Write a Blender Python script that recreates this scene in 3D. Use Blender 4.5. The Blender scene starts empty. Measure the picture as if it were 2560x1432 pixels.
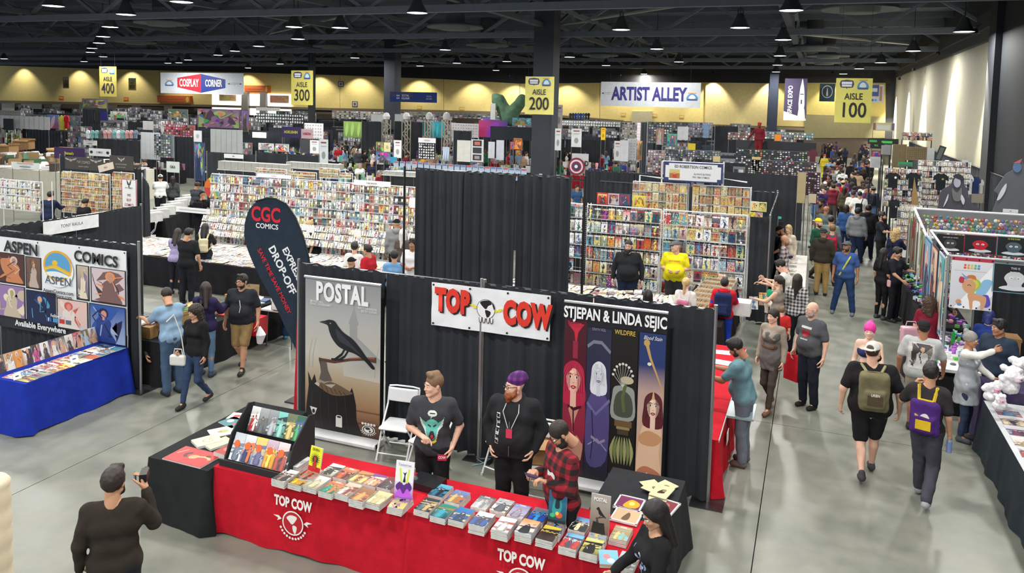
import bpy,math,random
import numpy as np
from mathutils import Vector,Matrix
from mathutils.bvhtree import BVHTree
rnd=random.Random(7)
S=bpy.context.scene
COL=S.collection
F_,CY_,PI_,RO_,CH=1968.77,407.18,math.radians(4.4618),math.radians(1.28737),4.9016
TH=math.radians(-21.092)
def _cam():
 cp,sp=math.cos(PI_),math.sin(PI_);cr,sr=math.cos(RO_),math.sin(RO_)
 right=np.array([1,0,0.]);fw=np.array([0,cp,-sp]);up=np.array([0,sp,cp])
 M=np.array([[math.cos(TH),math.sin(TH),0],[-math.sin(TH),math.cos(TH),0],[0,0,1]])
 return M@(right*cr+up*sr),M@(up*cr-right*sr),M@fw
RT,UP,FW=_cam()
cd=bpy.data.cameras.new('camera');cam=bpy.data.objects.new('camera',cd);COL.objects.link(cam)
cd.sensor_width=36;cd.lens=F_/2560*36;cd.shift_y=-(716-CY_)/2560;cd.clip_end=400;cd.clip_start=.05
cam.matrix_world=Matrix(((RT[0],UP[0],-FW[0],0),(RT[1],UP[1],-FW[1],0),(RT[2],UP[2],-FW[2],CH),(0,0,0,1)))
S.camera=cam
W=bpy.data.worlds.new('world');S.world=W;W.use_nodes=True
W.node_tree.nodes['Background'].inputs[0].default_value=(.80,.9,1,1)
W.node_tree.nodes['Background'].inputs[1].default_value=.65
S.view_settings.view_transform='Standard';S.view_settings.look='None'
S.view_settings.exposure=0.0;S.view_settings.gamma=1.0;S.view_settings.use_curve_mapping=False
LAMP_W=285.0
def ray(px,py):return RT*(px-1280)/F_-UP*(py-CY_)/F_+FW
def at(px,py,z=0.0):
 d=ray(px,py);t=(z-CH)/d[2];return Vector((d[0]*t,d[1]*t,z))
def aty(px,py,Y):
 d=ray(px,py);t=Y/d[1];return Vector((d[0]*t,Y,CH+d[2]*t))
def atx(px,py,X):
 d=ray(px,py);t=X/d[0];return Vector((X,d[1]*t,CH+d[2]*t))
def lin(c):
 c=c/255.0
 return c/12.92 if c<=.04045 else((c+.055)/1.055)**2.4
def C(r,g,b):return(lin(r),lin(g),lin(b),1.0)
BLACK=C(30,31,34);DRAPE=C(46,49,54);WHITE=C(232,234,236);STEEL=C(150,153,156)
MATS={}
def nmat(name):
 m=bpy.data.materials.new(name);m.use_nodes=True
 n=m.node_tree.nodes;l=m.node_tree.links
 return m,n,l,n['Principled BSDF']
def _noise(n,l,scale,detail=3,co='Object'):
 t=n.new('ShaderNodeTexCoord');x=n.new('ShaderNodeTexNoise');x.inputs['Scale'].default_value=scale;x.inputs['Detail'].default_value=detail
 l.new(t.outputs[co],x.inputs['Vector']);return x
def objmat(name,rough,metal=0,bump=0,bscale=60,var=.0,vscale=5,spec=.5):
 m,n,l,b=nmat(name)
 oi=n.new('ShaderNodeObjectInfo');src=oi.outputs['Color']
 if var:
  x=_noise(n,l,vscale);r=n.new('ShaderNodeMapRange');l.new(x.outputs['Fac'],r.inputs[0])
  r.inputs[1].default_value=.3;r.inputs[2].default_value=.7;r.inputs[3].default_value=1-var;r.inputs[4].default_value=1+var
  v=n.new('ShaderNodeVectorMath');v.operation='SCALE';l.new(src,v.inputs[0]);l.new(r.outputs[0],v.inputs[3]);src=v.outputs[0]
 l.new(src,b.inputs['Base Color'])
 if bump:
  x=_noise(n,l,bscale,4);bp=n.new('ShaderNodeBump');bp.inputs['Strength'].default_value=bump;bp.inputs['Distance'].default_value=.01
  l.new(x.outputs['Fac'],bp.inputs['Height']);l.new(bp.outputs[0],b.inputs['Normal'])
 b.inputs['Roughness'].default_value=rough;b.inputs['Metallic'].default_value=metal;b.inputs['Specular IOR Level'].default_value=spec
 MATS[name]=m
objmat('matte',.75,var=.06,vscale=4);objmat('gloss',.3,var=.03);objmat('metal',.35,.85,var=.05)
objmat('cloth',.9,bump=.35,bscale=45,var=.12,vscale=7,spec=.2);objmat('skin',.5,var=.06,vscale=12,spec=.35)
objmat('hair',.55,bump=.35,bscale=60,var=.14,vscale=30);objmat('drape',.85,var=.18,vscale=1.5,spec=.25,bump=.15,bscale=8)
objmat('card',.8,var=.08,vscale=8)
m,n,l,b=nmat('print');a=n.new('ShaderNodeVertexColor');a.layer_name='Col';l.new(a.outputs[0],b.inputs[0]);b.inputs['Roughness'].default_value=.45;MATS['print']=m
m,n,l,b=nmat('lamp');b.inputs['Emission Color'].default_value=(1,.98,.92,1);b.inputs['Emission Strength'].default_value=9;b.inputs['Base Color'].default_value=(1,1,1,1);MATS['lamp']=m
m,n,l,b=nmat('lit');oi=n.new('ShaderNodeObjectInfo');l.new(oi.outputs['Color'],b.inputs['Emission Color']);l.new(oi.outputs['Color'],b.inputs['Base Color']);b.inputs['Emission Strength'].default_value=1.6;MATS['lit']=m
m,n,l,b=nmat('plastic_film');b.inputs['Base Color'].default_value=(.8,.85,.9,1);b.inputs['Roughness'].default_value=.08;b.inputs['Transmission Weight'].default_value=.9;b.inputs['IOR'].default_value=1.1;MATS['plastic_film']=m
def covermat(name,attr,style):
 """random printed artwork: a figure over a ground under a title strip; every copy differs by its random number"""
 m,n,l,b=nmat(name)
 uv=n.new('ShaderNodeUVMap');sep=n.new('ShaderNodeSeparateXYZ');l.new(uv.outputs[0],sep.inputs[0])
 if attr:
  a=n.new('ShaderNodeAttribute');a.attribute_name='rnd';R=a.outputs['Fac']
 else:
  a=n.new('ShaderNodeObjectInfo');R=a.outputs['Random']
 def M(op,x,y=0.0):
  q=n.new('ShaderNodeMath');q.operation=op
  for i,v in((0,x),(1,y)):
   if isinstance(v,(int,float)):q.inputs[i].default_value=v
   else:l.new(v,q.inputs[i])
  return q.outputs[0]
 w=M('MULTIPLY',R,311.0)
 def noise(sc,off,det=2):
  x=n.new('ShaderNodeTexNoise');x.noise_dimensions='4D';x.inputs['Scale'].default_value=sc;x.inputs['Detail'].default_value=det
  l.new(uv.outputs[0],x.inputs['Vector']);l.new(M('ADD',w,off),x.inputs['W']);return x.outputs['Fac']
 def ramp(stops,fac,interp='LINEAR'):
  r=n.new('ShaderNodeValToRGB');r.color_ramp.interpolation=interp;e=r.color_ramp.elements
  while len(e)<len(stops):e.new(.5)
  for k,(p,c) in enumerate(stops):e[k].position=p;e[k].color=c
  l.new(fac,r.inputs[0]);return r.outputs[0]
 def mix(f,x,y):
  q=n.new('ShaderNodeMix');q.data_type='RGBA';l.new(f,q.inputs['Factor']);l.new(x,q.inputs[6]);l.new(y,q.inputs[7]);return q.outputs[2]
 r1=M('FRACT',M('MULTIPLY',R,17.3));r2=M('FRACT',M('MULTIPLY',R,91.7));r3=M('FRACT',M('MULTIPLY',R,43.1))
 if style=='new':
  A=[C(236,236,236),C(222,228,232),C(60,70,84),C(196,60,60),C(226,214,110),C(50,52,58),C(130,170,196),C(225,225,220),C(196,170,140),C(232,232,236),C(110,140,120),C(228,230,235),C(150,120,110),C(90,84,90)]
  Bc=[C(40,40,44),C(170,60,50),C(70,100,150),C(240,240,240),C(160,120,90),C(60,120,110),C(110,60,110),C(200,180,150),C(36,36,40)]
 elif style=='old':
  A=[C(214,196,150),C(200,170,110),C(190,120,90),C(170,165,120),C(205,190,160),C(150,140,110),C(215,180,90),C(150,120,100)]
  Bc=[C(120,90,60),C(180,70,50),C(90,110,100),C(225,215,180),C(110,80,70),C(190,160,80)]
 elif style=='pale':
  A=[C(240,240,240),C(236,236,230),C(225,230,235),C(240,235,215),C(215,215,215),C(200,180,160),C(235,236,240),C(120,110,110)]
  Bc=[C(60,50,50),C(170,50,60),C(140,120,110),C(90,110,150),C(210,190,110),C(200,200,200),C(60,60,66)]
 else:
  A=[C(40,60,110),C(30,90,110),C(205,190,90),C(150,60,40),C(90,40,110),C(30,30,36),C(220,225,230),C(50,130,130),C(200,130,60),C(120,130,140)]
  Bc=[C(20,24,34),C(240,220,120),C(60,150,190),C(210,90,50),C(230,235,240),C(90,50,40),C(140,70,160)]
 st=lambda L:[(i/len(L),c) for i,c in enumerate(L)]
 ground=mix(M('MULTIPLY',sep.outputs[1],.8),ramp(st(A),r1,'CONSTANT'),ramp(st(A),r2,'CONSTANT'))
 fig1=ramp(st(Bc),noise(3.0,5),'CONSTANT') if False else ramp(st(Bc),r3,'CONSTANT')
 fig2=ramp(st(Bc),M('FRACT',M('MULTIPLY',R,7.77)),'CONSTANT')
 cx=M('ABSOLUTE',M('SUBTRACT',sep.outputs[0],.5));body=M('SUBTRACT',.62,M('MULTIPLY',cx,1.25))
 mask=M('GREATER_THAN',M('ADD',M('MULTIPLY',noise(3.2,1.5,3),.9),M('MULTIPLY',body,.55)),.72)
 c=mix(mask,ground,fig1)
 mask2=M('GREATER_THAN',noise(6.5,9.0,3),.57)
 c=mix(M('MULTIPLY',mask2,.8),c,fig2)
 tt=M('MULTIPLY',M('GREATER_THAN',sep.outputs[1],.82),M('LESS_THAN',sep.outputs[1],.94))
 cols=n.new('ShaderNodeTexNoise');cols.noise_dimensions='1D';cols.inputs['Scale'].default_value=11;cols.inputs['Detail'].default_value=0
 l.new(M('ADD',sep.outputs[0],M('MULTIPLY',R,50.0)),cols.inputs['W'])
 tt=M('MULTIPLY',tt,M('GREATER_THAN',cols.outputs['Fac'],.42))
 c=mix(tt,c,ramp(st([C(240,240,240),C(190,60,60),C(40,40,46),C(220,206,120),C(60,90,130),C(240,240,240)]),r2,'CONSTANT'))
 if style in('new','pale') and attr:
  s1=M('MULTIPLY',M('MULTIPLY',M('GREATER_THAN',sep.outputs[0],.55),M('LESS_THAN',sep.outputs[0],.95)),M('MULTIPLY',M('GREATER_THAN',sep.outputs[1],.42),M('LESS_THAN',sep.outputs[1],.74)))
  s1=M('MULTIPLY',s1,M('GREATER_THAN',r3,.3))
  c=mix(s1,c,ramp(st([C(240,236,190),C(242,240,225)]),r1,'CONSTANT'))
 l.new(c,b.inputs['Base Color']);b.inputs['Roughness'].default_value=.3
 MATS[name]=m
covermat('cover_new',False,'new');covermat('cover_old',False,'old');covermat('cover_dark',False,'dark')
covermat('many_new',True,'new');covermat('many_old',True,'old');covermat('many_pale',True,'pale');covermat('many_dark',True,'dark')
m,n,l,b=nmat('polished_concrete')
x=_noise(n,l,.45,6);y=_noise(n,l,2.5,4);z=_noise(n,l,40,3)
r=n.new('ShaderNodeValToRGB');e=r.color_ramp.elements
e[0].position=.36;e[0].color=C(108,111,103);e[1].position=.66;e[1].color=C(136,137,126)
q=n.new('ShaderNodeMath');q.operation='MULTIPLY_ADD';q.inputs[1].default_value=.55;l.new(y.outputs['Fac'],q.inputs[0])
q2=n.new('ShaderNodeMath');q2.operation='MULTIPLY';q2.inputs[1].default_value=.47;l.new(x.outputs['Fac'],q2.inputs[0]);l.new(q2.outputs[0],q.inputs[2])
l.new(q.outputs[0],r.inputs[0]);l.new(r.outputs[0],b.inputs['Base Color'])
rr=n.new('ShaderNodeMapRange');l.new(y.outputs['Fac'],rr.inputs[0]);rr.inputs[3].default_value=.22;rr.inputs[4].default_value=.46;l.new(rr.outputs[0],b.inputs['Roughness'])
b.inputs['Specular IOR Level'].default_value=.45;MATS['polished_concrete']=m
def plaid(name,bg,fg,sc):
 m,n,l,b=nmat(name);t=n.new('ShaderNodeTexCoord');s=n.new('ShaderNodeSeparateXYZ');l.new(t.outputs['Object'],s.inputs[0])
 def band(o,f):
  q=n.new('ShaderNodeMath');q.operation='MULTIPLY';q.inputs[1].default_value=f;l.new(o,q.inputs[0])
  w=n.new('ShaderNodeMath');w.operation='SINE';l.new(q.outputs[0],w.inputs[0])
  g=n.new('ShaderNodeMath');g.operation='GREATER_THAN';g.inputs[1].default_value=-.1;l.new(w.outputs[0],g.inputs[0]);return g.outputs[0]
 ad=n.new('ShaderNodeMath');ad.operation='ADD';l.new(band(s.outputs[0],sc),ad.inputs[0]);l.new(band(s.outputs[2],sc),ad.inputs[1])
 r=n.new('ShaderNodeValToRGB');r.color_ramp.interpolation='CONSTANT';e=r.color_ramp.elements;e[0].color=fg;e.new(.4).color=tuple((u*.42+v*.58) for u,v in zip(bg,fg)) if False else tuple(v*.38+u*.4 for u,v in zip(bg,fg));e[-1].position=.9;e[-1].color=bg
 d=n.new('ShaderNodeMath');d.operation='DIVIDE';d.inputs[1].default_value=2;l.new(ad.outputs[0],d.inputs[0]);l.new(d.outputs[0],r.inputs[0])
 l.new(r.outputs[0],b.inputs[0]);b.inputs['Roughness'].default_value=.9;MATS[name]=m
plaid('plaid_red',C(30,20,24),C(150,24,40),62);plaid('plaid_pale',C(215,205,208),C(90,50,60),60);plaid('stripe_purple',C(62,22,80),C(110,44,130),90)
plaid('plaid_print',C(205,205,205),C(40,40,44),95)
def tag(o,label=None,cat=None,group=None,kind=None):
 if label:o['label']=label
 if cat:o['category']=cat
 if group:o['group']=group
 if kind:o['kind']=kind
 return o
def empty(name,loc=(0,0,0),rz=0.0,label=None,cat=None,group=None,kind=None):
 o=bpy.data.objects.new(name,None);COL.objects.link(o);o.location=loc;o.rotation_euler=(0,0,rz);o.empty_display_size=.1
 return tag(o,label,cat,group,kind)
def mobj(name,me,color=None,parent=None,mat=None):
 o=bpy.data.objects.new(name,me);COL.objects.link(o)
 if parent:o.parent=parent
 if color:o.color=color
 if mat and not me.materials:me.materials.append(MATS[mat])
 return o
def copy_tree(o,parent=None):
 c=o.copy();COL.objects.link(c)
 if parent:c.parent=parent
 for ch in KIDS.get(o.name,[]):
  copy_tree(ch,c)
 return c
KIDS={}
def index_kids():
 KIDS.clear()
 for o in bpy.data.objects:
  if o.parent:KIDS.setdefault(o.parent.name,[]).append(o)
class MB:
 def __init__(s):s.v=[];s.f=[];s.c=[];s.uv={};s.mi=[]
 def add(s,vs,fs,col=None,mi=0):
  k=len(s.v);s.v+=[tuple(v) for v in vs]
  for f in fs:s.f.append(tuple(i+k for i in f));s.c.append(col);s.mi.append(mi)
  return s
 def box(s,c,sz,M=None,col=None,mi=0):
  x,y,z=sz[0]/2,sz[1]/2,sz[2]/2
  vs=[Vector((a,b_,d)) for a in(-x,x) for b_ in(-y,y) for d in(-z,z)]
  if M is not None:vs=[M@v for v in vs]
  vs=[v+Vector(c) for v in vs]
  return s.add(vs,[(0,1,3,2),(4,6,7,5),(0,4,5,1),(2,3,7,6),(0,2,6,4),(1,5,7,3)],col,mi)
 def bbox(s,a,b_,col=None,mi=0):
  return s.box([(p+q)/2 for p,q in zip(a,b_)],[abs(q-p) for p,q in zip(a,b_)],None,col,mi)
 def tube(s,pts,r,n=6,col=None,cap=True,mi=0):
  P=[Vector(p) for p in pts];rs=r if isinstance(r,(list,tuple)) else[r]*len(P);k=len(s.v);up=None
  for i,p in enumerate(P):
   d=(P[min(i+1,len(P)-1)]-P[max(i-1,0)]).normalized()
   if up is None:up=Vector((0,0,1)) if abs(d.z)<.9 else Vector((1,0,0))
   u=d.cross(up).normalized();w=u.cross(d).normalized();up=w
   for j in range(n):
    a=2*math.pi*(j+.5)/n;s.v.append(tuple(p+u*math.cos(a)*rs[i]+w*math.sin(a)*rs[i]))
  for i in range(len(P)-1):
   for j in range(n):
    s.f.append((k+i*n+j,k+i*n+(j+1)%n,k+(i+1)*n+(j+1)%n,k+(i+1)*n+j));s.c.append(col);s.mi.append(mi)
  if cap:
   s.f.append(tuple(k+j for j in reversed(range(n))));s.f.append(tuple(k+(len(P)-1)*n+j for j in range(n)));s.c+=[col]*2;s.mi+=[mi]*2
  return s
 def lathe(s,prof,n=16,c=(0,0,0),col=None):
  k=len(s.v)
  for r,z in prof:
   for j in range(n):
    a=2*math.pi*j/n;s.v.append((c[0]+r*math.cos(a),c[1]+r*math.sin(a),c[2]+z))
  for i in range(len(prof)-1):
   for j in range(n):s.f.append((k+i*n+j,k+i*n+(j+1)%n,k+(i+1)*n+(j+1)%n,k+(i+1)*n+j));s.c.append(col);s.mi.append(0)
  return s
 def mesh(s,name,mats,smooth=False,uv=None,rndv=None):
  me=bpy.data.meshes.new(name);me.from_pydata(s.v,[],s.f)
  for q in([mats] if isinstance(mats,str) else mats):me.materials.append(MATS[q])
  if any(s.mi):me.polygons.foreach_set('material_index',s.mi)
  if any(c is not None for c in s.c):
   a=me.color_attributes.new('Col','FLOAT_COLOR','CORNER');out=[]
   for f,c in zip(s.f,s.c):
    if c is not None and isinstance(c[0],(tuple,list)):
     for q in c:out+=list(q)
    else:out+=list(c or(.5,.5,.5,1))*len(f)
   a.data.foreach_set('color',out)
  if uv is not None:
   u=me.uv_layers.new(name='UVMap');u.data.foreach_set('uv',uv)
  if rndv is not None:
   a=me.attributes.new('rnd','FLOAT','FACE');a.data.foreach_set('value',rndv)
  if smooth:me.polygons.foreach_set('use_smooth',[True]*len(me.polygons))
  me.validate();me.update();return me
 def build(s,name,mat,color=None,parent=None,smooth=False):
  return mobj(name,s.mesh(name,mat,smooth),color,parent)
def rz(a):return Matrix.Rotation(a,3,'Z')
def rx(a):return Matrix.Rotation(a,3,'X')
class Fr:
 def __init__(s,o,u,v):s.o=Vector(o);s.u=Vector(u).normalized();s.v=Vector(v).normalized();s.n=s.u.cross(s.v).normalized()
 def p(s,a,b_,d=0):return s.o+s.u*a+s.v*b_+s.n*d
 def sub(s,a,b_,d=0):return Fr(s.p(a,b_,d),s.u,s.v)
 def M(s):return Matrix(((s.u.x,s.v.x,s.n.x),(s.u.y,s.v.y,s.n.y),(s.u.z,s.v.z,s.n.z)))
FONTC={}
def text(name,string,fr,size,color,parent,a=0,b_=0,xs=1.0,bold=0,align='CENTER',d=.004,ext=.0008,rot=0,shear=0,mat='matte',space=1):
 cu=bpy.data.curves.new(name,'FONT');cu.body=string;cu.size=1;cu.offset=bold;cu.extrude=0;cu.align_x=align;cu.align_y='CENTER';cu.shear=shear;cu.resolution_u=3;cu.space_character=space;cu.space_line=.85
 t=bpy.data.objects.new('tmp',cu);COL.objects.link(t)
 me=bpy.data.meshes.new_from_object(t,depsgraph=None) if False else t.to_mesh().copy()
 t.to_mesh_clear();bpy.data.objects.remove(t);bpy.data.curves.remove(cu)
 M=fr.M();cr,sr=math.cos(rot),math.sin(rot)
 base=fr.p(a,b_,d)
 me.materials.clear();me.materials.append(MATS[mat])
 if len(me.vertices)==0:return None
 co=np.empty(len(me.vertices)*3);me.vertices.foreach_get('co',co);co=co.reshape(-1,3)
 x=co[:,0]*xs*size;y=co[:,1]*size
 X=x*cr-y*sr;Y=x*sr+y*cr
 out=np.array(base)[None,:]+X[:,None]*np.array(fr.u)+Y[:,None]*np.array(fr.v)
 me.vertices.foreach_set('co',out.reshape(-1));me.update();me.name=name
 return mobj(name,me,color,parent)
def Ell(cx,cy,rx_,ry,n=20,rot=0,a0=0,a1=360):
 o=[]
 for i in range(n+(a1-a0<360)):
  a=math.radians(a0+(a1-a0)*i/n);x=rx_*math.cos(a);y=ry*math.sin(a);c,s=math.cos(rot),math.sin(rot);o.append((cx+x*c-y*s,cy+x*s+y*c))
 return o
def Rc(x0,y0,x1,y1):return[(x0,y0),(x1,y0),(x1,y1),(x0,y1)]
def Sm(pts,k=5):
 o=[];n=len(pts)
 for i in range(n):
  p0,p1,p2,p3=(pts[(i+j-1)%n] for j in range(4))
  for q in range(k):
   t=q/k;o.append(tuple(.5*((2*b_)+(-a+c)*t+(2*a-5*b_+4*c-d)*t*t+(-a+3*b_-3*c+d)*t**3) for a,b_,c,d in zip(p0,p1,p2,p3)))
 return o
def Ln(pts,w):
 """a stroke of width w along pts as one polygon"""
 L,R=[],[]
 for i,p in enumerate(pts):
  a=pts[max(i-1,0)];c=pts[min(i+1,len(pts)-1)];dx,dy=c[0]-a[0],c[1]-a[1];q=math.hypot(dx,dy) or 1
  ww=(w[i] if isinstance(w,(list,tuple)) else w)/2
  L.append((p[0]-dy/q*ww,p[1]+dx/q*ww));R.append((p[0]+dy/q*ww,p[1]-dx/q*ww))
 return L+R[::-1]
def art(name,fr,shapes,parent,w=1,h=1,d0=.002,step=.0002,mat='print'):
 """shapes: (colour or [colour per vertex], polygon in 0..1)"""
 from mathutils.geometry import tessellate_polygon
 mb=MB()
 for i,(c,pts) in enumerate(shapes):
  P=[fr.p(x*w,y*h,d0+i*step) for x,y in pts]
  if len(pts)>4:
   tr=tessellate_polygon([[Vector((x,y,0)) for x,y in pts]])
   fs=[]
   for t in tr:
    a,b_,q=(pts[j] for j in t)
    fs.append(t if(b_[0]-a[0])*(q[1]-a[1])-(b_[1]-a[1])*(q[0]-a[0])>0 else t[::-1])
  else:
   ar=sum(pts[j][0]*pts[(j+1)%len(pts)][1]-pts[(j+1)%len(pts)][0]*pts[j][1] for j in range(len(pts)))
   fs=[tuple(range(len(pts))) if ar>0 else tuple(reversed(range(len(pts))))]
  if isinstance(c[0],(tuple,list)):
   for t in fs:mb.add([P[j] for j in t],[tuple(range(len(t)))],[c[j] for j in t])
  else:mb.add(P,fs,c)
 me=mb.mesh(name,mat)
 return mobj(name,me,None,parent)
def figure_art(rg,pal=None,x0=0,y0=0,x1=1,y1=1):
 """an invented painting: graded ground, a standing figure with head, hair and cloak, and loose strokes"""
 def rc():return pal[rg.randrange(len(pal))] if pal else C(rg.randrange(20,240),rg.randrange(20,220),rg.randrange(20,230))
 X=lambda x:x0+(x1-x0)*x;Y=lambda y:y0+(y1-y0)*y
 T=lambda pts:[(X(min(max(x,0),1)),Y(min(max(y,0),1))) for x,y in pts]
 a,b_=rc(),rc();sh=[([a,a,b_,b_],T(Rc(0,0,1,1)))]
 for i in range(4):sh.append((rc(),T(Sm([(rg.random(),rg.random()) for _ in range(5)],3))))
 cx=.35+.3*rg.random();cl=rc();hr=rc();sk=C(rg.randrange(170,230),rg.randrange(130,180),rg.randrange(110,150))
 sh.append((cl,T(Sm([(cx-.3,0),(cx-.22,.35),(cx-.2,.58),(cx-.05,.68),(cx+.08,.68),(cx+.22,.55),(cx+.2,.3),(cx+.34,0)]))))
 sh.append((hr,T(Ell(cx,.78,.15,.15,12))));sh.append((sk,T(Ell(cx+.01,.76,.085,.105,12))));sh.append((sk,T(Rc(cx-.03,.6,cx+.04,.7))))
 for i in range(4):
  x=cx+rg.uniform(-.3,.3);y=rg.uniform(.1,.6);sh.append((rc(),T(Ln([(x,y),(x+rg.uniform(-.2,.2),y+rg.uniform(-.1,.25)),(x+rg.uniform(-.2,.2),y+.3)],.035))))
 return sh
XR,YF=7.0,86.0
fl=empty('floor',(0,0,0),kind='structure')
MB().bbox((-125,-12,-.2),(9,88,-.03)).build('subfloor','matte',C(70,70,66),fl)
sx=[-125,-60,-34.3,-25.8,-17.4,-8.9,-.42,9];sy=[-12,4.2,12.6,21,29.4,46,88]
for i in range(len(sx)-1):
 for j in range(len(sy)-1):
  MB().bbox((sx[i]+.006,sy[j]+.006,-.12),(sx[i+1]-.006,sy[j+1]-.006,0)).build('slab','polished_concrete',None,fl)
ZC=10.6
ce=empty('ceiling',(0,0,ZC),kind='structure')
MB().bbox((-125,-12,0),(9,88,.15)).build('roof_deck','matte',C(74,81,94),ce)
for k in range(20):
 y=-8+k*4.95;MB().bbox((-122,y,-.35),(8.5,y+.12,0)).build('purlin','matte',C(98,106,120),ce)
mb=MB()
for y in(5,17.5,30,42.5,55,67.5,80):
 tr=empty('trim_1',(0,y,0),kind='structure');tr.name='trim_%d'%(1+int(y/12.5))
 MB().bbox((-122,-.18,10.1),(8,.18,10.5)).build('top_chord','matte',C(108,114,128),tr)
 MB().bbox((-122,-.15,8.55),(8,.15,8.85)).build('bottom_chord','matte',C(116,123,138),tr)
 x=7.5;k=0
 while x>-100:
  d=2.6;a,b_=((x,0,8.7),(x-d,0,10.3)) if k%2==0 else((x,0,10.3),(x-d,0,8.7))
  if x>-70:MB().tube([a,b_],.11,4).build('brace','matte',C(116,123,138),tr)
  x-=d;k+=1
for i,x in enumerate((-1.5,-14,-26.5,-39,-51.5,-64)):
 tr=empty('trim_%d'%(20+i),(x,0,0),kind='structure')
 MB().bbox((-.16,-10,8.9),(.16,86,9.15)).build('bottom_chord','matte',C(84,89,99),tr)
 MB().bbox((-.16,-10,10.1),(.16,86,10.35)).build('top_chord','matte',C(104,110,124),tr)
 y=5;k=0
 while y<85:
  a,b_=((0,y,9),(0,y+3.1,10.2)) if k%2==0 else((0,y,10.2),(0,y+3.1,9));MB().tube([a,b_],.09,4).build('brace','matte',C(84,89,99),tr);y+=3.1;k+=1
wr=empty('wall_right',(XR,0,0),kind='structure')
yn=atx(2496,95,XR).y
MB().bbox((0,yn,0),(.3,YF,8.05)).build('wall_face','matte',C(186,181,160),wr)
MB().bbox((-.12,yn,8.05),(.3,YF,8.6)).build('cornice','matte',C(70,72,76),wr)
MB().bbox((-.28,yn,8.6),(.3,YF,9.3)).build('cornice','matte',C(52,54,60),wr)
MB().bbox((-.05,yn,9.3),(.3,YF,10.6)).build('upper_wall','matte',C(46,48,54),wr)
MB().bbox((-.35,yn-1.4,0),(.3,yn,10.6)).build('pilaster','matte',C(34,37,44),wr)
dk=MB();dk.bbox((-.1,-12,0),(.3,yn-1.4,10.6));dk.build('dark_wall','matte',C(24,30,36),wr)
wf=empty('wall_far',(0,YF,0),kind='structure')
YEL=C(222,200,128)
def wallpoly(name,pts,col,th=.25,parent=wf,Y=YF,mat='matte'):
 P=[aty(x,y,Y) for x,y in pts];n_=len(P);vs=[(p.x,p.y-YF,p.z) for p in P]+[(p.x,p.y-YF+th,p.z) for p in P]
 fs=[tuple(range(n_)),tuple(reversed(range(n_,2*n_)))]+[(i,i+n_,(i+1)%n_+n_,(i+1)%n_) for i in range(n_)]
 return MB().add(vs,fs).build(name,mat,col,parent)
MB().bbox((-125,.3,0),(9,.6,10.6)).build('upper_wall','matte',C(50,50,52),wf)
top=[(-260,158),(0,164),(250,172),(400,176),(600,181),(850,188),(1110,198),(1300,209),(1500,207),(1765,206)]
bot=[(1765,312),(1500,300),(1300,281),(1100,277),(830,272),(540,264),(250,258),(0,253),(-260,247)]
for i in range(len(top)-1):
 t0,t1=top[i],top[i+1]
 fb=lambda x:float(np.interp(x,[p[0] for p in bot[::-1]],[p[1] for p in bot[::-1]]))
 wallpoly('wall_panel',[t0,(t0[0],fb(t0[0])),(t1[0]-1,fb(t1[0])),(t1[0]-1,t1[1])],YEL)
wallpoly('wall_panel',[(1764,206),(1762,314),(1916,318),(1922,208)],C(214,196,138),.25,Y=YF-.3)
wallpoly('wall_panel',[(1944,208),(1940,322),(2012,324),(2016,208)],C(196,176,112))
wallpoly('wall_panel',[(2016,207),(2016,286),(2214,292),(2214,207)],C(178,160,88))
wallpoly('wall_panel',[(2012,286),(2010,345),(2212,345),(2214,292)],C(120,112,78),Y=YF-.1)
wallpoly('wall_panel',[(1580,278),(1580,312),(1630,312),(1630,278)],C(178,170,140),Y=YF-.15)
for(a0,a1) in((0,250),(250,540),(540,830),(830,1100),(1100,1320),(1320,1560),(1660,1765),(1765,1915),(1942,2012)):
 f0=float(np.interp(a0,[0,250,540,830,1100,1300,1500,1765,1915,2012],[253,258,264,272,277,281,300,312,317,322]));f1=float(np.interp(a1,[0,250,540,830,1100,1300,1500,1765,1915,2012],[253,258,264,272,277,281,300,312,317,322]))
 wallpoly('ledge',[(a0,f0-2),(a0,f0+4),(a1-1,f1+4),(a1-1,f1-2)],C(118,104,82),.1,Y=YF-.4)
MB().bbox((-125,-.02,0),(6,.3,3.0)).build('lower_wall','matte',C(84,72,62),wf)
for k,(x,w) in enumerate([(20,32),(78,52),(205,14),(280,22),(340,20),(1105,50),(1060,26),(1215,26),(640,20),(420,20),(140,20),(965,30)]):
 y0=float(np.interp(x,[0,540,1100,1300],[257,267,281,286]));wallpoly('shutter',[(x-w/2,y0),(x-w/2,y0+20),(x+w/2,y0+20),(x+w/2,y0)],C(186,184,168),.1,Y=YF-.2)
for i,(a,b_,c,d) in enumerate([(530,605,232,300),(618,650,232,300),(662,728,232,300)]):
 w_=tag(wallpoly('window_%d'%(i+1),[(a,c+2),(a,d),(b_,d),(b_,c+4)],(1,1,1,1),.06,None,YF-.25,'lit'),kind='structure');w_.location=(0,YF,0)
for i,(a,b_) in enumerate([(604,618),(650,663)]):
 t=tag(wallpoly('trim_%d'%(30+i),[(a,230),(a-2,305),(b_+2,305),(b_,230)],C(150,146,140),.5,None,YF-.7),kind='structure');t.location=(0,YF,0)
def column(px0,px1,Y,col,label):
 a=aty(px0,300,Y);b_=aty(px1,300,Y);w=b_.x-a.x
 o=empty('column',((a.x+b_.x)/2,Y+w/2,0),kind='structure');o.name='trim_40'
 MB().bbox((-w/2,-w/2,0),(w/2,w/2,10.4)).build('shaft','matte',col,o)
 MB().bbox((-w/2-.06,-w/2-.06,0),(w/2+.06,w/2+.06,.3)).build('plinth','matte',BLACK,o)
column(959,986,58,C(52,58,68),'');column(1330,1379,40,C(56,62,70),'');column(1920,1942,80,C(40,48,66),'');column(770,781,60,C(48,50,56),'')
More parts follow.
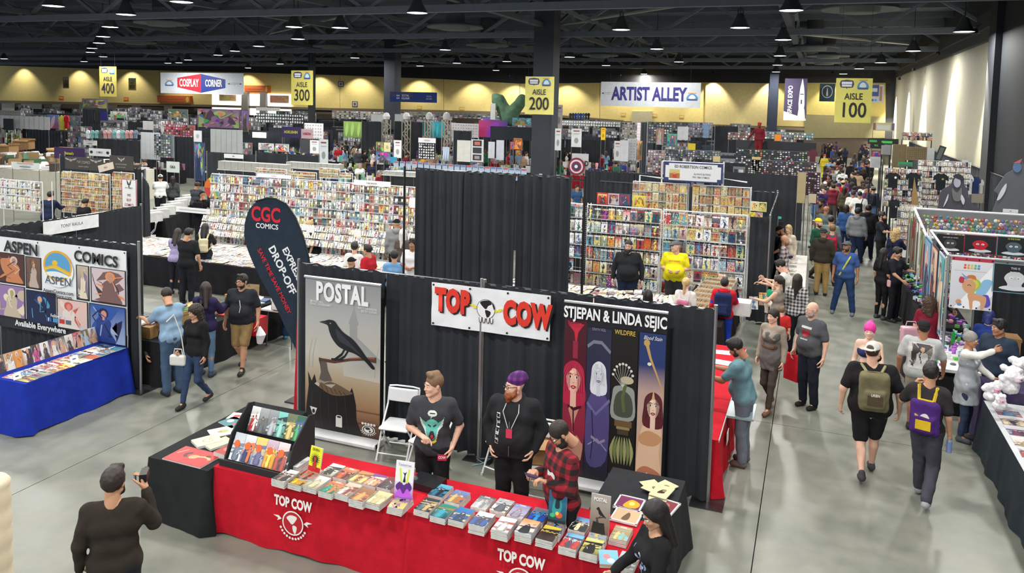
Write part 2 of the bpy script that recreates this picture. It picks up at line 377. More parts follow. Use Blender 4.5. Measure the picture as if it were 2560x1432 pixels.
def lamp_mesh():
 sh=MB();sh.lathe([(.05,.62),(.13,.6),(.2,.42),(.30,.2),(.41,.02),(.425,0),(.40,0),(.28,.2),(.18,.4),(.10,.55)],20)
 g=MB();g.lathe([(.395,.015),(.3,.0),(.0001,-.01)],20)
 st=MB();st.tube([(0,0,.6),(0,0,2.4)],.02,5);st.tube([(.1,0,.62),(.1,0,.8),(-.1,0,.8),(-.1,0,.62)],.03,4)
 return sh.mesh('reflector','metal',True),g.mesh('diffuser','lamp',True),st.mesh('hanger','matte')
LM=lamp_mesh();LDAT={}
def lamp(x,y,z,word,en,lit=True):
 o=empty('ceiling_lamp',(x,y,z),rnd.random()*3,'round high-bay lamp %s'%word,'lamp','high-bay lamps under the roof')
 mobj('reflector',LM[0],C(120,124,128),o);mobj('diffuser',LM[1],None,o);mobj('hanger',LM[2],C(50,50,54),o)
 if lit:
  key=round(en)
  if key not in LDAT:
   L=bpy.data.lights.new('bulb','AREA');L.shape='DISK';L.size=.7;L.energy=en;L.color=(1.0,.985,.94);LDAT[key]=L
  lo=bpy.data.objects.new('bulb',LDAT[key]);COL.objects.link(lo);lo.parent=o;lo.location=(0,0,-.04)
LP=[(1978,27),(1043,33),(315,37),(1850,70),(745,98),(1553,75),(1958,100),(2410,80),(2283,128),(2202,157),(1642,123),(1950,140),(1944,163),(1113,125),(275,68),(258,92),(248,108),(230,121),(226,131),(1267,154),(1424,143),(1515,164),(1697,155),(1940,180),(1240,176),(1050,165),(887,145),(647,116),(587,128),(2148,172),(2108,185),(850,70),(1142,158),(1256,190),(900,188),(1018,186),(700,160),(620,170),(447,157),(420,158),(545,138),(470,150),(210,154),(10,147),(258,142),(1750,194),(1610,185),(1180,200),(1400,196),(735,68)]
word=lambda x,y:('close overhead ' if y<110 else 'far off ' if y>150 else 'at middle distance ')+('on the left side of the hall' if x<700 else 'over the middle of the hall' if x<1500 else 'on the right side of the hall')
for(x,y) in LP:
 p=at(x,y,8.2);lamp(p.x,p.y,8.2,word(x,y),LAMP_W*1.6)
for x in(4.0,-2.4,-8.8,-15.2,-21.6,-28,-36):
 for y in(22.5,16.3,10.1,3.9,-2.3,-8.5):
  if y<10 and x<-22:continue
  if aty(1280,0,1).y and y>20 and x<-30:continue
  lamp(x,y,8.2,'hung above the near booths, out of the top of the view',LAMP_W)
def washer(p,tgt,en,word,size=55):
 o=empty('wall_washer',p,0,'small downlight on its bracket washing %s'%word,'lamp','wall washers')
 MB().lathe([(.0001,.22),(.1,.2),(.12,0),(.1,0)],12).build('housing','metal',C(60,62,66),o);MB().tube([(0,0,.2),(.25,0,.4)],.02,5).build('bracket','matte',BLACK,o)
 L=bpy.data.lights.new('beam','SPOT');L.energy=en;L.spot_size=math.radians(size);L.spot_blend=.5;L.color=(1,.96,.84);L.shadow_soft_size=.1
 lo=bpy.data.objects.new('beam',L);COL.objects.link(lo);lo.parent=o;lo.location=(0,0,-.02)
 lo.rotation_euler=(Vector(tgt)-Vector(p)).to_track_quat('-Z','Y').to_euler()
for(px,py) in((2484,118),(2381,165),(2312,198),(2272,218),(2240,232)):
 p=atx(px,py,XR-.05);washer((XR-.8,p.y,p.z+.6),(XR-.12,p.y,2.0),9000,'the pale side wall',62)
for px in(60,200,330,470,620,800,900,1050,1190,1290,1420,1560,1690):
 yy=float(np.interp(px,[q[0] for q in top],[q[1] for q in top]));p=aty(px,yy,YF);washer((p.x,YF-2.0,p.z+.7),(p.x,YF,.5),1100,'the yellow far wall',105)
for px in(1785,1930,2080):
 p=aty(px,197,YF);washer((p.x,YF-1.4,p.z+.5),(p.x,YF,1.5),1600,'the yellow far wall',80)
dif=MB();dif.lathe([(.5,.9),(.5,.3),(1.45,.12),(1.5,.0),(1.42,.02),(.8,.16),(.75,-.12),(.0001,-.12)],24);DM=dif.mesh('bell','matte',True)
stem=MB();stem.lathe([(.5,.85),(.5,2.0)],16);SM_=stem.mesh('duct','matte',True)
for(x,y,z) in((2150,25,8.9),(1218,115,8.7),(1138,70,8.7),(405,60,8.8),(1010,140,8.8),(2035,122,8.7),(2070,142,8.7),(2060,158,8.7),(1500,140,8.8),(340,107,8.8),(380,132,8.8),(1590,168,8.8),(830,118,8.8)):
 p=at(x,y,z);o=empty('air_diffuser',p,0,'round grey air diffuser %s'%word(x,y+20),'vent','round air diffusers');mobj('bell',DM,C(112,118,122),o);mobj('duct',SM_,C(60,62,68),o)
for i,(a,b_,r) in enumerate([((980,115,9.3),(1180,85,9.3),.07),((1480,48,9.3),(1720,10,9.3),.08),((1410,60,9.2),(1470,53,9.2),.07),((850,143,8.9),(1330,170,8.9),.06),((1390,171,8.9),(1900,186,8.9),.06),((600,130,9.1),(880,112,9.1),.06),((640,92,9.3),(860,40,9.3),.07),((1900,75,9.3),(2280,110,9.3),.1)]):
 o=MB().tube([at(*a),at(*b_) if at(*b_).y<84 else at(*a).lerp(at(*b_),.8)],r,6).build('pipe','gloss',C(150,152,150));tag(o,'long pale roof pipe %s'%word(a[0],a[1]),'pipe','pale roof pipes')
class Fld:
 def __init__(s,lo,hi,res):
  s.lo=np.array(lo,np.float32);s.res=res
  s.n=np.maximum(4,np.ceil((np.array(hi)-np.array(lo))/res).astype(int)+1)
  s.ax=[s.lo[i]+res*np.arange(s.n[i],dtype=np.float32) for i in range(3)]
  s.a=np.full(tuple(s.n),.3,np.float32)
 def box(s,lo,hi):
  sl=[]
  for i in range(3):
   a=int(max(0,math.floor((lo[i]-s.lo[i])/s.res)));b_=int(min(s.n[i],math.ceil((hi[i]-s.lo[i])/s.res)+1))
   if b_<=a:return None
   sl.append(slice(a,b_))
  return tuple(sl)
 def grid(s,sl):return(s.ax[0][sl[0]][:,None,None],s.ax[1][sl[1]][None,:,None],s.ax[2][sl[2]][None,None,:])
 def un(s,d,sl,k):
  a=s.a[sl]
  if k>0:
   h_=np.maximum(k-np.abs(a-d),0)/k;s.a[sl]=np.minimum(a,d)-h_*h_*k*.25
  else:s.a[sl]=np.minimum(a,d)
 def rc(s,a,b_,ra,rb,k=.03,g=0.0):
  a=np.array(a,np.float32);b_=np.array(b_,np.float32);ra+=g;rb+=g;m_=max(ra,rb)+k+2*s.res
  sl=s.box(np.minimum(a,b_)-m_,np.maximum(a,b_)+m_)
  if sl is None:return s
  X,Y,Z=s.grid(sl);ba=b_-a;L=float(ba@ba)+1e-9
  t=np.clip(((X-a[0])*ba[0]+(Y-a[1])*ba[1]+(Z-a[2])*ba[2])/L,0,1)
  d=np.sqrt((X-a[0]-ba[0]*t)**2+(Y-a[1]-ba[1]*t)**2+(Z-a[2]-ba[2]*t)**2)-(ra+(rb-ra)*t)
  s.un(d.astype(np.float32),sl,k);return s
 def _el(s,c,r,sl):
  X,Y,Z=s.grid(sl);x,y,z=X-c[0],Y-c[1],Z-c[2]
  k0=np.sqrt((x/r[0])**2+(y/r[1])**2+(z/r[2])**2)+1e-6;k1=np.sqrt((x/r[0]**2)**2+(y/r[1]**2)**2+(z/r[2]**2)**2)+1e-6
  return(k0*(k0-1)/k1).astype(np.float32)
 def el(s,c,r,k=.03,g=0.0):
  r=[q+g for q in r];m_=k+2*s.res
  sl=s.box([c[i]-r[i]-m_ for i in range(3)],[c[i]+r[i]+m_ for i in range(3)])
  if sl is None:return s
  s.un(s._el(c,r,sl),sl,k);return s
 def bx(s,c,h,r=.02,k=0.0):
  m_=k+2*s.res;sl=s.box([c[i]-h[i]-m_ for i in range(3)],[c[i]+h[i]+m_ for i in range(3)])
  X,Y,Z=s.grid(sl);q=[np.abs(v-c[i])-(h[i]-r) for i,v in enumerate((X,Y,Z))]
  d=np.sqrt(np.maximum(q[0],0)**2+np.maximum(q[1],0)**2+np.maximum(q[2],0)**2)+np.minimum(np.maximum(np.maximum(q[0],q[1]),q[2]),0)-r
  s.un(d.astype(np.float32),sl,k);return s
 def subel(s,c,r,k=.01):
  sl=(slice(None),)*3;d=-s._el(c,r,sl);a=s.a
  h_=np.maximum(k-np.abs(a-d),0)/max(k,1e-6);s.a=np.maximum(a,d)+h_*h_*k*.25;return s
 def cut(s,nx,ny,nz,off):
  X,Y,Z=s.grid((slice(None),)*3);s.a=np.maximum(s.a,(nx*X+ny*Y+nz*Z-off).astype(np.float32));return s
 def wrinkle(s,amp,f,ph=0.0):
  X,Y,Z=s.grid((slice(None),)*3)
  s.a=s.a+(amp*(np.sin(f*X+1.7*np.sin(f*.6*Z+ph))*np.sin(f*.9*Z+2*np.sin(f*.5*X+ph))+.6*np.sin(f*1.7*Y+f*.8*Z+ph))).astype(np.float32);return s
 def net(s):
  a=s.a.copy();a[0]=a[-1]=.1;a[:,0]=a[:,-1]=.1;a[:,:,0]=a[:,:,-1]=.1
  a=np.where(a==0,1e-6,a);ins=a<0;nx,ny,nz=a.shape
  cs=np.zeros((nx-1,ny-1,nz-1),np.int8);sh=[(i,j,k) for i in(0,1) for j in(0,1) for k in(0,1)]
  for i,j,k in sh:cs+=ins[i:nx-1+i,j:ny-1+j,k:nz-1+k]
  act=(cs>0)&(cs<8);idx=-np.ones(act.shape,np.int64);I=np.argwhere(act);idx[act]=np.arange(len(I))
  if len(I)==0:return np.zeros((0,3)),np.zeros((0,4),int)
  sm=np.zeros((len(I),3));ct=np.zeros(len(I));V={q:a[I[:,0]+q[0],I[:,1]+q[1],I[:,2]+q[2]] for q in sh}
  for q in sh:
   for ax in range(3):
    if q[ax]==0:
     p=list(q);p[ax]=1;p=tuple(p);v0,v1=V[q],V[p];m_=(v0<0)!=(v1<0);t=np.where(m_,v0/(v0-v1+1e-12),0)
     pos=np.array(q,float)[None,:].repeat(len(I),0);pos[:,ax]+=t;sm[m_]+=pos[m_];ct+=m_
  vs=(I+sm/ct[:,None])*s.res+s.lo;fs=[]
  for ax in range(3):
   sl0=[slice(None)]*3;sl1=[slice(None)]*3;sl0[ax]=slice(0,-1);sl1[ax]=slice(1,None)
   A,B=ins[tuple(sl0)],ins[tuple(sl1)];u,v=[(1,2),(2,0),(0,1)][ax]
   for flip,mk in((False,A&~B),(True,~A&B)):
    E_=np.argwhere(mk)
    ok=(E_[:,u]>0)&(E_[:,v]>0)&(E_[:,u]<idx.shape[u])&(E_[:,v]<idx.shape[v]);E_=E_[ok]
    if len(E_)==0:continue
    c=[]
    for du,dv in((-1,-1),(0,-1),(0,0),(-1,0)):
     p=E_.copy();p[:,u]+=du;p[:,v]+=dv;c.append(idx[p[:,0],p[:,1],p[:,2]])
    q=np.stack(c,1);fs.append(q[:,::-1] if flip else q)
  return vs,np.concatenate(fs)
def npmesh(name,vs,fs,mat,smooth=True):
 me=bpy.data.meshes.new(name);me.vertices.add(len(vs));me.vertices.foreach_set('co',np.asarray(vs,np.float32).reshape(-1))
 k=fs.shape[1] if len(fs) else 4;me.loops.add(len(fs)*k);me.loops.foreach_set('vertex_index',np.asarray(fs,np.int32).reshape(-1))
 me.polygons.add(len(fs));me.polygons.foreach_set('loop_start',np.arange(0,len(fs)*k,k,dtype=np.int32));me.polygons.foreach_set('loop_total',np.full(len(fs),k,np.int32))
 me.materials.append(MATS[mat]);me.update(calc_edges=True);me.validate()
 if smooth:me.polygons.foreach_set('use_smooth',[True]*len(me.polygons))
 return me
HC={}
def head_net(res,fem,wide=1.0):
 k=(res,fem,wide)
 if k not in HC:
  f=Fld((-.12,-.15,-.2),(.12,.15,.15),res);w=wide
  f.el((0,-.015,.03),(.077*w,.096,.092),0);f.el((0,.03,-.035),(.06*w,.062,.08),.03)
  for sg in(-1,1):
   f.rc((sg*.05*w,.0,-.055),(sg*.012,.066,-.1),.028*w,.02 if fem else.024,.02);f.rc((sg*.033,.066,-.028),(sg*.036,.06,-.03),.022,.022,.02)
   f.el((sg*.079*w,-.008,-.008),(.009,.02,.031),.006)
  f.rc((-.03,.078,.026),(.03,.078,.026),.01,.01,.012)
  for sg in(-1,1):f.subel((sg*.032,.1,.004),(.02,.02,.013),.014)
  f.rc((0,.086,.006),(0,.108,-.03),.007,.0125,.008);f.rc((-.012,.098,-.033),(.012,.098,-.033),.008,.008,.006)
  f.rc((-.018,.084,-.062),(.018,.084,-.062),.0095,.0095,.008);f.rc((0,.074,-.1),(0,.07,-.1),.017,.017,.012)
  nr=.046 if fem else.056*(.5+.5*w)
  f.rc((0,-.02,-.05),(0,-.03,-.19),nr,nr+.004,.02)
  HC[k]=f.net()
 return HC[k]
def hand_net(res,pose,side):
 k=('h',res,pose,side)
 if k not in HC:
  f=Fld((-.04,-.08,-.11),(.21,.09,.06),res)
  f.rc((-.03,0,0),(.01,0,0),.026,.026,.01)
  for j,y in enumerate((-.03,-.01,.01,.03)):f.rc((.01,y*.55,0),(.075,y,0),.016,.013,.012)
  c={'relax':(.35,.55),'fist':(1.25,1.5),'hold':(.75,.8),'flat':(.08,.1)}[pose]
  for j,(y,L) in enumerate(((.031,.038),(.011,.043),(-.009,.04),(-.028,.031))):
   a1=c[0]*(1+.06*j);a2=a1+c[1];a3=a2+c[1]*.6;p=np.array((.085-.003*abs(j-1),y,0.));f.rc((.06,y*.95,0),p,.011,.0098,.004)
   for a,l,r0,r1 in((a1,L,.0098,.009),(a2,L*.68,.009,.0082),(a3,L*.5,.0082,.0072)):
    q=p+np.array((math.cos(a)*l,y*.06,-math.sin(a)*l));f.rc(p,q,r0,r1,.003);p=q
  t=.5 if pose=='flat' else.9 if pose=='relax' else 1.1
  p=np.array((.02,.03,-.006));q=p+np.array((.035,.032,-.012*t));w=q+np.array((.03,.01,-.022*t));z=w+np.array((.022,-.004*t,-.016*t))
  f.rc((.0,.01,0),p,.018,.017,.01);f.rc(p,q,.015,.0115,.006);f.rc(q,w,.0115,.0095,.004);f.rc(w,z,.0095,.008,.004)
  v,fc=f.net()
  if side<0:v=v*np.array((1,-1,1));fc=fc[:,::-1]
  HC[k]=(v,fc)
 return HC[k]
ARM={'down':((.05,-.02,-.275),(.015,.07,-.24)),'belly':((.075,.0,-.27),(-.17,.2,-.01)),'pocket':((.10,-.07,-.26),(-.07,.14,-.19)),'phone':((.05,.03,-.27),(-.12,.2,.08)),'reach':((.05,.18,-.2),(-.02,.24,.02)),'low':((.05,.12,-.25),(-.02,.2,-.12)),'ear':((.13,.08,-.22),(-.12,.06,.22)),'bag':((.05,-.02,-.28),(.02,.16,-.17)),'cross':((.07,.02,-.27),(-.25,.17,.05)),'back':((.06,-.14,-.25),(0,-.03,-.25)),'fwd':((.05,.1,-.26),(0,.1,-.22)),'strap':((.08,.0,-.27),(-.1,.14,.17)),'high':((.06,.2,.05),(-.03,.2,.12)),'out':((.16,.02,-.22),(.12,.1,-.2)),'hip':((.14,-.06,-.25),(-.1,.06,-.2))}
HANDP={'down':'relax','belly':'fist','pocket':'relax','phone':'hold','reach':'relax','low':'relax','ear':'hold','bag':'fist','cross':'relax','back':'relax','fwd':'relax','strap':'fist','high':'hold','out':'relax','hip':'relax'}
SKIN={'l':C(222,176,152),'m':C(196,148,118),'t':C(168,118,90),'d':C(110,76,58),'p':C(232,192,172)}
HAIR={'bk':C(26,22,22),'br':C(66,46,34),'dk':C(40,30,26),'bl':C(200,170,118),'gy':C(140,136,132),'wh':C(214,210,204),'rd':C(150,72,40),'pk':C(226,50,150),'sb':C(120,92,66),'nv':C(40,50,110),'stripe':C(80,30,100)}
def hair_net(kind,res):
 k=('hair',kind,res)
 if k not in HC:
  f=Fld((-.19,-.24,-.5),(.19,.2,.2),res)
  if kind in('short','crew','long','pony','curly','wavy','bob','bun','fringe','fade'):
   g={'crew':.007,'short':.013,'long':.016,'pony':.012,'curly':.03,'wavy':.022,'bob':.02,'bun':.012,'fringe':.016,'fade':.006}[kind]
   f.el((0,-.018,.035),(.078+g,.096+g,.092+g),0)
   if kind=='short':f.rc((-.03,.05,.115),(.04,.05,.12),.022,.024,.03)
   if kind=='fade':f.rc((-.03,.045,.115),(.035,.045,.122),.02,.024,.025);f.rc((0,-.05,.12),(0,.03,.125),.03,.03,.03)
   f.subel((0,.115,-.045),(.09,.085,.1 if kind!='fringe' else.075),.01)
   if kind in('crew','short','pony','bun','fade'):
    f.subel((0,.02,-.13),(.2,.09,.115),.01);f.subel((0,-.1,-.17),(.2,.1,.1),.01)
   if kind in('long','wavy','curly'):
    L={'long':.36,'wavy':.30,'curly':.22}[kind];r={'long':.042,'wavy':.05,'curly':.07}[kind]
    for sg in(-1,1):f.rc((sg*.062,-.03,.01),(sg*.085,-.045,-L*.8),r,r*.75,.03)
    f.rc((0,-.08,.0),(0,-.1,-L),r+.025,r*.9,.04)
   if kind=='bob':
    for sg in(-1,1):f.rc((sg*.066,-.02,.01),(sg*.074,-.0,-.1),.036,.034,.03)
    f.rc((0,-.07,.0),(0,-.075,-.11),.06,.055,.04)
   if kind=='pony':f.rc((0,-.12,.05),(0,-.14,-.2),.035,.022,.02)
   if kind=='bun':f.el((0,-.09,.11),(.045,.045,.045),.01)
   if kind in('curly','wavy','short'):f.wrinkle(.0025 if kind=='short' else.006 if kind!='curly' else.01,90,1)
  elif kind=='beard':
   f.el((0,.045,-.085),(.07,.06,.055),0);f.rc((0,.07,-.11),(0,.075,-.15),.042,.03,.03)
   for sg in(-1,1):f.rc((sg*.074,.01,-.01),(sg*.06,.04,-.08),.014,.03,.02)
   f.subel((0,.1,-.02),(.05,.05,.035),.01);f.subel((0,.125,-.062),(.022,.03,.007),.006);f.wrinkle(.004,120,2)
  elif kind=='stubble':
   f.el((0,.034,-.08),(.066,.06,.05),0);f.subel((0,.1,-.02),(.055,.05,.036),.01);f.subel((0,.115,-.062),(.02,.03,.007),.006)
   for sg in(-1,1):f.rc((sg*.075,.005,.0),(sg*.06,.03,-.08),.008,.02,.02)
  elif kind in('beanie','beret'):
   f.el((0,-.03,.055),(.093,.112,.098),0);f.rc((0,-.09,.07),(0,-.135,.03),.07,.045,.04);f.cut(0,-.35,-1,-.008)
  elif kind in('cap','capback'):
   f.el((0,-.015,.045),(.09,.108,.096),0);f.cut(0,0,-1,-.045);sg=1 if kind=='cap' else-1
   f.rc((-.03,sg*.1,.05),(.03,sg*.1,.05),.042,.042,0);f.rc((-.02,sg*.14,.045),(.02,sg*.14,.045),.04,.04,.01)
   X,Y,Z=f.grid((slice(None),)*3);sel=(Y*sg>.095);d=np.abs(Z-.052)-.008;f.a=np.where(sel,np.maximum(f.a,d),f.a)
  elif kind=='hood':f.el((0,-.06,-.14),(.11,.08,.05),0);f.el((0,-.1,-.16),(.09,.05,.07),.03)
  elif kind=='wolfhood':f.el((0,-.02,.04),(.1,.115,.1),0);f.subel((0,.13,-.03),(.08,.1,.09),.01)
  v,fc=f.net();HC[k]=(v,fc)
 return HC[k]
EYE=None
def eye_mesh():
 mb=MB();n=10;W_=C(225,222,218);I_=C(40,28,22)
 for i in range(6):
  for j in range(n):
   q=[]
   for a,b_ in((i,j),(i+1,j),(i+1,j+1),(i,j+1)):
    t=math.pi*a/6;p=2*math.pi*b_/n;q.append((.012*math.sin(t)*math.cos(p),.012*math.cos(t),.012*math.sin(t)*math.sin(p)))
   mb.add(q,[(0,1,2,3)],I_ if i<1 else W_)
 return mb.mesh('eye','print',True)
def fit(mats):return mats
PEOPLE={}
def person(label,pos,ang,H=1.75,res=.022,b=1.0,belly=0.0,fem=False,shirt=(BLACK,'short'),pants=(BLACK,'long'),shoes=C(40,40,44),hair=(('short','bk'),),skin='m',legs='stand',R='down',L='down',head=(0,0),lean=0.0,smat='cloth',eyes=True,group=None,collar=False,dress=None,z0=0.0,name='person',hemz=.86,hres=None,pm='cloth',open_=None,asg=None):
 """pos: floor point, ang: 0 faces the camera, 90 faces picture right, 180 away"""
 s=H/1.75;x,y=pos[0],pos[1]
 tc=Vector((-x,-y)).normalized();rg=Vector((-tc.y,tc.x))
 a=math.radians(ang);d=tc*math.cos(a)+rg*math.sin(a);rzv=math.atan2(-d.x,d.y)
 o=empty(name,(x,y,z0),rzv,label,'person',group)
 hr=hres or max(.011,res*.5);fw=.88 if fem else 1.0
 dz=0.0
 if legs=='sit':dz=-.40*s
 if legs=='crouch':dz=-.5*s
 SP=lambda p:(p[0]*s,p[1]*s,p[2]*s+dz)
 cl,sl_=math.cos(lean),math.sin(lean)
 def UPp(p):
  x_,y_,z_=SP(p);zz=z_-(.95*s+dz);return(x_,y_*cl+zz*sl_,.95*s+dz+zz*cl-y_*sl_)
 tor=[('rc',UPp((-.07*b*(1.08 if fem else 1),0,.955)),UPp((.07*b*(1.08 if fem else 1),0,.955)),.112*s*b,.112*s*b),('rc',UPp((-.055*b*fw,.0,1.12)),UPp((.055*b*fw,.0,1.12)),.098*s*b*fw,.098*s*b*fw),('rc',UPp((-.08*b*fw,-.005,1.29)),UPp((.08*b*fw,-.005,1.29)),.108*s*(.4+.6*b)*fw,.108*s*(.4+.6*b)*fw),('rc',UPp((-.135*fw*b,-.012,1.405)),UPp((.135*fw*b,-.012,1.405)),.066*s*fw,.066*s*fw)]
 if belly:tor.append(('rc',UPp((-.05*b,.03+belly*.45,1.08)),UPp((.05*b,.03+belly*.45,1.08)),.11*s*b,.11*s*b))
 if fem:tor+=[('rc',UPp((sg*.065,.085,1.28)),UPp((sg*.065,.07,1.29)),.052*s,.052*s) for sg in(-1,1)]
 arms=[];hands=[]
 for sg,P in((1,R),(-1,L)):
  sh=Vector(UPp((sg*.178*fw*(.5+.5*b),-.012,1.405)));eo,wo=ARM[P] if isinstance(P,str) else P
  if b>1.1 and P in('down','back','fwd'):eo=(eo[0]+.06*(b-1)*2.4,eo[1],eo[2])
  e=sh+Vector((sg*eo[0],eo[1],eo[2]))*s;w=e+Vector((sg*wo[0],wo[1]*1.0,wo[2]))*s
  arms.append((sh,e,w));hands.append((sg,e,w,HANDP.get(P,'relax') if isinstance(P,str) else 'relax'))
 hp=[Vector(SP((sg*.088*(.6+.4*b),0,.92))) for sg in(1,-1)]
 if legs=='sit':K=[Vector((sg*.13*s,.42*s,.47*s)) for sg in(1,-1)];A=[Vector((sg*.13*s,.42*s,.08*s)) for sg in(1,-1)]
 elif legs=='crouch':K=[Vector((.14*s,.35*s,.5*s)),Vector((-.14*s,.3*s,.45*s))];A=[Vector((.14*s,.12*s,.08*s)),Vector((-.14*s,.08*s,.08*s))]
 elif legs=='walk':K=[Vector((.085,.13,.5))*s,Vector((-.085,.05,.47))*s];A=[Vector((.085,.22,.085))*s,Vector((-.085,-.25,.13))*s]
 elif legs=='walk2':K=[Vector((.085,.05,.47))*s,Vector((-.085,.13,.5))*s];A=[Vector((.085,-.25,.13))*s,Vector((-.085,.22,.085))*s]
 elif legs=='wide':K=[Vector((.17,.02,.49))*s,Vector((-.15,.02,.49))*s];A=[Vector((.24,0,.075))*s,Vector((-.2,0,.075))*s]
 else:K=[Vector((.1,.02,.49))*s,Vector((-.1,.02,.49))*s];A=[Vector((.11,-.02,.075))*s,Vector((-.11,-.02,.075))*s]
 bl=(.5+.5*b)
 all_=[p for q in arms for p in q]+hp+K+A+[Vector(UPp((0,0,1.6)))]
 lo=np.min([list(p) for p in all_],0)-.22*b;hi=np.max([list(p) for p in all_],0)+.22*b;lo[2]=-.02
 tlo=[min(lo[0],-.3),min(lo[1],-.2),lo[2]];thi=[max(hi[0],.3),max(hi[1],.25*b),hi[2]]
 f=Fld(tlo,thi,res*1.35)
 for q in tor:f.rc(*q[1:],k=.05)
 nb=Vector(UPp((0,-.015,1.43)));nt=Vector(UPp((0,.0,1.56)));hc=Vector(UPp((0,.012,1.625)))
 f.rc(nb,nt,.06*s,.05*s,.04)
 for sh,e,w in arms:f.rc(sh,e,.05*s*bl,.041*s*bl,.03);f.rc(e,w,.041*s*bl,.028*s,.015)
 for h_,k_,an in zip(hp,K,A):
  f.rc(h_,k_,.085*s*b,.056*s*bl,.04);f.rc(k_,an,.054*s*bl,.036*s,.02);kk=k_.lerp(an,.3);f.rc(kk+Vector((0,-.018,0)),an.lerp(k_,.4),.05*s*bl,.036*s*bl,.02)
  f.rc(an,an+Vector((0,.1*s,-.03*s)),.034*s,.03*s,.02)
 V,Fc=f.net();parts=[(V,Fc)];base=len(V)
 hv,hf=head_net(hr,fem,1.0 if b<1.2 else 1.1)
 yaw,pit=math.radians(head[0]),math.radians(head[1]);pit-=lean*.5
 HM=Matrix.Rotation(yaw,3,'Z')@Matrix.Rotation(pit,3,'X');HMn=np.array(HM)*s*(.97 if fem else 1.0);hcn=np.array(hc)
 TH_=lambda v:v@HMn.T+hcn
 parts.append((TH_(hv),hf))
 hres2=max(.0062,hr*.68)
 for sg,e,w,hp_ in hands:
  v,fc=hand_net(round(hres2,4),hp_,sg);ax=(w-e).normalized()
  inn=Vector((-sg,.25,0));nz=-(inn-ax*inn.dot(ax)).normalized()
  if abs(ax.z)<.5:nz=Vector((-sg*.3,0,1));nz=(nz-ax*nz.dot(ax)).normalized()
  ayv=nz.cross(ax);Mh=np.array(((ax.x,ayv.x,nz.x),(ax.y,ayv.y,nz.y),(ax.z,ayv.z,nz.z)))*s*(.9 if fem else 1.0)
  parts.append((v@Mh.T+np.array(w),fc))
 k=0;vs=[];fs=[]
 for v,fc in parts:vs.append(v);fs.append(fc+k);k+=len(v)
 sk=SKIN[skin] if isinstance(skin,str) else skin
 mobj('body',npmesh('body',np.concatenate(vs),np.concatenate(fs),'skin'),sk,o)
 if shirt:
  kind=shirt[1];f=Fld(tlo,thi,res);g=.014+(.012 if kind in('hoodie','jacket') else 0);long_=kind in('long','hoodie','jacket')
  for q in tor:f.rc(*q[1:],k=.05,g=g)
  if kind!='bra':
   if not(kind=='tank'):
    for sh,e,w in arms:
     if long_:f.rc(sh,e,.05*s*bl,.043*s*bl,.03,g);f.rc(e,e.lerp(w,.93),.043*s*bl,.032*s,.02,g*.8)
     else:f.rc(sh,sh.lerp(e,.72),.052*s*bl,.05*s*bl,.03,g)
   f.wrinkle(.0045,26/s,rnd.random()*6)
   zc=hemz*s+dz;f.cut(0,0,-1,-zc)
   nk=Vector(UPp((0,.05,1.515)));f.subel(nk,(.07*s,.078*s,.055*s),.01)
  else:
   f.cut(0,0,-1,-1.2*s-dz);f.cut(0,0,1,1.33*s+dz)
  so=mobj('shirt' if not kind in('hoodie','jacket') else kind,npmesh('shirt',*f.net(),smat),shirt[0],o)
  if kind=='hoodie':
   v,fc=hair_net('hood',round(hr*1.4,4));mobj('hood',npmesh('hood',v*s*1.05+np.array(hc),fc,'cloth'),shirt[0],o)
 else:so=None
 if pants:
  f=Fld(tlo,[thi[0],thi[1],1.1*s+dz],res);g=.016;q=tor[0];f.rc(*q[1:],k=.05,g=g-.008)
  for h_,k_,an in zip(hp,K,A):
   if pants[1]=='short':f.rc(h_,k_.lerp(h_,.1),.08*s*b,.064*s*bl,.012,g)
   elif pants[1]=='long':f.rc(h_,k_,.085*s*b,.06*s*bl,.04,g);f.rc(k_,an.lerp(k_,.06),.058*s*bl,.05*s,.02,g)
   elif pants[1]=='slim':f.rc(h_,k_,.085*s*b,.056*s*bl,.04,.008);f.rc(k_,an.lerp(k_,.12),.054*s*bl,.04*s,.02,.008)
   elif pants[1]=='skirt':f.rc(h_,h_.lerp(k_,.9),.09*s,.12*s,.08,.01)
  f.wrinkle(.004,24/s,rnd.random()*6)
  if legs not in('sit','crouch'):f.cut(0,0,1,.985*s)
  mobj('trousers' if pants[1]!='skirt' else 'skirt',npmesh('trousers',*f.net(),pm),pants[0],o)
 if dress:
  f=Fld(tlo,thi,res)
  for q in tor:f.rc(*q[1:],k=.05,g=.02)
  f.rc(SP((0,0,1.0)),SP((0,-.01,.5)),.15*s,.2*s,.1);f.cut(0,0,-1,-dress[1]*s);f.cut(0,0,1,1.36*s+dz);f.wrinkle(.008,30,2)
  mobj('tunic',npmesh('tunic',*f.net(),'cloth'),dress[0],o)
 for h_,(k_,an) in enumerate(zip(K,A)):
  f=Fld([an.x-.09,an.y-.12,an.z-.12],[an.x+.09,an.y+.24,an.z+.1],max(.012,res*.75));up=an.z-.075*s
  f.rc((an.x,an.y-.02*s,.045*s+up),(an.x,an.y+.13*s,.036*s+up*.4),.047*s,.04*s,.02);f.rc((an.x,an.y,.05*s+up),(an.x,an.y,.1*s+up),.044*s,.04*s,.02);f.cut(0,0,-1,-(.004+up*.4))
  mobj('shoe',npmesh('shoe',*f.net(),'gloss' if False else 'matte'),shoes,o)
 if isinstance(hair[0],str):hair=(hair,)
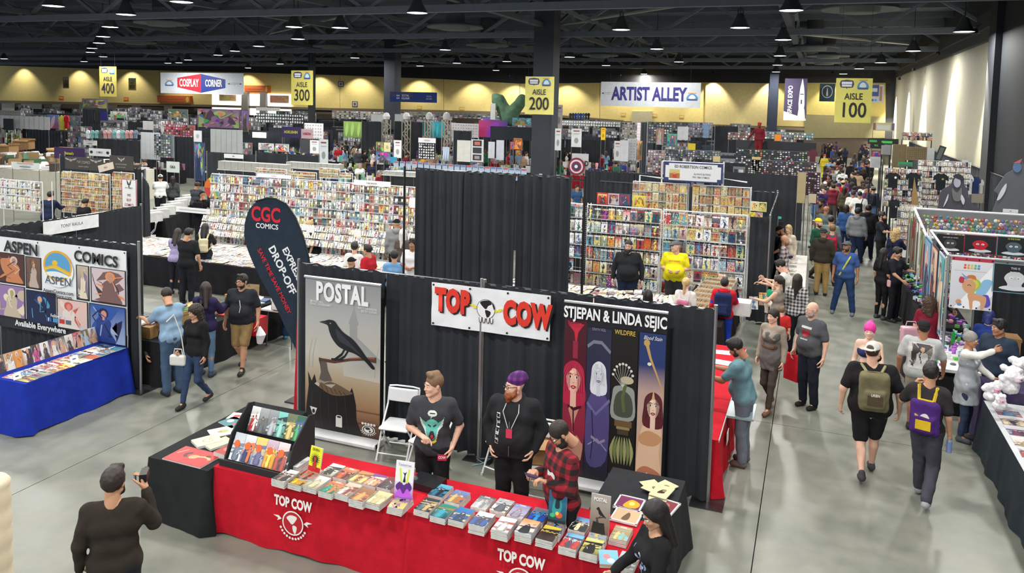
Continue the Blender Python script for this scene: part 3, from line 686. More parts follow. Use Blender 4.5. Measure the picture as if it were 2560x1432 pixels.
 for hk,hcol in hair:
  col=HAIR[hcol] if isinstance(hcol,str) else hcol
  nm={'cap':'cap','capback':'cap','beanie':'beanie','beard':'beard','stubble':'beard'}.get(hk,'hair')
  v,fc=hair_net(hk,round(max(.009,hr),4));mobj(nm,npmesh(nm,TH_(v),fc,'stripe_purple' if(hk=='beanie' and hcol=='stripe') else 'hair' if nm in('hair','beard') else 'cloth'),col if not hcol=='stripe' else None,o)
 if eyes:
  global EYE
  if EYE is None:EYE=eye_mesh()
  R4=HM.to_4x4()
  for sg in(-1,1):
   p=HM@(Vector((sg*.032,.0815,.004))*s)+hc;e=mobj('eye',EYE,None,o);e.matrix_local=Matrix.Translation(p)@R4@Matrix.Scale(s*1.05,4)
  br=MB();T=lambda q:HM@(Vector(q)*s)+hc
  for sg in(-1,1):br.tube([T((sg*.016,.098,.024)),T((sg*.034,.096,.03)),T((sg*.052,.083,.024))],[.0035,.0045,.002],4)
  hcv=next((HAIR[q[1]] for q in hair if isinstance(q[1],str) and q[1] in HAIR),HAIR['dk']);br.build('eyebrows','matte',hcv,o)
  lp=MB();lp.tube([T((-.024,.089,-.062)),T((-.01,.0955,-.058)),T((.01,.0955,-.058)),T((.024,.089,-.062))],[.002,.0045,.0045,.002],5)
  lp.tube([T((-.022,.089,-.063)),T((0,.0955,-.069)),T((.022,.089,-.063))],[.002,.005,.002],5);lp.build('lips','matte',tuple(q*.75 if i else q*.9 for i,q in enumerate(sk)),o)
 inf=dict(o=o,hc=hc,HM=HM,s=s,arms=arms,UP=UPp,d=d,shirt=so,tc=tc,rg=rg,b=b,res=res);PEOPLE[label]=inf
 return inf
def W2(inf,p):
 """local point of a person to the hall"""
 return Matrix.Rotation(inf['o'].rotation_euler.z,3,'Z')@Vector(p)+inf['o'].location
def wearable(inf,name,mb,mat,col):return mb.build(name,mat,col,inf['o'])
def glasses(inf,col=C(20,20,22)):
 T=lambda q:inf['HM']@(Vector(q)*inf['s'])+inf['hc'];mb=MB()
 for sg in(-1,1):
  mb.tube([T((sg*.034+.024*math.cos(t),.107,.004+.018*math.sin(t))) for t in np.linspace(0,2*math.pi,11)],.003,4,cap=False);mb.tube([T((sg*.058,.105,.008)),T((sg*.084,-.0,.008))],.003,4)
 mb.tube([T((-.011,.109,.006)),T((.011,.109,.006))],.003,4);mb.build('glasses','gloss',col,inf['o'])
def decal(inf,name,shapes,w,h,zc,back=False,n=36,xc=0.0,asp=None):
 """a print that follows the shirt: a fine grid projected onto it, coloured cell by cell"""
 so=inf['shirt'];me=so.data;bv=BVHTree.FromPolygons([v.co for v in me.vertices],[tuple(p.vertices) for p in me.polygons])
 s=inf['s'];sg=-1 if back else 1;mb=MB();m_=max(3,int(n*h/w));pts={}
 def inside(x,y,P):
  c=False;j=len(P)-1
  for i in range(len(P)):
   if(P[i][1]>y)!=(P[j][1]>y) and x<(P[j][0]-P[i][0])*(y-P[i][1])/(P[j][1]-P[i][1]+1e-12)+P[i][0]:c=not c
   j=i
  return c
 def pt(i,j):
  if(i,j) not in pts:
   x=((i/n-.5)*w*-sg+xc)*s;z=zc*s+(j/m_-.5)*h*s;hit=bv.ray_cast(Vector((x,sg*.9,z)),Vector((0,-sg,0)));pts[(i,j)]=hit[0]+Vector((0,sg*.004,0)) if hit[0] else None
  return pts[(i,j)]
 for i in range(n):
  for j in range(m_):
   c=None
   for col,P in shapes:
    if inside((i+.5)/n,(j+.5)/m_,P):c=col
   if c is None:continue
   q=[pt(i,j),pt(i+1,j),pt(i+1,j+1),pt(i,j+1)]
   if all(v is not None for v in q):mb.add(q,[(0,1,2,3)],c)
 if mb.v:mobj(name,mb.mesh(name,'print'),None,inf['o'])
def backpack(inf,label,col,w=.3,h=.44,dz=1.22,d=.16,col2=None,strapc=None,mat='cloth',extra=None,diag=False):
 """a bag on the back: its own thing, at the wearer's back"""
 s=inf['s'];b=inf['b'];by=-.105*(.4+.6*b)*s-.02;z=dz*s
 f=Fld((-w,by-d-.12,z-h*.75),(w,by+.1,z+h*.75),.018)
 f.bx((0,by-d*.45,z),(w/2,d/2,h/2),.055);f.bx((0,by-d*.95,z-h*.16),(w*.36,.035,h*.24),.03,.02);f.wrinkle(.004,30,1)
 r=empty('backpack',inf['o'].location,inf['o'].rotation_euler.z,label,'backpack')
 mobj('bag',npmesh('bag',*f.net(),mat),col,r)
 sc=strapc or col2 or col
 mb=MB();sh=1.475*s;fr_=.125*s*(.4+.6*b)+.03
 for sg in((-1,1) if not diag else(1,)):
  mb.tube([(sg*.08,by-.01,z+h*.42),(sg*.1*b,-.06*s,sh),(sg*.1*b,.05*s,sh-.03),(sg*.12*b,fr_,1.32*s),(sg*.15*b,fr_*.6,1.15*s),(sg*.13,by+.01,z-h*.3)],.02,5)
 mb.build('strap',mat,sc,r)
 if col2:
  m2=MB();m2.box((0,by-d*.95-.037,z-h*.16),(w*.5,.012,h*.26));m2.box((0,by-d*.45,z+h*.49),(w*.5,.03,.02));m2.build('pocket',mat,col2,next(c for c in r.children if c.name.startswith('bag')))
 if extra:extra(r,Fr((-w/2,by-d*.97-.01,z-h/2),(1,0,0),(0,0,1)))
 return r
def handbag(pos,rzv,label,col,w=.26,h=.17,d=.1,strap=None,name='handbag',cat='bag'):
 r=empty(name,pos,rzv,label,cat)
 f=Fld((-w*.7,-d,-h*.1-.03),(w*.7,d,h*1.2),.013);f.bx((0,0,h/2),(w/2,d/2,h/2),.03);mobj('bag',npmesh('bag',*f.net(),'gloss'),col,r)
 mb=MB();mb.tube([(-w*.28,0,h),(-w*.22,0,h+.09),(w*.22,0,h+.09),(w*.28,0,h)],.009,6);mb.build('handle','gloss',col,r)
 m2=MB();m2.box((0,-d/2-.004,h*.62),(w*.86,.012,h*.5));m2.build('flap','gloss',tuple(q*.85 for q in col[:3])+(1,),r);m3=MB();m3.box((0,-d/2-.012,h*.45),(.03,.008,.03));m3.build('clasp','metal',C(200,180,100),next(c for c in r.children if c.name.startswith('flap')))
 if strap:MB().tube(strap,.009,5).build('strap','gloss',col,r)
 return r
def drape_wall(p0,p1,label,zt=2.44,zb=.03,col=DRAPE,npan=None,posts=(0,1),amp=.035,group=None,mid=False,seg=None,thick=True):
 """a run of pleated curtain between uprights: post, post_base, rail, curtain"""
 p0=Vector((p0[0],p0[1],0));p1=Vector((p1[0],p1[1],0));L=(p1-p0).length;a=math.atan2(p1.y-p0.y,p1.x-p0.x)
 o=empty('pipe_and_drape',p0,a,label,'curtain',group)
 npan=npan or max(1,round(L/1.5));pw=L/npan
 for k in range(npan):
  nx=seg or max(6,int(pw/.045));x0=k*pw+.01;x1=(k+1)*pw-.01;vs=[];fs=[];ph=rnd.random()*6;fq=2*math.pi/rnd.uniform(.13,.2)
  rows=[zt+.0,zt-.05,zt-.12,zt*.6,zt*.25,zb]
  for side in(0,1):
   for j,z in enumerate(rows):
    for i in range(nx+1):
     x=x0+(x1-x0)*i/nx;g=(.25,.5,.8,1,1.15,1.25)[j]*amp
     y=g*(math.sin(fq*x+ph)+.5*math.sin(fq*.37*x+ph*2)+.25*math.sin(2.3*fq*x));vs.append((x,y+(-.02 if side==0 else-.005),z+.012*math.sin(fq*3*x)*(j==0)))
  R_=nx+1;n1=R_*len(rows)
  for j in range(len(rows)-1):
   for i in range(nx):
    q=j*R_+i;fs.append((q,q+R_,q+R_+1,q+1));
    if thick:fs.append((q+n1,q+1+n1,q+R_+1+n1,q+R_+n1))
  if not thick:vs=vs[:n1]
  me=MB();me.add(vs,fs);me.build('curtain','drape',col,o,True)
 MB().tube([(0,0,zt-.02),(L,0,zt-.02)],.019,6).build('rail','metal',C(120,122,124),o)
 for t in posts:
  x=L*t;MB().tube([(x,0,0),(x,0,zt+.05)],.025,8).build('post','metal',C(170,172,174),o);MB().bbox((x-.2,-.2,0),(x+.2,.2,.012)).build('post_base','metal',C(90,92,94),o)
 return o
def rail_drape(*a,**k):return drape_wall(*a,**k)
def id_sign(fr,w,h,s,label,size=None,color=C(70,70,74),xs=.9):
 r=empty('booth_sign',fr.o,0,label,'sign');r.location=fr.o;f=Fr((0,0,0),fr.u,fr.v)
 M=f.M();mb=MB();mb.box(f.p(w/2,h/2,.004),(w,h,.006),M);mb.build('board','card',C(236,238,240),r)
 if s:text('lettering',s,f,size or h*.34,color,r,w/2,h/2,xs,d=.009)
 return r
def table(x0,x1,y0,y1,z,label,rot=0.0,col=C(210,210,208),group=None):
 cx,cy=(x0+x1)/2,(y0+y1)/2;o=empty('folding_table',(cx,cy,0),rot,label,'table',group);w,d=(x1-x0)/2,(y1-y0)/2
 MB().bbox((-w,-d,z-.04),(w,d,z-.008)).build('tabletop','matte',col,o)
 for sx_ in(-1,1):
  for sy_ in(-1,1):MB().tube([(sx_*(w-.12),sy_*(d-.08),z-.05),(sx_*(w-.1),sy_*(d-.05),0)],.014,6).build('leg','metal',C(110,112,116),o)
 return o
def tablecloth(x0,x1,y0,y1,z,label,col,rot=0.0,drop=None,flare=.05,cat='tablecloth',group=None,mat='cloth',folds=1.0,bare=()):
 cx,cy=(x0+x1)/2,(y0+y1)/2;w,d=(x1-x0)/2+.008,(y1-y0)/2+.008;zb=.015 if drop is None else z-drop
 per=[];st=.035 if w+d<3 else.05
 def seg(a,b_,nx_,ny_,tagv):
  n_=max(2,int(math.dist(a,b_)/st))
  for i in range(n_):t=i/n_;per.append((a[0]+(b_[0]-a[0])*t,a[1]+(b_[1]-a[1])*t,nx_,ny_,min(t,1-t)*math.dist(a,b_),tagv))
 seg((-w,-d),(w,-d),0,-1,'f');seg((w,-d),(w,d),1,0,'r');seg((w,d),(-w,d),0,1,'b');seg((-w,d),(-w,-d),-1,0,'l')
 vs=[];fs=[];n_=len(per);zs=[z,z-.012,z*.7+zb*.3,z*.35+zb*.65,zb];ph=rnd.random()*6
 s_=0
 for j,zz in enumerate(zs):
  t=(z-zz)/max(z-zb,.01)
  for i,(x,y,nx_,ny_,ce_,tg) in enumerate(per):
   u=i*st;wv=folds*(.5*math.sin(u*9+ph)+.5*math.sin(u*4.1+ph*2)+.3*math.sin(u*17+ph))*.026*t
   cr=max(0,1-ce_/.14);off=flare*t+wv+cr*.06*t
   if i<n_:
    vs.append((x+nx_*off,y+ny_*off,zz+(0.012*math.sin(u*5+ph) if j==4 else 0)))
 for j in range(len(zs)-1):
  for i in range(n_):a=j*n_+i;b_=j*n_+(i+1)%n_;fs.append((a,a+n_,b_+n_,b_))
 vs.append((0,0,z));k=len(vs)-1
 for i in range(n_):fs.append((i,(i+1)%n_,k))
 mb=MB();mb.add(vs,fs);o=mb.build('tablecloth',mat,col,None,False);o.location=(cx,cy,0);o.rotation_euler=(0,0,rot)
 for i,p in enumerate(o.data.polygons):p.use_smooth=i<n_*(len(zs)-1) and i>=n_
 return tag(o,label,cat,group)
def wfr(x0,y0,x1,y1,Y):
 """rectangle facing the camera side on the plane y = Y from its top-left and bottom-right pixels"""
 a=aty(x0,y0,Y);b_=aty(x1,y1,Y);return Fr((a.x,Y,b_.z),(1,0,0),(0,0,1)),b_.x-a.x,a.z-b_.z
def cloth_grid(fr,w,h,nx_,nz_,amp,ph=0.0):
 mb=MB();vs=[]
 for j in range(nz_+1):
  for i in range(nx_+1):
   x,y=w*i/nx_,h*j/nz_;vs.append(fr.p(x,y,amp*(math.sin(x*11+2.2*math.sin(y*6+ph)+ph)+.6*math.sin(y*17+x*7+ph))))
 fs=[(j*(nx_+1)+i,j*(nx_+1)+i+1,(j+1)*(nx_+1)+i+1,(j+1)*(nx_+1)+i) for j in range(nz_) for i in range(nx_)]
 mb.add(vs,fs);mb.add([fr.p(0,0,-.004),fr.p(w,0,-.004),fr.p(w,h,-.004),fr.p(0,h,-.004)],[(3,2,1,0)]);return mb
BK={}
def bookmesh(w,h,t,style,page=C(205,205,200)):
 k=(w,h,t,style)
 if k in BK:return BK[k]
 me=bpy.data.meshes.new('book');x,y=w/2,h/2
 vs=[(-x,-y,0),(x,-y,0),(x,y,0),(-x,y,0),(-x,-y,t),(x,-y,t),(x,y,t),(-x,y,t)]
 fs=[(4,5,6,7),(3,2,1,0),(0,1,5,4),(1,2,6,5),(2,3,7,6),(3,0,4,7)]
 me.from_pydata(vs,[],fs);me.materials.append(MATS[style]);me.materials.append(MATS['card'])
 me.polygons.foreach_set('material_index',[0,0,1,1,1,0]);uv=me.uv_layers.new(name='UVMap')
 uv.data.foreach_set('uv',[0,0,1,0,1,1,0,1]+[0,0,1,0,1,1,0,1]+[0,0]*4*4);me.update();BK[k]=me;return me
def book(name,M4,w,h,t,style,label=None,group=None,parent=None,cat='book'):
 o=bpy.data.objects.new(name,bookmesh(w,h,t,style));COL.objects.link(o);o.matrix_world=M4;o.color=C(205,205,200)
 if parent:o.parent=parent
 elif label:tag(o,label,cat,group)
 return o
def pose(loc,rz_=0,tilt=0):return Matrix.Translation(loc)@Matrix.Rotation(rz_,4,'Z')@Matrix.Rotation(tilt,4,'X')
def mfr(M4,w,h,t):
 R3=M4.to_3x3();u=R3@Vector((1,0,0));v=R3@Vector((0,1,0));return Fr(M4@Vector((-w/2,-h/2,t)),u,v)
def cover_art(o,M4,w,h,t,bg,fig,title=None,tcol=C(240,240,240),sh=None,seed=0):
 f=Fr((-w/2,-h/2,t),(1,0,0),(0,1,0));g=random.Random(seed);cx=.5+g.uniform(-.1,.1)
 S_=[([bg[0],bg[0],bg[1],bg[1]],Rc(0,0,1,1))]
 if sh:S_+=sh
 else:
  dk=tuple(q*.5+.01 for q in fig[0][:3])+(1,)
  for k_ in range(3):y=g.uniform(.05,.7);S_.append((fig[-1],[(0,y),(0,y+.05),(1,y+g.uniform(.05,.2)),(1,y+g.uniform(-.05,.05))]))
  nf=g.choice((1,2,3)) if len(fig)>1 else 1
  for k_ in range(nf):
   c=fig[k_%len(fig)];x=.5+(k_-(nf-1)/2)*.3+g.uniform(-.05,.05);q=.2 if nf==1 else.14;y=g.uniform(.3,.4)
   S_.append((dk,Sm([(x-q*1.5,.03),(x-q*1.3,y),(x-q*.6,y+.24),(x,y+.3),(x+q*.7,y+.22),(x+q*1.3,y-.05),(x+q*1.2,.03)],3)))
   S_.append((c,Sm([(x-q,.06),(x-q*.8,y),(x-q*.9,y+.12),(x,y+.2),(x+q*.9,y+.1),(x+q*.7,y-.08),(x+q*.5,.06)],3)))
   S_.append((c,Ln([(x-q*2,y-.05+g.uniform(-.1,.15)),(x-q*.6,y+.1),(x+q*.6,y+.12),(x+q*2,y+g.uniform(-.1,.2))],.05)))
   S_.append((C(214,170,142),Ell(x,y+.25,.075,.062,8)));S_.append((dk,Ell(x-.01,y+.29,.085,.045,8)))
  for k_ in range(5):x=g.uniform(.05,.95);y=g.uniform(.05,.75);S_.append((g.choice(fig+[dk,C(235,235,235)]),Ln([(x,y),(x+g.uniform(-.2,.2),y+g.uniform(-.15,.15))],.025)))
 S_=[(c,[(min(max(x,.004),.996),min(max(y,.004),.996)) for x,y in p]) for c,p in S_]
 if title:
  S_.append((tcol,Rc(.1,.84,.9,.855)))
 pr_=art('cover_print',f,S_,o,w,h,.0006,.00015)
 if title:text('title',title,f,h*.11,tcol,pr_,w/2,h*.9,.8,bold=.02,d=.004)
def stack(px,py,z,rot,n,desc,bg,fig,title=None,tcol=C(240,240,240),w=.17,h=.26,t=.016,sh=None,where=''):
 c=at(px,py,z+n*t);rg_=random.Random(int(px*7+py))
 for k in range(n):
  M4=pose((c.x+rg_.uniform(-.003,.003),c.y+rg_.uniform(-.003,.003),z+k*t),rot+rg_.uniform(-.015,.015))
  top_=k==n-1
  lab=('paperback with %s cover topping its pile, %s' if top_ else 'paperback under the one with %s cover, %s')%(desc,where)
  o=book('paperback_book',M4,w,h,t-.0015,'cover_dark',lab,'paperbacks in piles on the red tables' if not top_ else 'paperbacks on the red tables')
  if top_:cover_art(o,M4,w,h,t-.0015,bg,fig,title,tcol,sh,int(px))
def standing(px,py,z,w,h,rot,tilt,name,label,draw,Y=None,t=.012,xp=None):
 """a book or sign standing upright on a small stand; px,py = its bottom centre"""
 c=at(px,py,z);M4=pose(c,rot,math.radians(90-tilt))@Matrix.Translation((0,h/2,0))
 o=book(name,M4,w,h,t,'cover_dark',label,None);f=Fr((-w/2,-h/2,t),(1,0,0),(0,1,0));draw(o,f)
 return o
YB=9.7
drape_wall((-7.12,YB),(-4.1,YB),'black pleated curtain wall behind the raven banner, left half of the near booth back',posts=(0,))
drape_wall((-4.1,YB),(-1.04,YB),'black pleated curtain wall behind the two standing vendors, right half of the near booth back',posts=(0,1))
tag(MB().tube([(-4.1,YB-.1,0),(-4.1,YB-.1,2.52)],.022,8).build('upright_pole','metal',C(176,178,180)),'slim grey upright pole in front of the curtain between the two bearded and clean-shaven vendors','pole')
def stand_banner(x0,y0,x1,y1,Y,label,draw,base=True):
 fr,w,h=wfr(x0,y0,x1,y1,Y);r=empty('roll_up_banner',(fr.o.x+w/2,Y,0),0,label,'banner')
 f=Fr((-w/2,0,fr.o.z),(1,0,0),(0,0,1));zb=fr.o.z
 MB().bbox((-w/2,-.002,zb),(w/2,.004,zb+h)).build('print_sheet','matte',C(60,60,62),r)
 mb=MB();mb.bbox((-w/2-.02,-.14,max(zb-.1,.0)),(w/2+.02,.08,zb-.01));mb.tube([(-w/2-.02,-.14,zb-.05),(w/2+.02,-.14,zb-.05)],.045,8);mb.build('base_cassette','gloss',C(225,226,228),r)
 MB().tube([(-w/2-.01,-.01,zb+h),(w/2+.01,-.01,zb+h)],.02,6).build('top_rail','metal',C(215,216,218),r)
 MB().tube([(0,.04,0),(0,.04,zb+h)],.012,5).build('support_pole','metal',C(120,122,124),r)
 draw(r,f,w,h);return r
def draw_raven(r,f,w,h):
 g0,g1,g2,g3,g4=C(140,142,146),C(172,173,172),C(190,186,174),C(158,122,92),C(62,40,34)
 sh=[([g1,g1,g0,g0],Rc(0,.75,1,1)),([g2,g2,g1,g1],Rc(0,.5,1,.75)),([C(172,152,124)]*2+[g2]*2,Rc(0,.33,1,.5)),([g3,g3,C(172,152,124),C(172,152,124)],Rc(0,.2,1,.33)),([g4,g4,g3,g3],Rc(0,0,1,.2))]
 fog=C(150,152,152)
 sh+=[([g1,fog,fog,g2,g2],[(.5,.58),(.66,.66),(1,.52),(1,.37),(.52,.38)]),(fog,[(.6,.6),(.6,.72),(.585,.73),(.645,.82),(.655,.86),(.665,.82),(.715,.73),(.7,.72),(.7,.62)]),(fog,Rc(.65,.84,.66,.9)),(fog,Rc(.63,.875,.68,.88))]
 for x in(.05,.1,.93):sh.append((C(160,160,156),Ln([(x,.4),(x+.01,.5),(x+.05,.6)],[.012,.006,.003])))
 sh+=[(C(120,78,56),Rc(.55,.16,1,.17)),(C(150,100,70),Rc(.5,.12,1,.126)),(C(96,58,44),Rc(.62,.08,1,.09))]
 st=C(26,22,24)
 sh+=[(st,[(0,0),(.02,.15),(.05,.28),(.04,.37),(.09,.31),(.13,.36),(.16,.30),(.36,.31),(.6,.27),(.635,.31),(.66,.27),(.69,.2),(.70,.1),(.78,.0)])]
 sh+=[(C(106,84,66),Sm([(.16,.295),(.36,.325),(.6,.285),(.64,.27),(.5,.245),(.36,.24),(.24,.265)],4)),(C(190,180,166),[(.16,.31),(.2,.3),(.19,.28),(.13,.295)]),(C(176,168,156),[(.27,.30),(.42,.315),(.36,.285)])]
 for i in range(6):sh.append((C(60,44,36),Ln([(.22+.06*i,.30-.006*i),(.26+.06*i,.25)],.006)))
 for i in range(5):sh.append((C(58,54,56),Ln([(.1+.11*i,.24),(.09+.12*i,.1),(.12+.12*i,.02)],.006)))
 sh+=[(C(92,84,78),[(.2,.45),(.29,.46),(.31,.40),(.37,.335),(.26,.305),(.19,.32),(.22,.38)]),(C(150,140,130),[(.37,.335),(.26,.305),(.19,.32),(.2,.33),(.27,.32)])]
 sh+=[(C(84,52,40),Ln([(.19,.462),(.4,.463),(.62,.495),(.78,.512),(.95,.515)],[.022,.02,.018,.022,.036])),(C(150,86,62),Ln([(.6,.5),(.8,.52),(.93,.525)],.008)),(C(60,54,52),[(.19,.475),(.2,.44),(.215,.43),(.215,.475)])]
 bk=C(20,22,28)
 sh+=[(bk,Ln([(.55,.57),(.5,.52),(.4,.475)],.018)),(bk,Ln([(.6,.565),(.54,.51),(.46,.478)],.016)),(bk,Ln([(.36,.478),(.44,.482),(.52,.482)],.012))]
 sh+=[(bk,Sm([(.2,.712),(.27,.724),(.33,.735),(.4,.73),(.45,.70),(.52,.665),(.64,.63),(.74,.58),(.82,.53),(.93,.468),(.9,.455),(.8,.5),(.68,.535),(.56,.548),(.45,.57),(.37,.615),(.33,.66),(.31,.695),(.26,.705)],4))]
 sh+=[(C(44,50,60),Sm([(.42,.68),(.52,.64),(.68,.57),(.76,.53),(.6,.575),(.46,.61)],4)),(C(120,124,130),Ell(.345,.712,.012,.005,8)),(C(70,74,80),Ln([(.2,.712),(.3,.713)],.004))]
 sh+=[(C(225,225,222),Rc(.425,.035,.51,.10)),(C(225,225,222),Ell(.468,.103,.042,.012,14)),(C(60,40,34),Ell(.468,.103,.03,.007,12)),(C(215,215,212),[(.07,.14),(.17,.135),(.125,.07)]),(C(40,34,34),Ell(.122,.112,.02,.015,8))]
 sh+=cow_logo(.86,.055,.085,.03,w/h)
 art('banner_print',f,sh,r,w,h,.003)
 text('title','POSTAL',f,.36,C(236,238,240),r,w*.5,h*.91,.62,bold=.045,d=.026,space=1.12)
 for c,a,y,al in(('BRYAN HILL',.08,.845,'LEFT'),('ISAAC GOODHART',.08,.828,'LEFT'),('MATT HAWKINS',.96,.84,'RIGHT'),('BETSY GONIA',.96,.822,'RIGHT')):text('credit',c,f,.045,C(225,226,228),r,w*a,h*y,.9,align=al,d=.026)
def cow_logo(cx,cy,rx_,ry,asp=1.0,white=C(232,232,230),dark=C(50,44,44)):
 sh=[(white,Ell(cx,cy,rx_,ry*1.0,20)),(dark,Ell(cx,cy,rx_*.86,ry*.86,20)),(white,Ell(cx,cy,rx_*.7,ry*.7,18))]
 sh+=[(dark,Sm([(cx-rx_*.5,cy+ry*.4),(cx,cy+ry*.55),(cx+rx_*.3,cy+ry*.2),(cx-rx_*.1,cy-ry*.05),(cx-rx_*.4,cy+ry*.05)],3)),(dark,Sm([(cx+rx_*.1,cy-ry*.05),(cx+rx_*.4,cy-ry*.2),(cx+rx_*.15,cy-ry*.6)],3))]
 for i in range(9):
  a=math.radians(200+i*17.5);sh.append((white,Ell(cx+rx_*1.18*math.cos(a),cy+ry*1.18*math.sin(a),rx_*.11,ry*.11,6)))
 for i in range(5):sh.append((white,Ell(cx+rx_*(-.9+.45*i),cy+ry*1.25,rx_*.2,ry*.27,8)))
 return sh
stand_banner(764,690,949,1100,9.42,'tall roll-up banner of a black raven perched on an axe handle above a stump',draw_raven)
def face(cx,cy,rx_,ry,sk,hair,lip,eye=C(40,50,60),style=0):
 s=[(hair,Sm([(cx-rx_*1.45,cy-ry*1.9),(cx-rx_*1.5,cy),(cx-rx_*1.2,cy+ry*1.1),(cx,cy+ry*1.6),(cx+rx_*1.2,cy+ry*1.1),(cx+rx_*1.5,cy),(cx+rx_*1.5,cy-ry*1.9)],4)),(sk,Rc(cx-rx_*.4,cy-ry*2.2,cx+rx_*.4,cy-ry*.5)),(sk,Sm([(cx-rx_,cy+ry*.3),(cx-rx_*.6,cy+ry),(cx+rx_*.6,cy+ry),(cx+rx_,cy+ry*.3),(cx+rx_*.75,cy-ry*.6),(cx,cy-ry*1.15),(cx-rx_*.75,cy-ry*.6)],4))]
 for sg in(-1,1):
  s+=[(C(235,232,230),Ell(cx+sg*rx_*.45,cy+ry*.22,rx_*.26,ry*.12,10)),(eye,Ell(cx+sg*rx_*.45,cy+ry*.24,rx_*.12,ry*.11,8)),(hair,Ln([(cx+sg*rx_*.15,cy+ry*.42),(cx+sg*rx_*.45,cy+ry*.52),(cx+sg*rx_*.78,cy+ry*.4)],ry*.06))]
 s+=[(tuple(q*.7 for q in sk[:3])+(1,),Ell(cx,cy-ry*.22,rx_*.16,ry*.07,8)),(lip,Sm([(cx-rx_*.4,cy-ry*.55),(cx,cy-ry*.44),(cx+rx_*.4,cy-ry*.55),(cx,cy-ry*.75)],3)),(hair,Sm([(cx-rx_*1.1,cy+ry*.2),(cx-rx_*.9,cy+ry*.95),(cx,cy+ry*1.35),(cx+rx_*.95,cy+ry*.9),(cx+rx_*1.1,cy+ry*.2),(cx+rx_*.55,cy+ry*.8),(cx-rx_*.2,cy+ry*.95)],3))]
 lt=tuple(min(1,q*1.5+.03) for q in hair[:3])+(1,);dk_=tuple(q*.5 for q in hair[:3])+(1,)
 s.insert(3,(tuple(q*.78 for q in sk[:3])+(1,),Sm([(cx+rx_*.45,cy+ry*.8),(cx+rx_,cy+ry*.3),(cx+rx_*.75,cy-ry*.6),(cx+rx_*.1,cy-ry*1.1),(cx+rx_*.5,cy-ry*.4),(cx+rx_*.62,cy+ry*.2)],3)))
 for i in range(7):
  t=-1.35+i*.14;s.append((lt if i%2 else dk_,Ln([(cx+rx_*t*.5,cy+ry*1.3),(cx+rx_*t,cy+ry*.3),(cx+rx_*(t-.02),cy-ry*(.7+.2*(i%3)))],rx_*.05)));s.append((dk_ if i%2 else lt,Ln([(cx-rx_*t*.5,cy+ry*1.3),(cx-rx_*t,cy+ry*.3),(cx-rx_*(t-.05),cy-ry*(.8+.2*(i%2)))],rx_*.05)))
 s+=[(tuple(min(1,q*1.2) for q in sk[:3])+(1,),Ell(cx-rx_*.2,cy+ry*.65,rx_*.35,ry*.12,8)),(C(240,236,232),Ell(cx,cy-ry*.58,rx_*.18,ry*.035,6))]
 return s
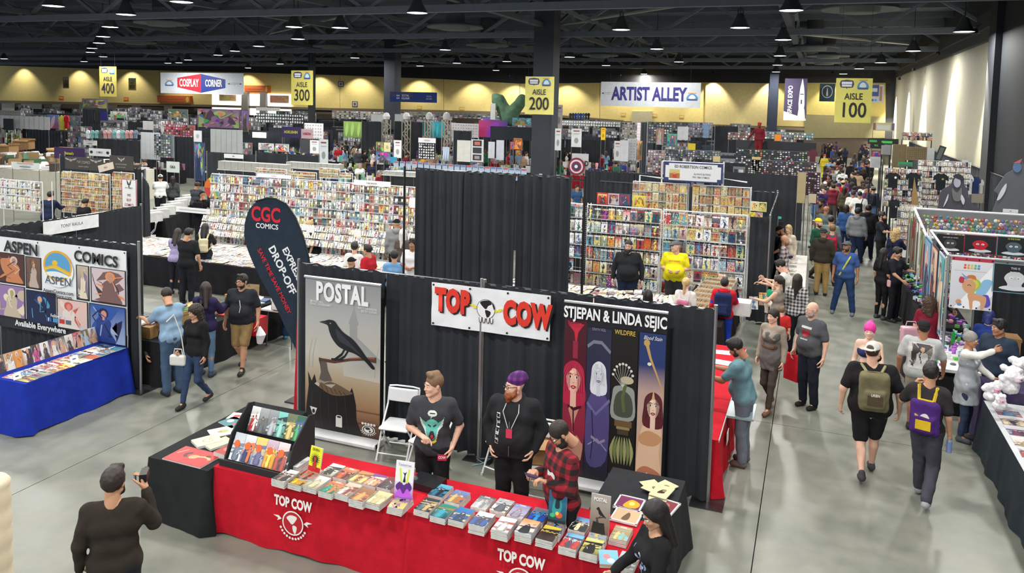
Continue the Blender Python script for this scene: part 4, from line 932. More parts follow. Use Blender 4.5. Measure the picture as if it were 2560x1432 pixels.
def draw_four(r,f,w,h):
 sh=[(C(24,25,34),Rc(0,0,1,1))]
 R1,R2=C(150,40,66),C(96,22,44)
 sh+=[([R2,R2,C(70,20,34),C(70,20,34)],Rc(0,.25,.225,.9)),([C(40,24,44)]*2+[R2]*2,Rc(0,0,.225,.25)),(C(200,40,66),[(.04,.87),(.2,.88),(.14,.83),(.12,.74),(.1,.83)]),(R1,Rc(.09,.68,.14,.78))]
 sh+=[(C(206,150,130),Sm([(.02,.1),(.04,.34),(.11,.42),(.2,.34),(.2,.1)],3)),(R1,Sm([(0,.2),(.0,.45),(.09,.33),(.11,.25),(.13,.33),(.225,.45),(.225,.2),(.15,.24),(.11,.18),(.07,.24)],3)),(C(70,12,30),Ln([(.05,.42),(.11,.385),(.19,.41)],.02)),(C(70,12,30),Ln([(.11,.39),(.115,.26)],.014))]
 sh+=face(.105,.555,.075,.07,C(236,190,170),C(184,40,74),C(190,30,50))
 sh+=[([C(54,48,84)]*2+[C(40,44,66)]*2,Rc(.235,.28,.475,.87)),([C(22,22,34)]*2+[C(54,48,84)]*2,Rc(.235,0,.475,.28)),(C(120,124,140),Ln([(.24,.76),(.3,.79),(.38,.79),(.47,.74)],.02))]
 sh+=[(C(84,76,132),Sm([(.26,.1),(.25,.42),(.33,.52),(.42,.5),(.475,.4),(.45,.12)],4)),(C(112,108,160),Ln([(.25,.44),(.34,.38),(.475,.47)],.02)),(C(150,150,190),Ln([(.27,.2),(.36,.24),(.46,.18)],.008)),(C(40,36,70),Ln([(.3,.4),(.32,.25),(.3,.12)],.01)),(C(150,140,170),Ln([(.3,.25),(.38,.22),(.44,.24)],.016))]
 sh+=face(.36,.60,.05,.052,C(206,212,226),C(226,230,238),C(120,100,130),C(60,80,110))
 sh+=[(C(22,22,22),Rc(.485,0,.735,.88)),(C(150,156,150),Sm([(.5,.38),(.5,.5),(.53,.56),(.69,.56),(.72,.5),(.71,.38)],4)),(C(70,78,66),Sm([(.53,.4),(.53,.5),(.6,.54),(.69,.5),(.69,.4)],4)),(C(196,184,150),Ell(.64,.60,.065,.022,14)),(C(90,104,60),Ln([(.63,.58),(.6,.5),(.62,.42)],.03)),(C(110,84,50),Rc(.53,.335,.7,.37)),(C(150,130,90),Rc(.55,.32,.68,.335)),(C(70,60,44),Rc(.56,.29,.67,.32))]
 for i in range(7):
  x=.61+(i-3)*.022;sh.append((C(122,132,84) if i%2 else C(160,160,110),Sm([(x,.28),(x-.02+(i-3)*.012,.2),(x+(i-3)*.006,.12),(x+.012+(i-3)*.012,.2)],4)))
 for i in range(9):a=math.radians(20+i*18);sh.append((C(200,200,190),Ln([(.6,.56),(.6+.1*math.cos(a),.6+.09*math.sin(a))],.003)));sh.append((C(215,215,205),Ell(.6+.1*math.cos(a),.6+.09*math.sin(a),.014,.008,6)))
 sh+=[(C(88,80,66),Rc(.485,.0,.735,.06)),(C(120,116,90),Ell(.62,.07,.09,.02,10))]
 sh+=[([C(216,176,140)]*2+[C(190,160,150)]*2,Rc(.75,.05,1,.55)),([C(190,160,150)]*2+[C(34,56,110)]*2,Rc(.75,.55,1,.7)),(C(34,56,110),Rc(.75,.7,1,.88)),(C(196,158,92),Ln([(.82,.82),(.86,.74),(.92,.66),(.99,.56)],[.03,.02,.014,.01])),(C(196,158,92),Ell(.82,.825,.03,.02,10)),(C(216,226,200),Ell(.85,.71,.02,.01,8))]
 sh+=[(C(230,190,160),Sm([(.77,.05),(.78,.3),(.84,.38),(.98,.36),(.97,.22),(.99,.05)],4)),(C(204,150,110),Sm([(.77,.3),(.86,.34),(.99,.31),(.93,.26),(.8,.26)],4)),(C(190,120,90),Sm([(.76,.1),(.85,.14),(1,.1),(1,.02),(.76,.02)],4)),(C(240,236,220),Ell(.86,.09,.015,.015,8))]
 sh+=face(.9,.47,.06,.055,C(238,204,184),C(92,34,44),C(150,60,60));sh+=[(C(216,170,120),[(.885,.52),(.9,.575),(.915,.52)])]
 sh=[(c,[(min(max(x,.002),.998),min(max(y,.002),.998)) for x,y in p]) for c,p in sh]
 art('banner_print',f,sh,r,w,h,.003)
 text('title','STJEPAN & LINDA SEJIC',f,.2,C(240,242,244),r,w*.5,h*.942,.63,bold=.03,d=.04)
 text('strip_title','WILDFIRE',f,.085,C(214,180,80),r,w*.61,h*.865,.7,bold=.01,d=.04);text('strip_title','Blood Stain',f,.07,C(236,236,240),r,w*.875,h*.855,.7,d=.04,shear=.4);text('strip_title','DEATH VIGIL',f,.05,C(150,140,170),r,w*.355,h*.865,.6,d=.04);text('strip_title','Sunstone',f,.06,C(220,60,80),r,w*.11,h*.885,.8,d=.04)
stand_banner(1414,752,1652,1232,9.42,'wide roll-up banner of four tall painted strips: red-haired woman, silver-haired figure, plant jar, horned woman',draw_four)
def vinyl(name,label,x0,y0,x1,y1,Y,draw,bg=C(238,240,244),amp=.006,cat='banner',nx_=26,nz_=10,gro=((0,0),(1,0),(0,1),(1,1),(.33,0),(.66,0),(.33,1),(.66,1))):
 fr,w,h=wfr(x0,y0,x1,y1,Y);r=empty(name,fr.o,0,label,cat);f=Fr((0,0,0),(1,0,0),(0,0,1))
 mobj('sheet',cloth_grid(f,w,h,nx_,nz_,amp,rnd.random()*5).mesh('sheet','gloss' if False else 'matte',True),bg,r)
 mb=MB()
 for a,b_ in gro:mb.tube([f.p(.03+a*(w-.06),.03+b_*(h-.06),.004),f.p(.03+a*(w-.06),.03+b_*(h-.06),.016)],.014,8)
 if gro:mb.build('grommets','metal',C(60,62,66),r)
 draw(r,f,w,h);return r
def draw_cow(r,f,w,h):
 RD=C(226,56,40);BKc=C(24,24,26)
 for s_,a,y in(('TOP',.185,.60),('COW',.815,.50)):
  text('lettering_shadow',s_,f,.41,BKc,r,w*a+.022,h*(y-.03),.60,bold=.075,d=.014,space=1.1);text('lettering',s_,f,.41,RD,r,w*a,h*y,.60,bold=.07,d=.02,space=1.1)
 k=h/w;cx,cy,R_=.475,.53,.078
 sh=[(BKc,Ell(cx,cy,R_,R_/k,30)),(C(242,242,244),Ell(cx,cy,R_*.95,R_*.95/k,30))]
 sh+=[(BKc,Sm([(cx-.05,cy+.14),(cx-.02,cy+.19),(cx+.03,cy+.2),(cx+.05,cy+.13),(cx+.02,cy+.08),(cx+.0,cy+.0),(cx-.03,cy+.06)],4)),(BKc,Sm([(cx-.005,cy-.02),(cx+.035,cy-.04),(cx+.04,cy-.1),(cx+.015,cy-.2),(cx+.0,cy-.12)],4)),(BKc,Sm([(cx+.05,cy+.17),(cx+.07,cy+.1),(cx+.072,cy+.0),(cx+.06,cy+.06)],3))]
 for i,dx in enumerate((-.045,-.015,.02,.05)):sh+=[(BKc,Sm([(cx+dx-.012,cy-.2),(cx+dx+.012,cy-.2),(cx+dx+.008,cy-.31),(cx+dx-.008,cy-.31)],3)),(C(242,242,244),Sm([(cx+dx-.008,cy-.19),(cx+dx+.008,cy-.19),(cx+dx+.004,cy-.295),(cx+dx-.004,cy-.295)],3))]
 Yc=C(238,226,60)
 sh+=[(Yc,[(cx-.14,cy+.06),(cx-.1,cy+.09),(cx-.1,cy+.05),(cx-.078,cy+.06),(cx-.078,cy-.01),(cx-.105,cy-.0),(cx-.108,cy+.03)]),(Yc,[(cx+.078,cy+.02),(cx+.105,cy+.0),(cx+.105,cy+.04),(cx+.15,cy+.06),(cx+.11,cy-.04),(cx+.1,cy-.015),(cx+.08,cy-.07)])]
 art('emblem_print',f,sh,r,w,h,.014)
for_c=at
fr_=None
a_=aty(1083,703,9.6);b_=aty(1374,855,9.6)
vinyl('hanging_banner','white vinyl banner with red company name and a globe emblem, pinned on the black curtain',1080,705,1374,852,9.58,draw_cow,amp=.007)
table(-6.1,-3.67,6.83,7.55,.735,'folding table under the left red cloth',group='tables of the near booth')
table(-3.63,-1.27,6.83,7.55,.735,'folding table under the right red cloth',group='tables of the near booth')
table(-6.95,-6.15,6.72,8.5,.725,'folding table under the black cloth at the left side of the near booth')
table(-1.98,-1.2,6.95,8.6,.725,'folding table under the black cloth at the right side of the near booth')
cl1=tablecloth(-6.12,-3.66,6.80,7.57,.745,'bright red tablecloth with white emblem, left of the two front tables',C(186,22,40))
cl2=tablecloth(-3.645,-1.24,6.80,7.57,.745,'bright red tablecloth with white emblem, right of the two front tables',C(186,22,40))
tablecloth(-6.97,-6.13,6.70,8.52,.735,'black tablecloth on the side table carrying the tiered comic rack',C(34,36,38))
tablecloth(-1.99,-1.18,6.93,8.62,.735,'black tablecloth on the right side table under the plastic cases',C(46,47,50))
def cloth_logo(cx,z,y):
 f=Fr((cx-.25,y,z-.3),(1,0,0),(0,0,1));cl=cl1 if cx<-3.7 else cl2
 text('lettering','TOP COW',Fr((0,0,0),(1,0,0),(0,0,1)),.14,C(238,236,232),None,0,0,.62,bold=.05) if False else None
 r=bpy.data.objects.new('emblem',None);COL.objects.link(r);r.parent=cl;r.matrix_parent_inverse=cl.matrix_world.inverted()
 W_=C(238,234,230);D_=C(186,22,40)
 g=Fr((cx-.25,y,z-.33),(1,0,0),(0,0,1))
 sh=[(W_,Ell(.5,.45,.27,.27,26)),(D_,Ell(.5,.45,.24,.24,26)),(W_,Sm([(.34,.55),(.45,.62),(.6,.6),(.56,.5),(.48,.42),(.4,.48)],4)),(W_,Sm([(.5,.4),(.6,.38),(.56,.22),(.5,.3)],4))]
 for i in range(11):a=math.radians(205+i*13);sh.append((W_,Ell(.5+.34*math.cos(a),.45+.34*math.sin(a),.03,.03,6)))
 for sg in(-1,1):sh.append((W_,[(.5+sg*.28,.5),(.5+sg*.4,.44),(.5+sg*.37,.5),(.5+sg*.5,.55),(.5+sg*.36,.56)][::sg]))
 o=art('emblem_print',g,sh,None,.5,.5,.0);o.parent=cl;o.matrix_parent_inverse=Matrix.Translation(-cl.location)
 t=text('lettering','TOP COW',g,.15,W_,None,.25,.44,.66,bold=.045,d=.001);t.parent=cl;t.matrix_parent_inverse=Matrix.Translation(-cl.location)
 bpy.data.objects.remove(r)
pl=at(742,1290,.42)
cloth_logo(at(742,1290,.40).x,.46,6.735);cloth_logo(at(1300,1420,.5).x,.46,6.735)
K_=C
D1=[(714.5,1187,5,'a white',(K_(235,235,235),K_(225,225,225)),[K_(60,66,66),K_(150,120,110)],None),(747,1152,6,'a nearly blank white',(K_(238,238,238),K_(232,232,232)),[K_(200,200,200)],None),(755,1197,4,'a dark olive and yellow',(K_(60,64,30),K_(80,90,40)),[K_(220,180,50),K_(190,130,40)],'ATTI'),(793,1204,4,'a pale misty',(K_(150,146,110),K_(225,224,216)),[K_(190,188,160)],None),(831,1217,4,'a green and orange',(K_(20,110,90),K_(190,100,50)),[K_(30,140,110),K_(200,110,60)],'ARTIST'),(872,1222,4,'a brown and white figure',(K_(120,84,60),K_(200,180,160)),[K_(225,205,190),K_(120,60,50)],None),(907,1236,5,'a bronze',(K_(80,50,36),K_(150,100,60)),[K_(210,150,90),K_(170,90,50)],None),(948,1244,4,'a pale green portrait',(K_(110,150,120),K_(200,190,140)),[K_(225,200,150),K_(200,170,130)],None),(831,1173,3,'a white and olive',(K_(170,170,140),K_(240,240,236)),[K_(60,60,56)],None),(866,1183,4,'an orange and grey',(K_(70,66,66),K_(210,120,70)),[K_(220,90,50),K_(60,44,44)],'EDEN'),(904,1192,4,'a tan and gold',(K_(200,150,90),K_(170,120,70)),[K_(225,190,120),K_(120,70,50)],None),(938,1199,4,'a purple',(K_(90,50,110),K_(110,60,130)),[K_(210,150,110),K_(220,190,170)],None),(975,1207,4,'a black and crimson',(K_(30,26,30),K_(120,30,36)),[K_(70,66,70)],None)]
for(x,y,n_,d_,bg,fg,ti) in D1:stack(x,y,.746,-.05,n_,d_,bg,fg,ti,where='left red table')
D2=[(1102,1225,4,'a blue swirling',(K_(20,60,80),K_(90,170,200)),[K_(40,110,140),K_(16,30,44)],None),(1144,1241,5,'a gold on violet',(K_(60,70,110),K_(110,130,180)),[K_(210,170,110),K_(170,110,70)],None),(1208,1255,3,'a grey smoky',(K_(190,190,192),K_(60,60,64)),[K_(235,235,235),K_(130,130,134)],'THINK'),(1256,1263,4,'a white with small tank',(K_(226,228,230),K_(150,154,160)),[K_(90,94,100)],'THINK'),(1298,1277,5,'a lilac sky',(K_(190,170,180),K_(110,130,180)),[K_(150,140,160)],'THINK'),(1347,1286,4,'a glowing blue ring',(K_(120,90,110),K_(150,140,160)),[K_(40,80,180),K_(50,160,220)],None),(1068,1261,4,'a black and silver',(K_(30,34,42),K_(50,60,70)),[K_(90,110,120),K_(190,160,110)],None),(1109,1277,4,'a sea green',(K_(20,70,90),K_(40,130,110)),[K_(60,150,170),K_(140,120,70)],None),(1154,1285,4,'a cobalt blue',(K_(30,70,120),K_(50,120,180)),[K_(30,60,90),K_(200,170,120)],None),(1205,1296,6,'a white and blue',(K_(236,236,240),K_(190,210,232)),[K_(60,90,150),K_(70,70,80)],None),(1261,1310,6,'a white with small red figures',(K_(240,240,240),K_(215,215,215)),[K_(190,190,190),K_(160,90,80)],'THINK'),(1320,1315,6,'a white and orange',(K_(238,236,232),K_(226,150,80)),[K_(40,44,52),K_(120,124,130)],None),(1372,1332,5,'a yellow sunset',(K_(70,60,60),K_(225,205,70)),[K_(60,40,34),K_(50,34,30)],None),(1451,1310,4,'a blue and sand',(K_(225,190,140),K_(40,140,200)),[K_(30,40,50),K_(240,220,170)],None),(1429,1351,5,'a pale blue with red figure',(K_(190,220,236),K_(90,160,200)),[K_(180,60,60),K_(60,70,90)],None),(1480,1364,5,'a yellow-green with black figure',(K_(120,110,60),K_(214,210,110)),[K_(26,26,26)],'POSTAL'),(1552,1332,4,'a tan picture-frame',(K_(150,120,84),K_(170,146,104)),[K_(220,196,130),K_(120,180,180)],'TITHE'),(1568,1400,3,'a small grey',(K_(150,150,150),K_(180,180,180)),[K_(90,90,90)],None)]
for(x,y,n_,d_,bg,fg,ti) in D2:stack(x,y,.746,-.03,n_,d_,bg,fg,ti,where='right red table')
def dr_yellow(o,f):
 sh=[(K_(226,224,40),Rc(0,0,1,1)),(K_(190,30,30),Rc(0,0,1,.2))]
 for i in range(18):a=math.radians(i*20);sh.append((K_(40,50,20),Ln([(.5+.14*math.cos(a),.5+.1*math.sin(a)),(.5+.42*math.cos(a),.5+.28*math.sin(a))],[.05,.012])))
 sh+=[(K_(40,50,20),Ell(.5,.5,.2,.15,14)),(K_(170,60,60),Ell(.5,.52,.11,.1,10)),(K_(190,40,36),[(.3,.1),(.4,.42),(.6,.42),(.72,.1)])]
 art('cover_print',f,sh,o,.17,.26,.001);text('title','SEVEN',f,.035,K_(60,60,20),o,.085,.232,1,bold=.02,d=.012)
def dr_purple(o,f):
 sh=[([K_(150,60,190)]*2+[K_(226,220,232)]*2,Rc(0,0,1,.45)),(K_(232,232,236),Rc(0,.45,1,1)),(K_(90,40,130),Sm([(.05,.3),(.3,.45),(.5,.36),(.75,.46),(.95,.3),(.7,.15),(.3,.15)],4)),(K_(206,220,90),[(.2,.8),(.3,.8),(.42,.42),(.3,.42)]),(K_(206,220,90),[(.7,.8),(.8,.8),(.72,.42),(.6,.42)]),(K_(30,30,34),Sm([(.44,.45),(.5,.62),(.4,.7),(.52,.68),(.62,.72),(.55,.6),(.58,.45)],3)),(K_(190,90,220),Sm([(.1,.1),(.3,.25),(.5,.12),(.7,.28),(.9,.1),(.5,.02)],4))]
 art('cover_print',f,sh,o,.2,.37,.001);text('title','Tomorrow',f,.035,K_(110,80,140),o,.1,.335,.9,d=.012)
def dr_blue(o,f):
 sh=[([K_(30,60,60)]*2+[K_(40,130,180)]*2,Rc(0,0,1,1)),(K_(40,150,150),Sm([(.2,.3),(.4,.8),(.6,.82),(.75,.4),(.5,.2)],4)),(K_(20,40,60),Sm([(.35,.4),(.5,.76),(.62,.4)],4)),(K_(210,90,50),Ell(.6,.2,.2,.08,10)),(K_(230,200,90),Ell(.5,.24,.1,.05,8)),(K_(60,180,120),Ell(.25,.18,.15,.06,8)),(K_(20,36,44),Rc(0,0,1,.06))]
 art('cover_print',f,sh,o,.18,.36,.001);text('title','GOLGOTHA',f,.036,K_(190,220,236),o,.09,.32,.95,bold=.02,d=.012)
def dr_postal(o,f):
 sh=[([K_(110,80,60)]*2+[K_(170,164,154)]*2,Rc(0,0,1,1)),(K_(24,24,28),Sm([(.3,.62),(.42,.68),(.5,.62),(.66,.52),(.84,.42),(.6,.46),(.45,.5),(.4,.58)],4)),(K_(24,24,28),Ln([(.55,.48),(.46,.4)],.02)),(K_(70,44,34),Ln([(.3,.38),(.7,.44)],.03)),(K_(60,56,54),[(.34,.38),(.42,.38),(.46,.28),(.32,.28)]),(K_(28,22,22),[(.1,.0),(.18,.3),(.5,.28),(.74,.29),(.84,.0)])]
 art('cover_print',f,sh,o,.19,.36,.001);text('title','POSTAL',f,.046,K_(235,236,238),o,.095,.315,.8,bold=.02,d=.012)
standing(786,1178,.84,.17,.26,-.15,12,'display_book','bright yellow book with a spiky figure, stood upright behind the paperback piles',dr_yellow)
standing(1008,1245,.83,.2,.37,.1,10,'display_book','purple and white book with crossed blades, stood upright near the seam of the red cloths',dr_purple)
standing(1392,1305,.83,.18,.36,.05,10,'display_book','turquoise book stood upright on the right red table before the plaid shirt',dr_blue)
standing(1497,1333,.83,.19,.36,0,10,'display_book','brown raven book stood upright near the right end of the red table',dr_postal)
for(px,py,d_) in((786,1178,'yellow'),(1008,1245,'purple'),(1392,1305,'turquoise'),(1497,1333,'raven')):
 c=at(px,py,.83)
 for k in range(5):tag(book('paperback_book',pose((c.x,c.y-.06,.746+k*.016),.03*k),.17,.26,.0145,'cover_dark'),'paperback in the pile the %s display book stands on'%d_,'book','paperbacks under the %s display book'%d_)
c=at(1068,1203,.8);tag(MB().box((c.x,c.y,.785),(.34,.26,.07),rz(-.1)).build('cash_box','gloss',C(30,32,36)),'flat black cash box behind the purple display book','box')
p0=at(566,1150,.79);p1=at(704,1184,.79);ang=math.atan2(p1.y-p0.y,p1.x-p0.x);L=(p1-p0).length
rk=empty('tiered_rack',p0,ang,'black stepped display rack of upright comics on the side table','rack')
MB().bbox((-.05,-.05,-.045),(L+.08,.55,-.01)).build('base_tray','matte',BLACK,rk);MB().bbox((-.05,-.06,-.045),(L+.08,-.04,.03)).build('front_lip','matte',BLACK,rk)
for x in(-.03,L+.06):sd=MB();sd.add([(x-.008,0,0),(x+.008,0,0),(x+.008,.5,0),(x-.008,.5,0),(x-.008,.5,.5),(x+.008,.5,.5),(x-.008,.4,.52),(x+.008,.4,.52),(x-.008,.12,.27),(x+.008,.12,.27)],[(0,1,2,3),(3,2,5,4),(4,5,7,6),(6,7,9,8),(8,9,1,0),(0,3,4,6,8),(1,9,7,5,2)]);sd.build('side_panel','matte',BLACK,rk)
MB().box((L/2,.36,.25),(L+.08,.02,.3),rx(-.3)).build('shelf','matte',BLACK,rk)
desc1=[('white and grey',(K_(225,228,232),K_(190,196,206)),[K_(120,130,150)]),('violet and white',(K_(90,94,150),K_(226,226,232)),[K_(60,66,110),K_(220,120,60)]),('yellow and lilac',(K_(150,150,190),K_(226,206,90)),[K_(110,110,150)]),('red with orange sun',(K_(170,40,36),K_(200,180,196)),[K_(240,160,50),K_(250,220,90)]),('peach',(K_(214,130,90),K_(222,210,214)),[K_(190,90,80),K_(70,70,76)])]
R4=Matrix.Rotation(ang,4,'Z')
for i,(d_,bg,fg) in enumerate(desc1):
 M4=Matrix.Translation(p0)@R4@Matrix.Translation((L*(i+.5)/5,.03,0))@Matrix.Rotation(math.radians(62),4,'X')@Matrix.Translation((0,.15,0))
 o=book('comic_book',M4,L/5-.004,.30,.006,'cover_dark','comic with a %s cover in the lower tier of the black rack'%d_,'comics in the stepped rack')
 cover_art(o,M4,L/5-.004,.30,.006,bg,fg,'POSTAL' if i==4 else None,seed=i);art('sticker',Fr((-(L/5)/2,-.15,.006),(1,0,0),(0,1,0)),[(K_(226,96,30),Ell(.4,.6,.26,.14,14))],o,L/5,.3,.004)
desc2=[('black, white and red',(K_(30,30,32),K_(226,226,226)),[K_(190,30,40),K_(230,230,230)]),('grey armoured',(K_(60,60,64),K_(170,172,176)),[K_(110,112,116)]),('charcoal and white',(K_(44,46,50),K_(160,164,170)),[K_(190,194,200)]),('mint green',(K_(60,130,110),K_(130,210,200)),[K_(160,220,210),K_(30,60,60)]),('blond portrait',(K_(70,80,60),K_(110,120,90)),[K_(226,206,130)]),('teal and green',(K_(30,120,90),K_(50,100,80)),[K_(90,190,120),K_(80,90,170)])]
for i,(d_,bg,fg) in enumerate(desc2):
 M4=Matrix.Translation(p0)@R4@Matrix.Translation((L*(i+.5)/6+.04,.29,.24))@Matrix.Rotation(math.radians(66),4,'X')@Matrix.Translation((0,.14,0))
 o=book('comic_book',M4,L/6-.003,.28,.006,'cover_dark','comic with a %s cover in the upper tier of the black rack'%d_,'comics in the stepped rack');cover_art(o,M4,L/6-.003,.28,.006,bg,fg,seed=20+i)
c=at(708,1120,.8);
def flat(px,py,z,w,h,t,rot,name,label,bg,shapes,cat='book'):
 c=at(px,py,z+t);M4=pose((c.x,c.y,z),rot);o=book(name,M4,w,h,t,'cover_new',label,None,cat=cat);art('cover_print',Fr((-w/2,-h/2,t),(1,0,0),(0,1,0)),[(bg,Rc(0,0,1,1))]+shapes,o,w,h,.0006);return o
flat(482,1141,.736,.56,.36,.012,-.02,'art_print','large glossy red art print of a reclining figure at the corner of the black table',K_(176,30,34),[(K_(120,16,24),Rc(.02,.02,.98,.98)),(K_(186,32,36),Rc(.03,.04,.97,.96)),(K_(226,150,110),Sm([(.42,.5),(.5,.62),(.62,.6),(.6,.42),(.48,.36)],4)),(K_(232,170,120),Ln([(.6,.55),(.74,.62),(.86,.6),(.92,.5)],.08)),(K_(70,20,24),Sm([(.3,.4),(.26,.6),(.36,.74),(.4,.66),(.34,.55),(.4,.4)],4)),(K_(80,26,24),Ell(.8,.7,.07,.07,10)),(K_(236,210,200),Ln([(.08,.5),(.2,.82)],.015))],'print')
flat(518,1100,.736,.24,.3,.03,-.5,'hardcover_book','cream book with a line-drawn heart lying near the front of the black table',K_(232,214,168),[(K_(170,120,80),Sm([(.5,.3),(.28,.55),(.36,.7),(.5,.6),(.64,.7),(.72,.55)],4)),(K_(232,214,168),Sm([(.5,.35),(.32,.56),(.38,.66),(.5,.56),(.62,.66),(.68,.56)],4))])
flat(546,1106,.736,.2,.3,.025,-.35,'hardcover_book','narrow cream book beside the line-drawn heart book',K_(226,206,160),[(K_(140,90,60),Rc(.1,.2,.16,.8))])
flat(569,1122,.736,.17,.26,.06,-.1,'paperback_book','thick red-covered paperback against the tiered rack',K_(170,40,30),[(K_(230,120,80),Ell(.5,.5,.25,.2,10))])
flat(556,1078,.736,.26,.3,.01,-.6,'magazine','pale magazine with a green figure behind the cream books',K_(225,220,190),[(K_(160,170,110),Ell(.5,.55,.2,.2,10)),(K_(190,120,90),Ell(.5,.4,.1,.1,8))])
flat(583,1055,.736,.3,.24,.01,-.3,'magazine','teal patterned magazine half behind the tiered rack',K_(60,120,130),[(K_(220,225,225),Ell(.3,.5,.15,.2,8)),(K_(200,80,60),Ell(.7,.4,.12,.1,8))])
flat(598,1040,.736,.26,.2,.01,.2,'magazine','white and red magazine at the back of the black table',K_(226,222,216),[(K_(200,60,50),Ell(.4,.5,.2,.2,8)),(K_(40,100,120),Ell(.75,.5,.12,.2,8))])
flat(1645,1222,.736,.2,.28,.008,.3,'pamphlet','tan pamphlet, lowest of the fanned heap on the right black table',K_(216,206,150),[(K_(90,80,50),Ell(.5,.5,.3,.3,10))])
for i,(x,y,a) in enumerate(((1632,1215,.7),(1660,1216,-.5),(1646,1235,.1),(1640,1222,1.2),(1655,1228,-.2))):
 flat(x,y,.746+.01*i,.19,.27,.008,a,'pamphlet','tan pamphlet in the fanned heap on the right black table, %s'%('second from bottom','third from bottom','fourth from bottom','next to topmost','topmost')[i],K_(222,214,166),[(K_(70,50,40),Sm([(.3,.3),(.5,.7),(.7,.4)],3)),(K_(150,130,90),Ell(.6,.6,.12,.12,8))])
for(x,y,w,h,a,d_,bg,s_) in((1574,1258,.26,.26,-.05,'yellow flame picture',K_(120,50,90),[(K_(236,170,40),Sm([(.3,.2),(.5,.8),(.9,.6),(.8,.2)],4)),(K_(250,230,120),Ell(.6,.5,.12,.16,8))]),(1567,1289,.26,.26,-.05,'tan curled figure picture',K_(206,176,140),[(K_(110,84,64),Sm([(.35,.2),(.5,.75),(.62,.6),(.6,.2)],4))]),(1662,1266,.22,.28,-.2,'maroon picture',K_(130,60,66),[(K_(170,110,110),Ell(.5,.5,.2,.3,8))])):
 o=flat(x,y,.76,w,h,.006,a,'framed_print','white-edged plastic case holding a %s on the right black table'%d_,bg,s_,'print')
 mb=MB()
 for s1 in(-1,1):mb.box((s1*w/2,0,.003),(.016,h+.02,.02));mb.box((0,s1*h/2,.003),(w+.02,.016,.02))
 mb.build('case_rim','gloss',C(232,232,234),o)
def folding_chair(x,y,ang,label,z=0):
 r=empty('folding_chair',(x,y,z),ang,label,'chair','white folding chairs behind the red tables');Wc=C(226,228,230)
 def pad(name,c,hx,hz,tilt,th=.018):
  f=Fld((-hx-.05,-.07,-hz-.05),(hx+.05,.07,hz+.05),.014);f.bx((0,0,0),(hx,th,hz),.017);v,fc=f.net();v=v+np.stack([0*v[:,0],.18*v[:,0]**2*1.2,0*v[:,0]],1)*(1 if name=='backrest' else 0)
  o=mobj(name,npmesh(name,v,fc,'gloss'),Wc,r);o.location=c;o.rotation_euler=(tilt,0,0)
 pad('seat',(0,0,.44),.21,.2,math.radians(90));pad('backrest',(0,.19,.79),.22,.095,-.12)
 for sg in(-1,1):
  lg=MB().tube([(sg*.225,.23,.88),(sg*.225,.18,.66),(sg*.22,-.02,.42),(sg*.215,-.24,.0)],.0125,8).build('front_leg','gloss',Wc,r)
  MB().tube([(sg*.2,-.14,.42),(sg*.2,.24,.0)],.0115,8).build('rear_leg','gloss',Wc,r);MB().tube([(sg*.213,-.243,.0),(sg*.213,-.24,.03)],.018,8).build('foot_cap','matte',C(200,200,200),lg)
 MB().tube([(-.215,-.19,.1),(.215,-.19,.1)],.009,6).build('stretcher','gloss',Wc,r);MB().tube([(-.2,.17,.1),(.2,.17,.1)],.009,6).build('stretcher','gloss',Wc,r);MB().tube([(-.225,.235,.89),(-.12,.245,.9),(.12,.245,.9),(.225,.235,.89)],.0125,6).build('top_rail','gloss',Wc,r)
 return r
c=at(995,1060,.45);folding_chair(c.x,c.y,.12,'white folding chair standing empty beside the raven banner')
c=at(1078,1085,.45);folding_chair(c.x+.05,c.y-.15,-.2,'white folding chair hidden behind the vendor in the charcoal t-shirt')
c=at(1245,1100,.45);folding_chair(c.x+.1,c.y+.05,-.25,'white folding chair behind the bearded vendor in the black hoodie')
cb=at(1345,1152,.46);folding_chair(cb.x,cb.y,.0,'white folding chair with an open cardboard box on its seat')
def carton(x,y,z,w,d,h,rot,label,open_=True,col=C(176,138,92),fill=None,group=None,lid=None):
 r=empty('cardboard_box',(x,y,z),rot,label,'box',group);t=.008;mb=MB()
 mb.bbox((-w/2,-d/2,0),(w/2,d/2,t));mb.bbox((-w/2,-d/2,0),(w/2,-d/2+t,h));mb.bbox((-w/2,d/2-t,0),(w/2,d/2,h));mb.bbox((-w/2,-d/2,0),(-w/2+t,d/2,h));mb.bbox((w/2-t,-d/2,0),(w/2,d/2,h));mb.build('body','card',col,r)
 if open_:
  for(c,s_,R3) in(((0,-d/2-.05,h+.02),(w,.15,t),rx(.5)),((0,d/2+.03,h+.06),(w,.15,t),rx(1.1)),((-w/2-.05,0,h+.03),(.15,d,t),Matrix.Rotation(.7,3,'Y')),((w/2+.05,0,h+.03),(.15,d,t),Matrix.Rotation(-.6,3,'Y'))):MB().box(c,s_,R3).build('flap','card',tuple(q*1.1 for q in col[:3])+(1,),r)
 else:MB().bbox((-w/2-.006,-d/2-.006,h-.05),(w/2+.006,d/2+.006,h+.006)).build('lid','card',lid or col,r)
 return r
carton(cb.x,cb.y+.02,.465,.34,.3,.26,.3,'open brown cardboard box with raised flaps on a folding chair')
c=at(1180,1165,0);tag(MB().tube([c+Vector((0,0,.01)),c+Vector((.12,.12,.01)),c+Vector((-.02,.2,.012)),c+Vector((.15,.28,.01)),c+Vector((.1,.1,.01))],.008,5).build('cable','matte',C(150,190,200)),'thin pale cable looped on the floor beneath the middle folding chair','cable')
table(-.95-.74,-.95,9.9,13.9,.735,'long folding table under the red cloth on the aisle side of the near booth')
tablecloth(-1.0-.72,-.97,9.85,13.9,.745,'long red tablecloth on the aisle side beside the curtain end post',C(186,22,40))
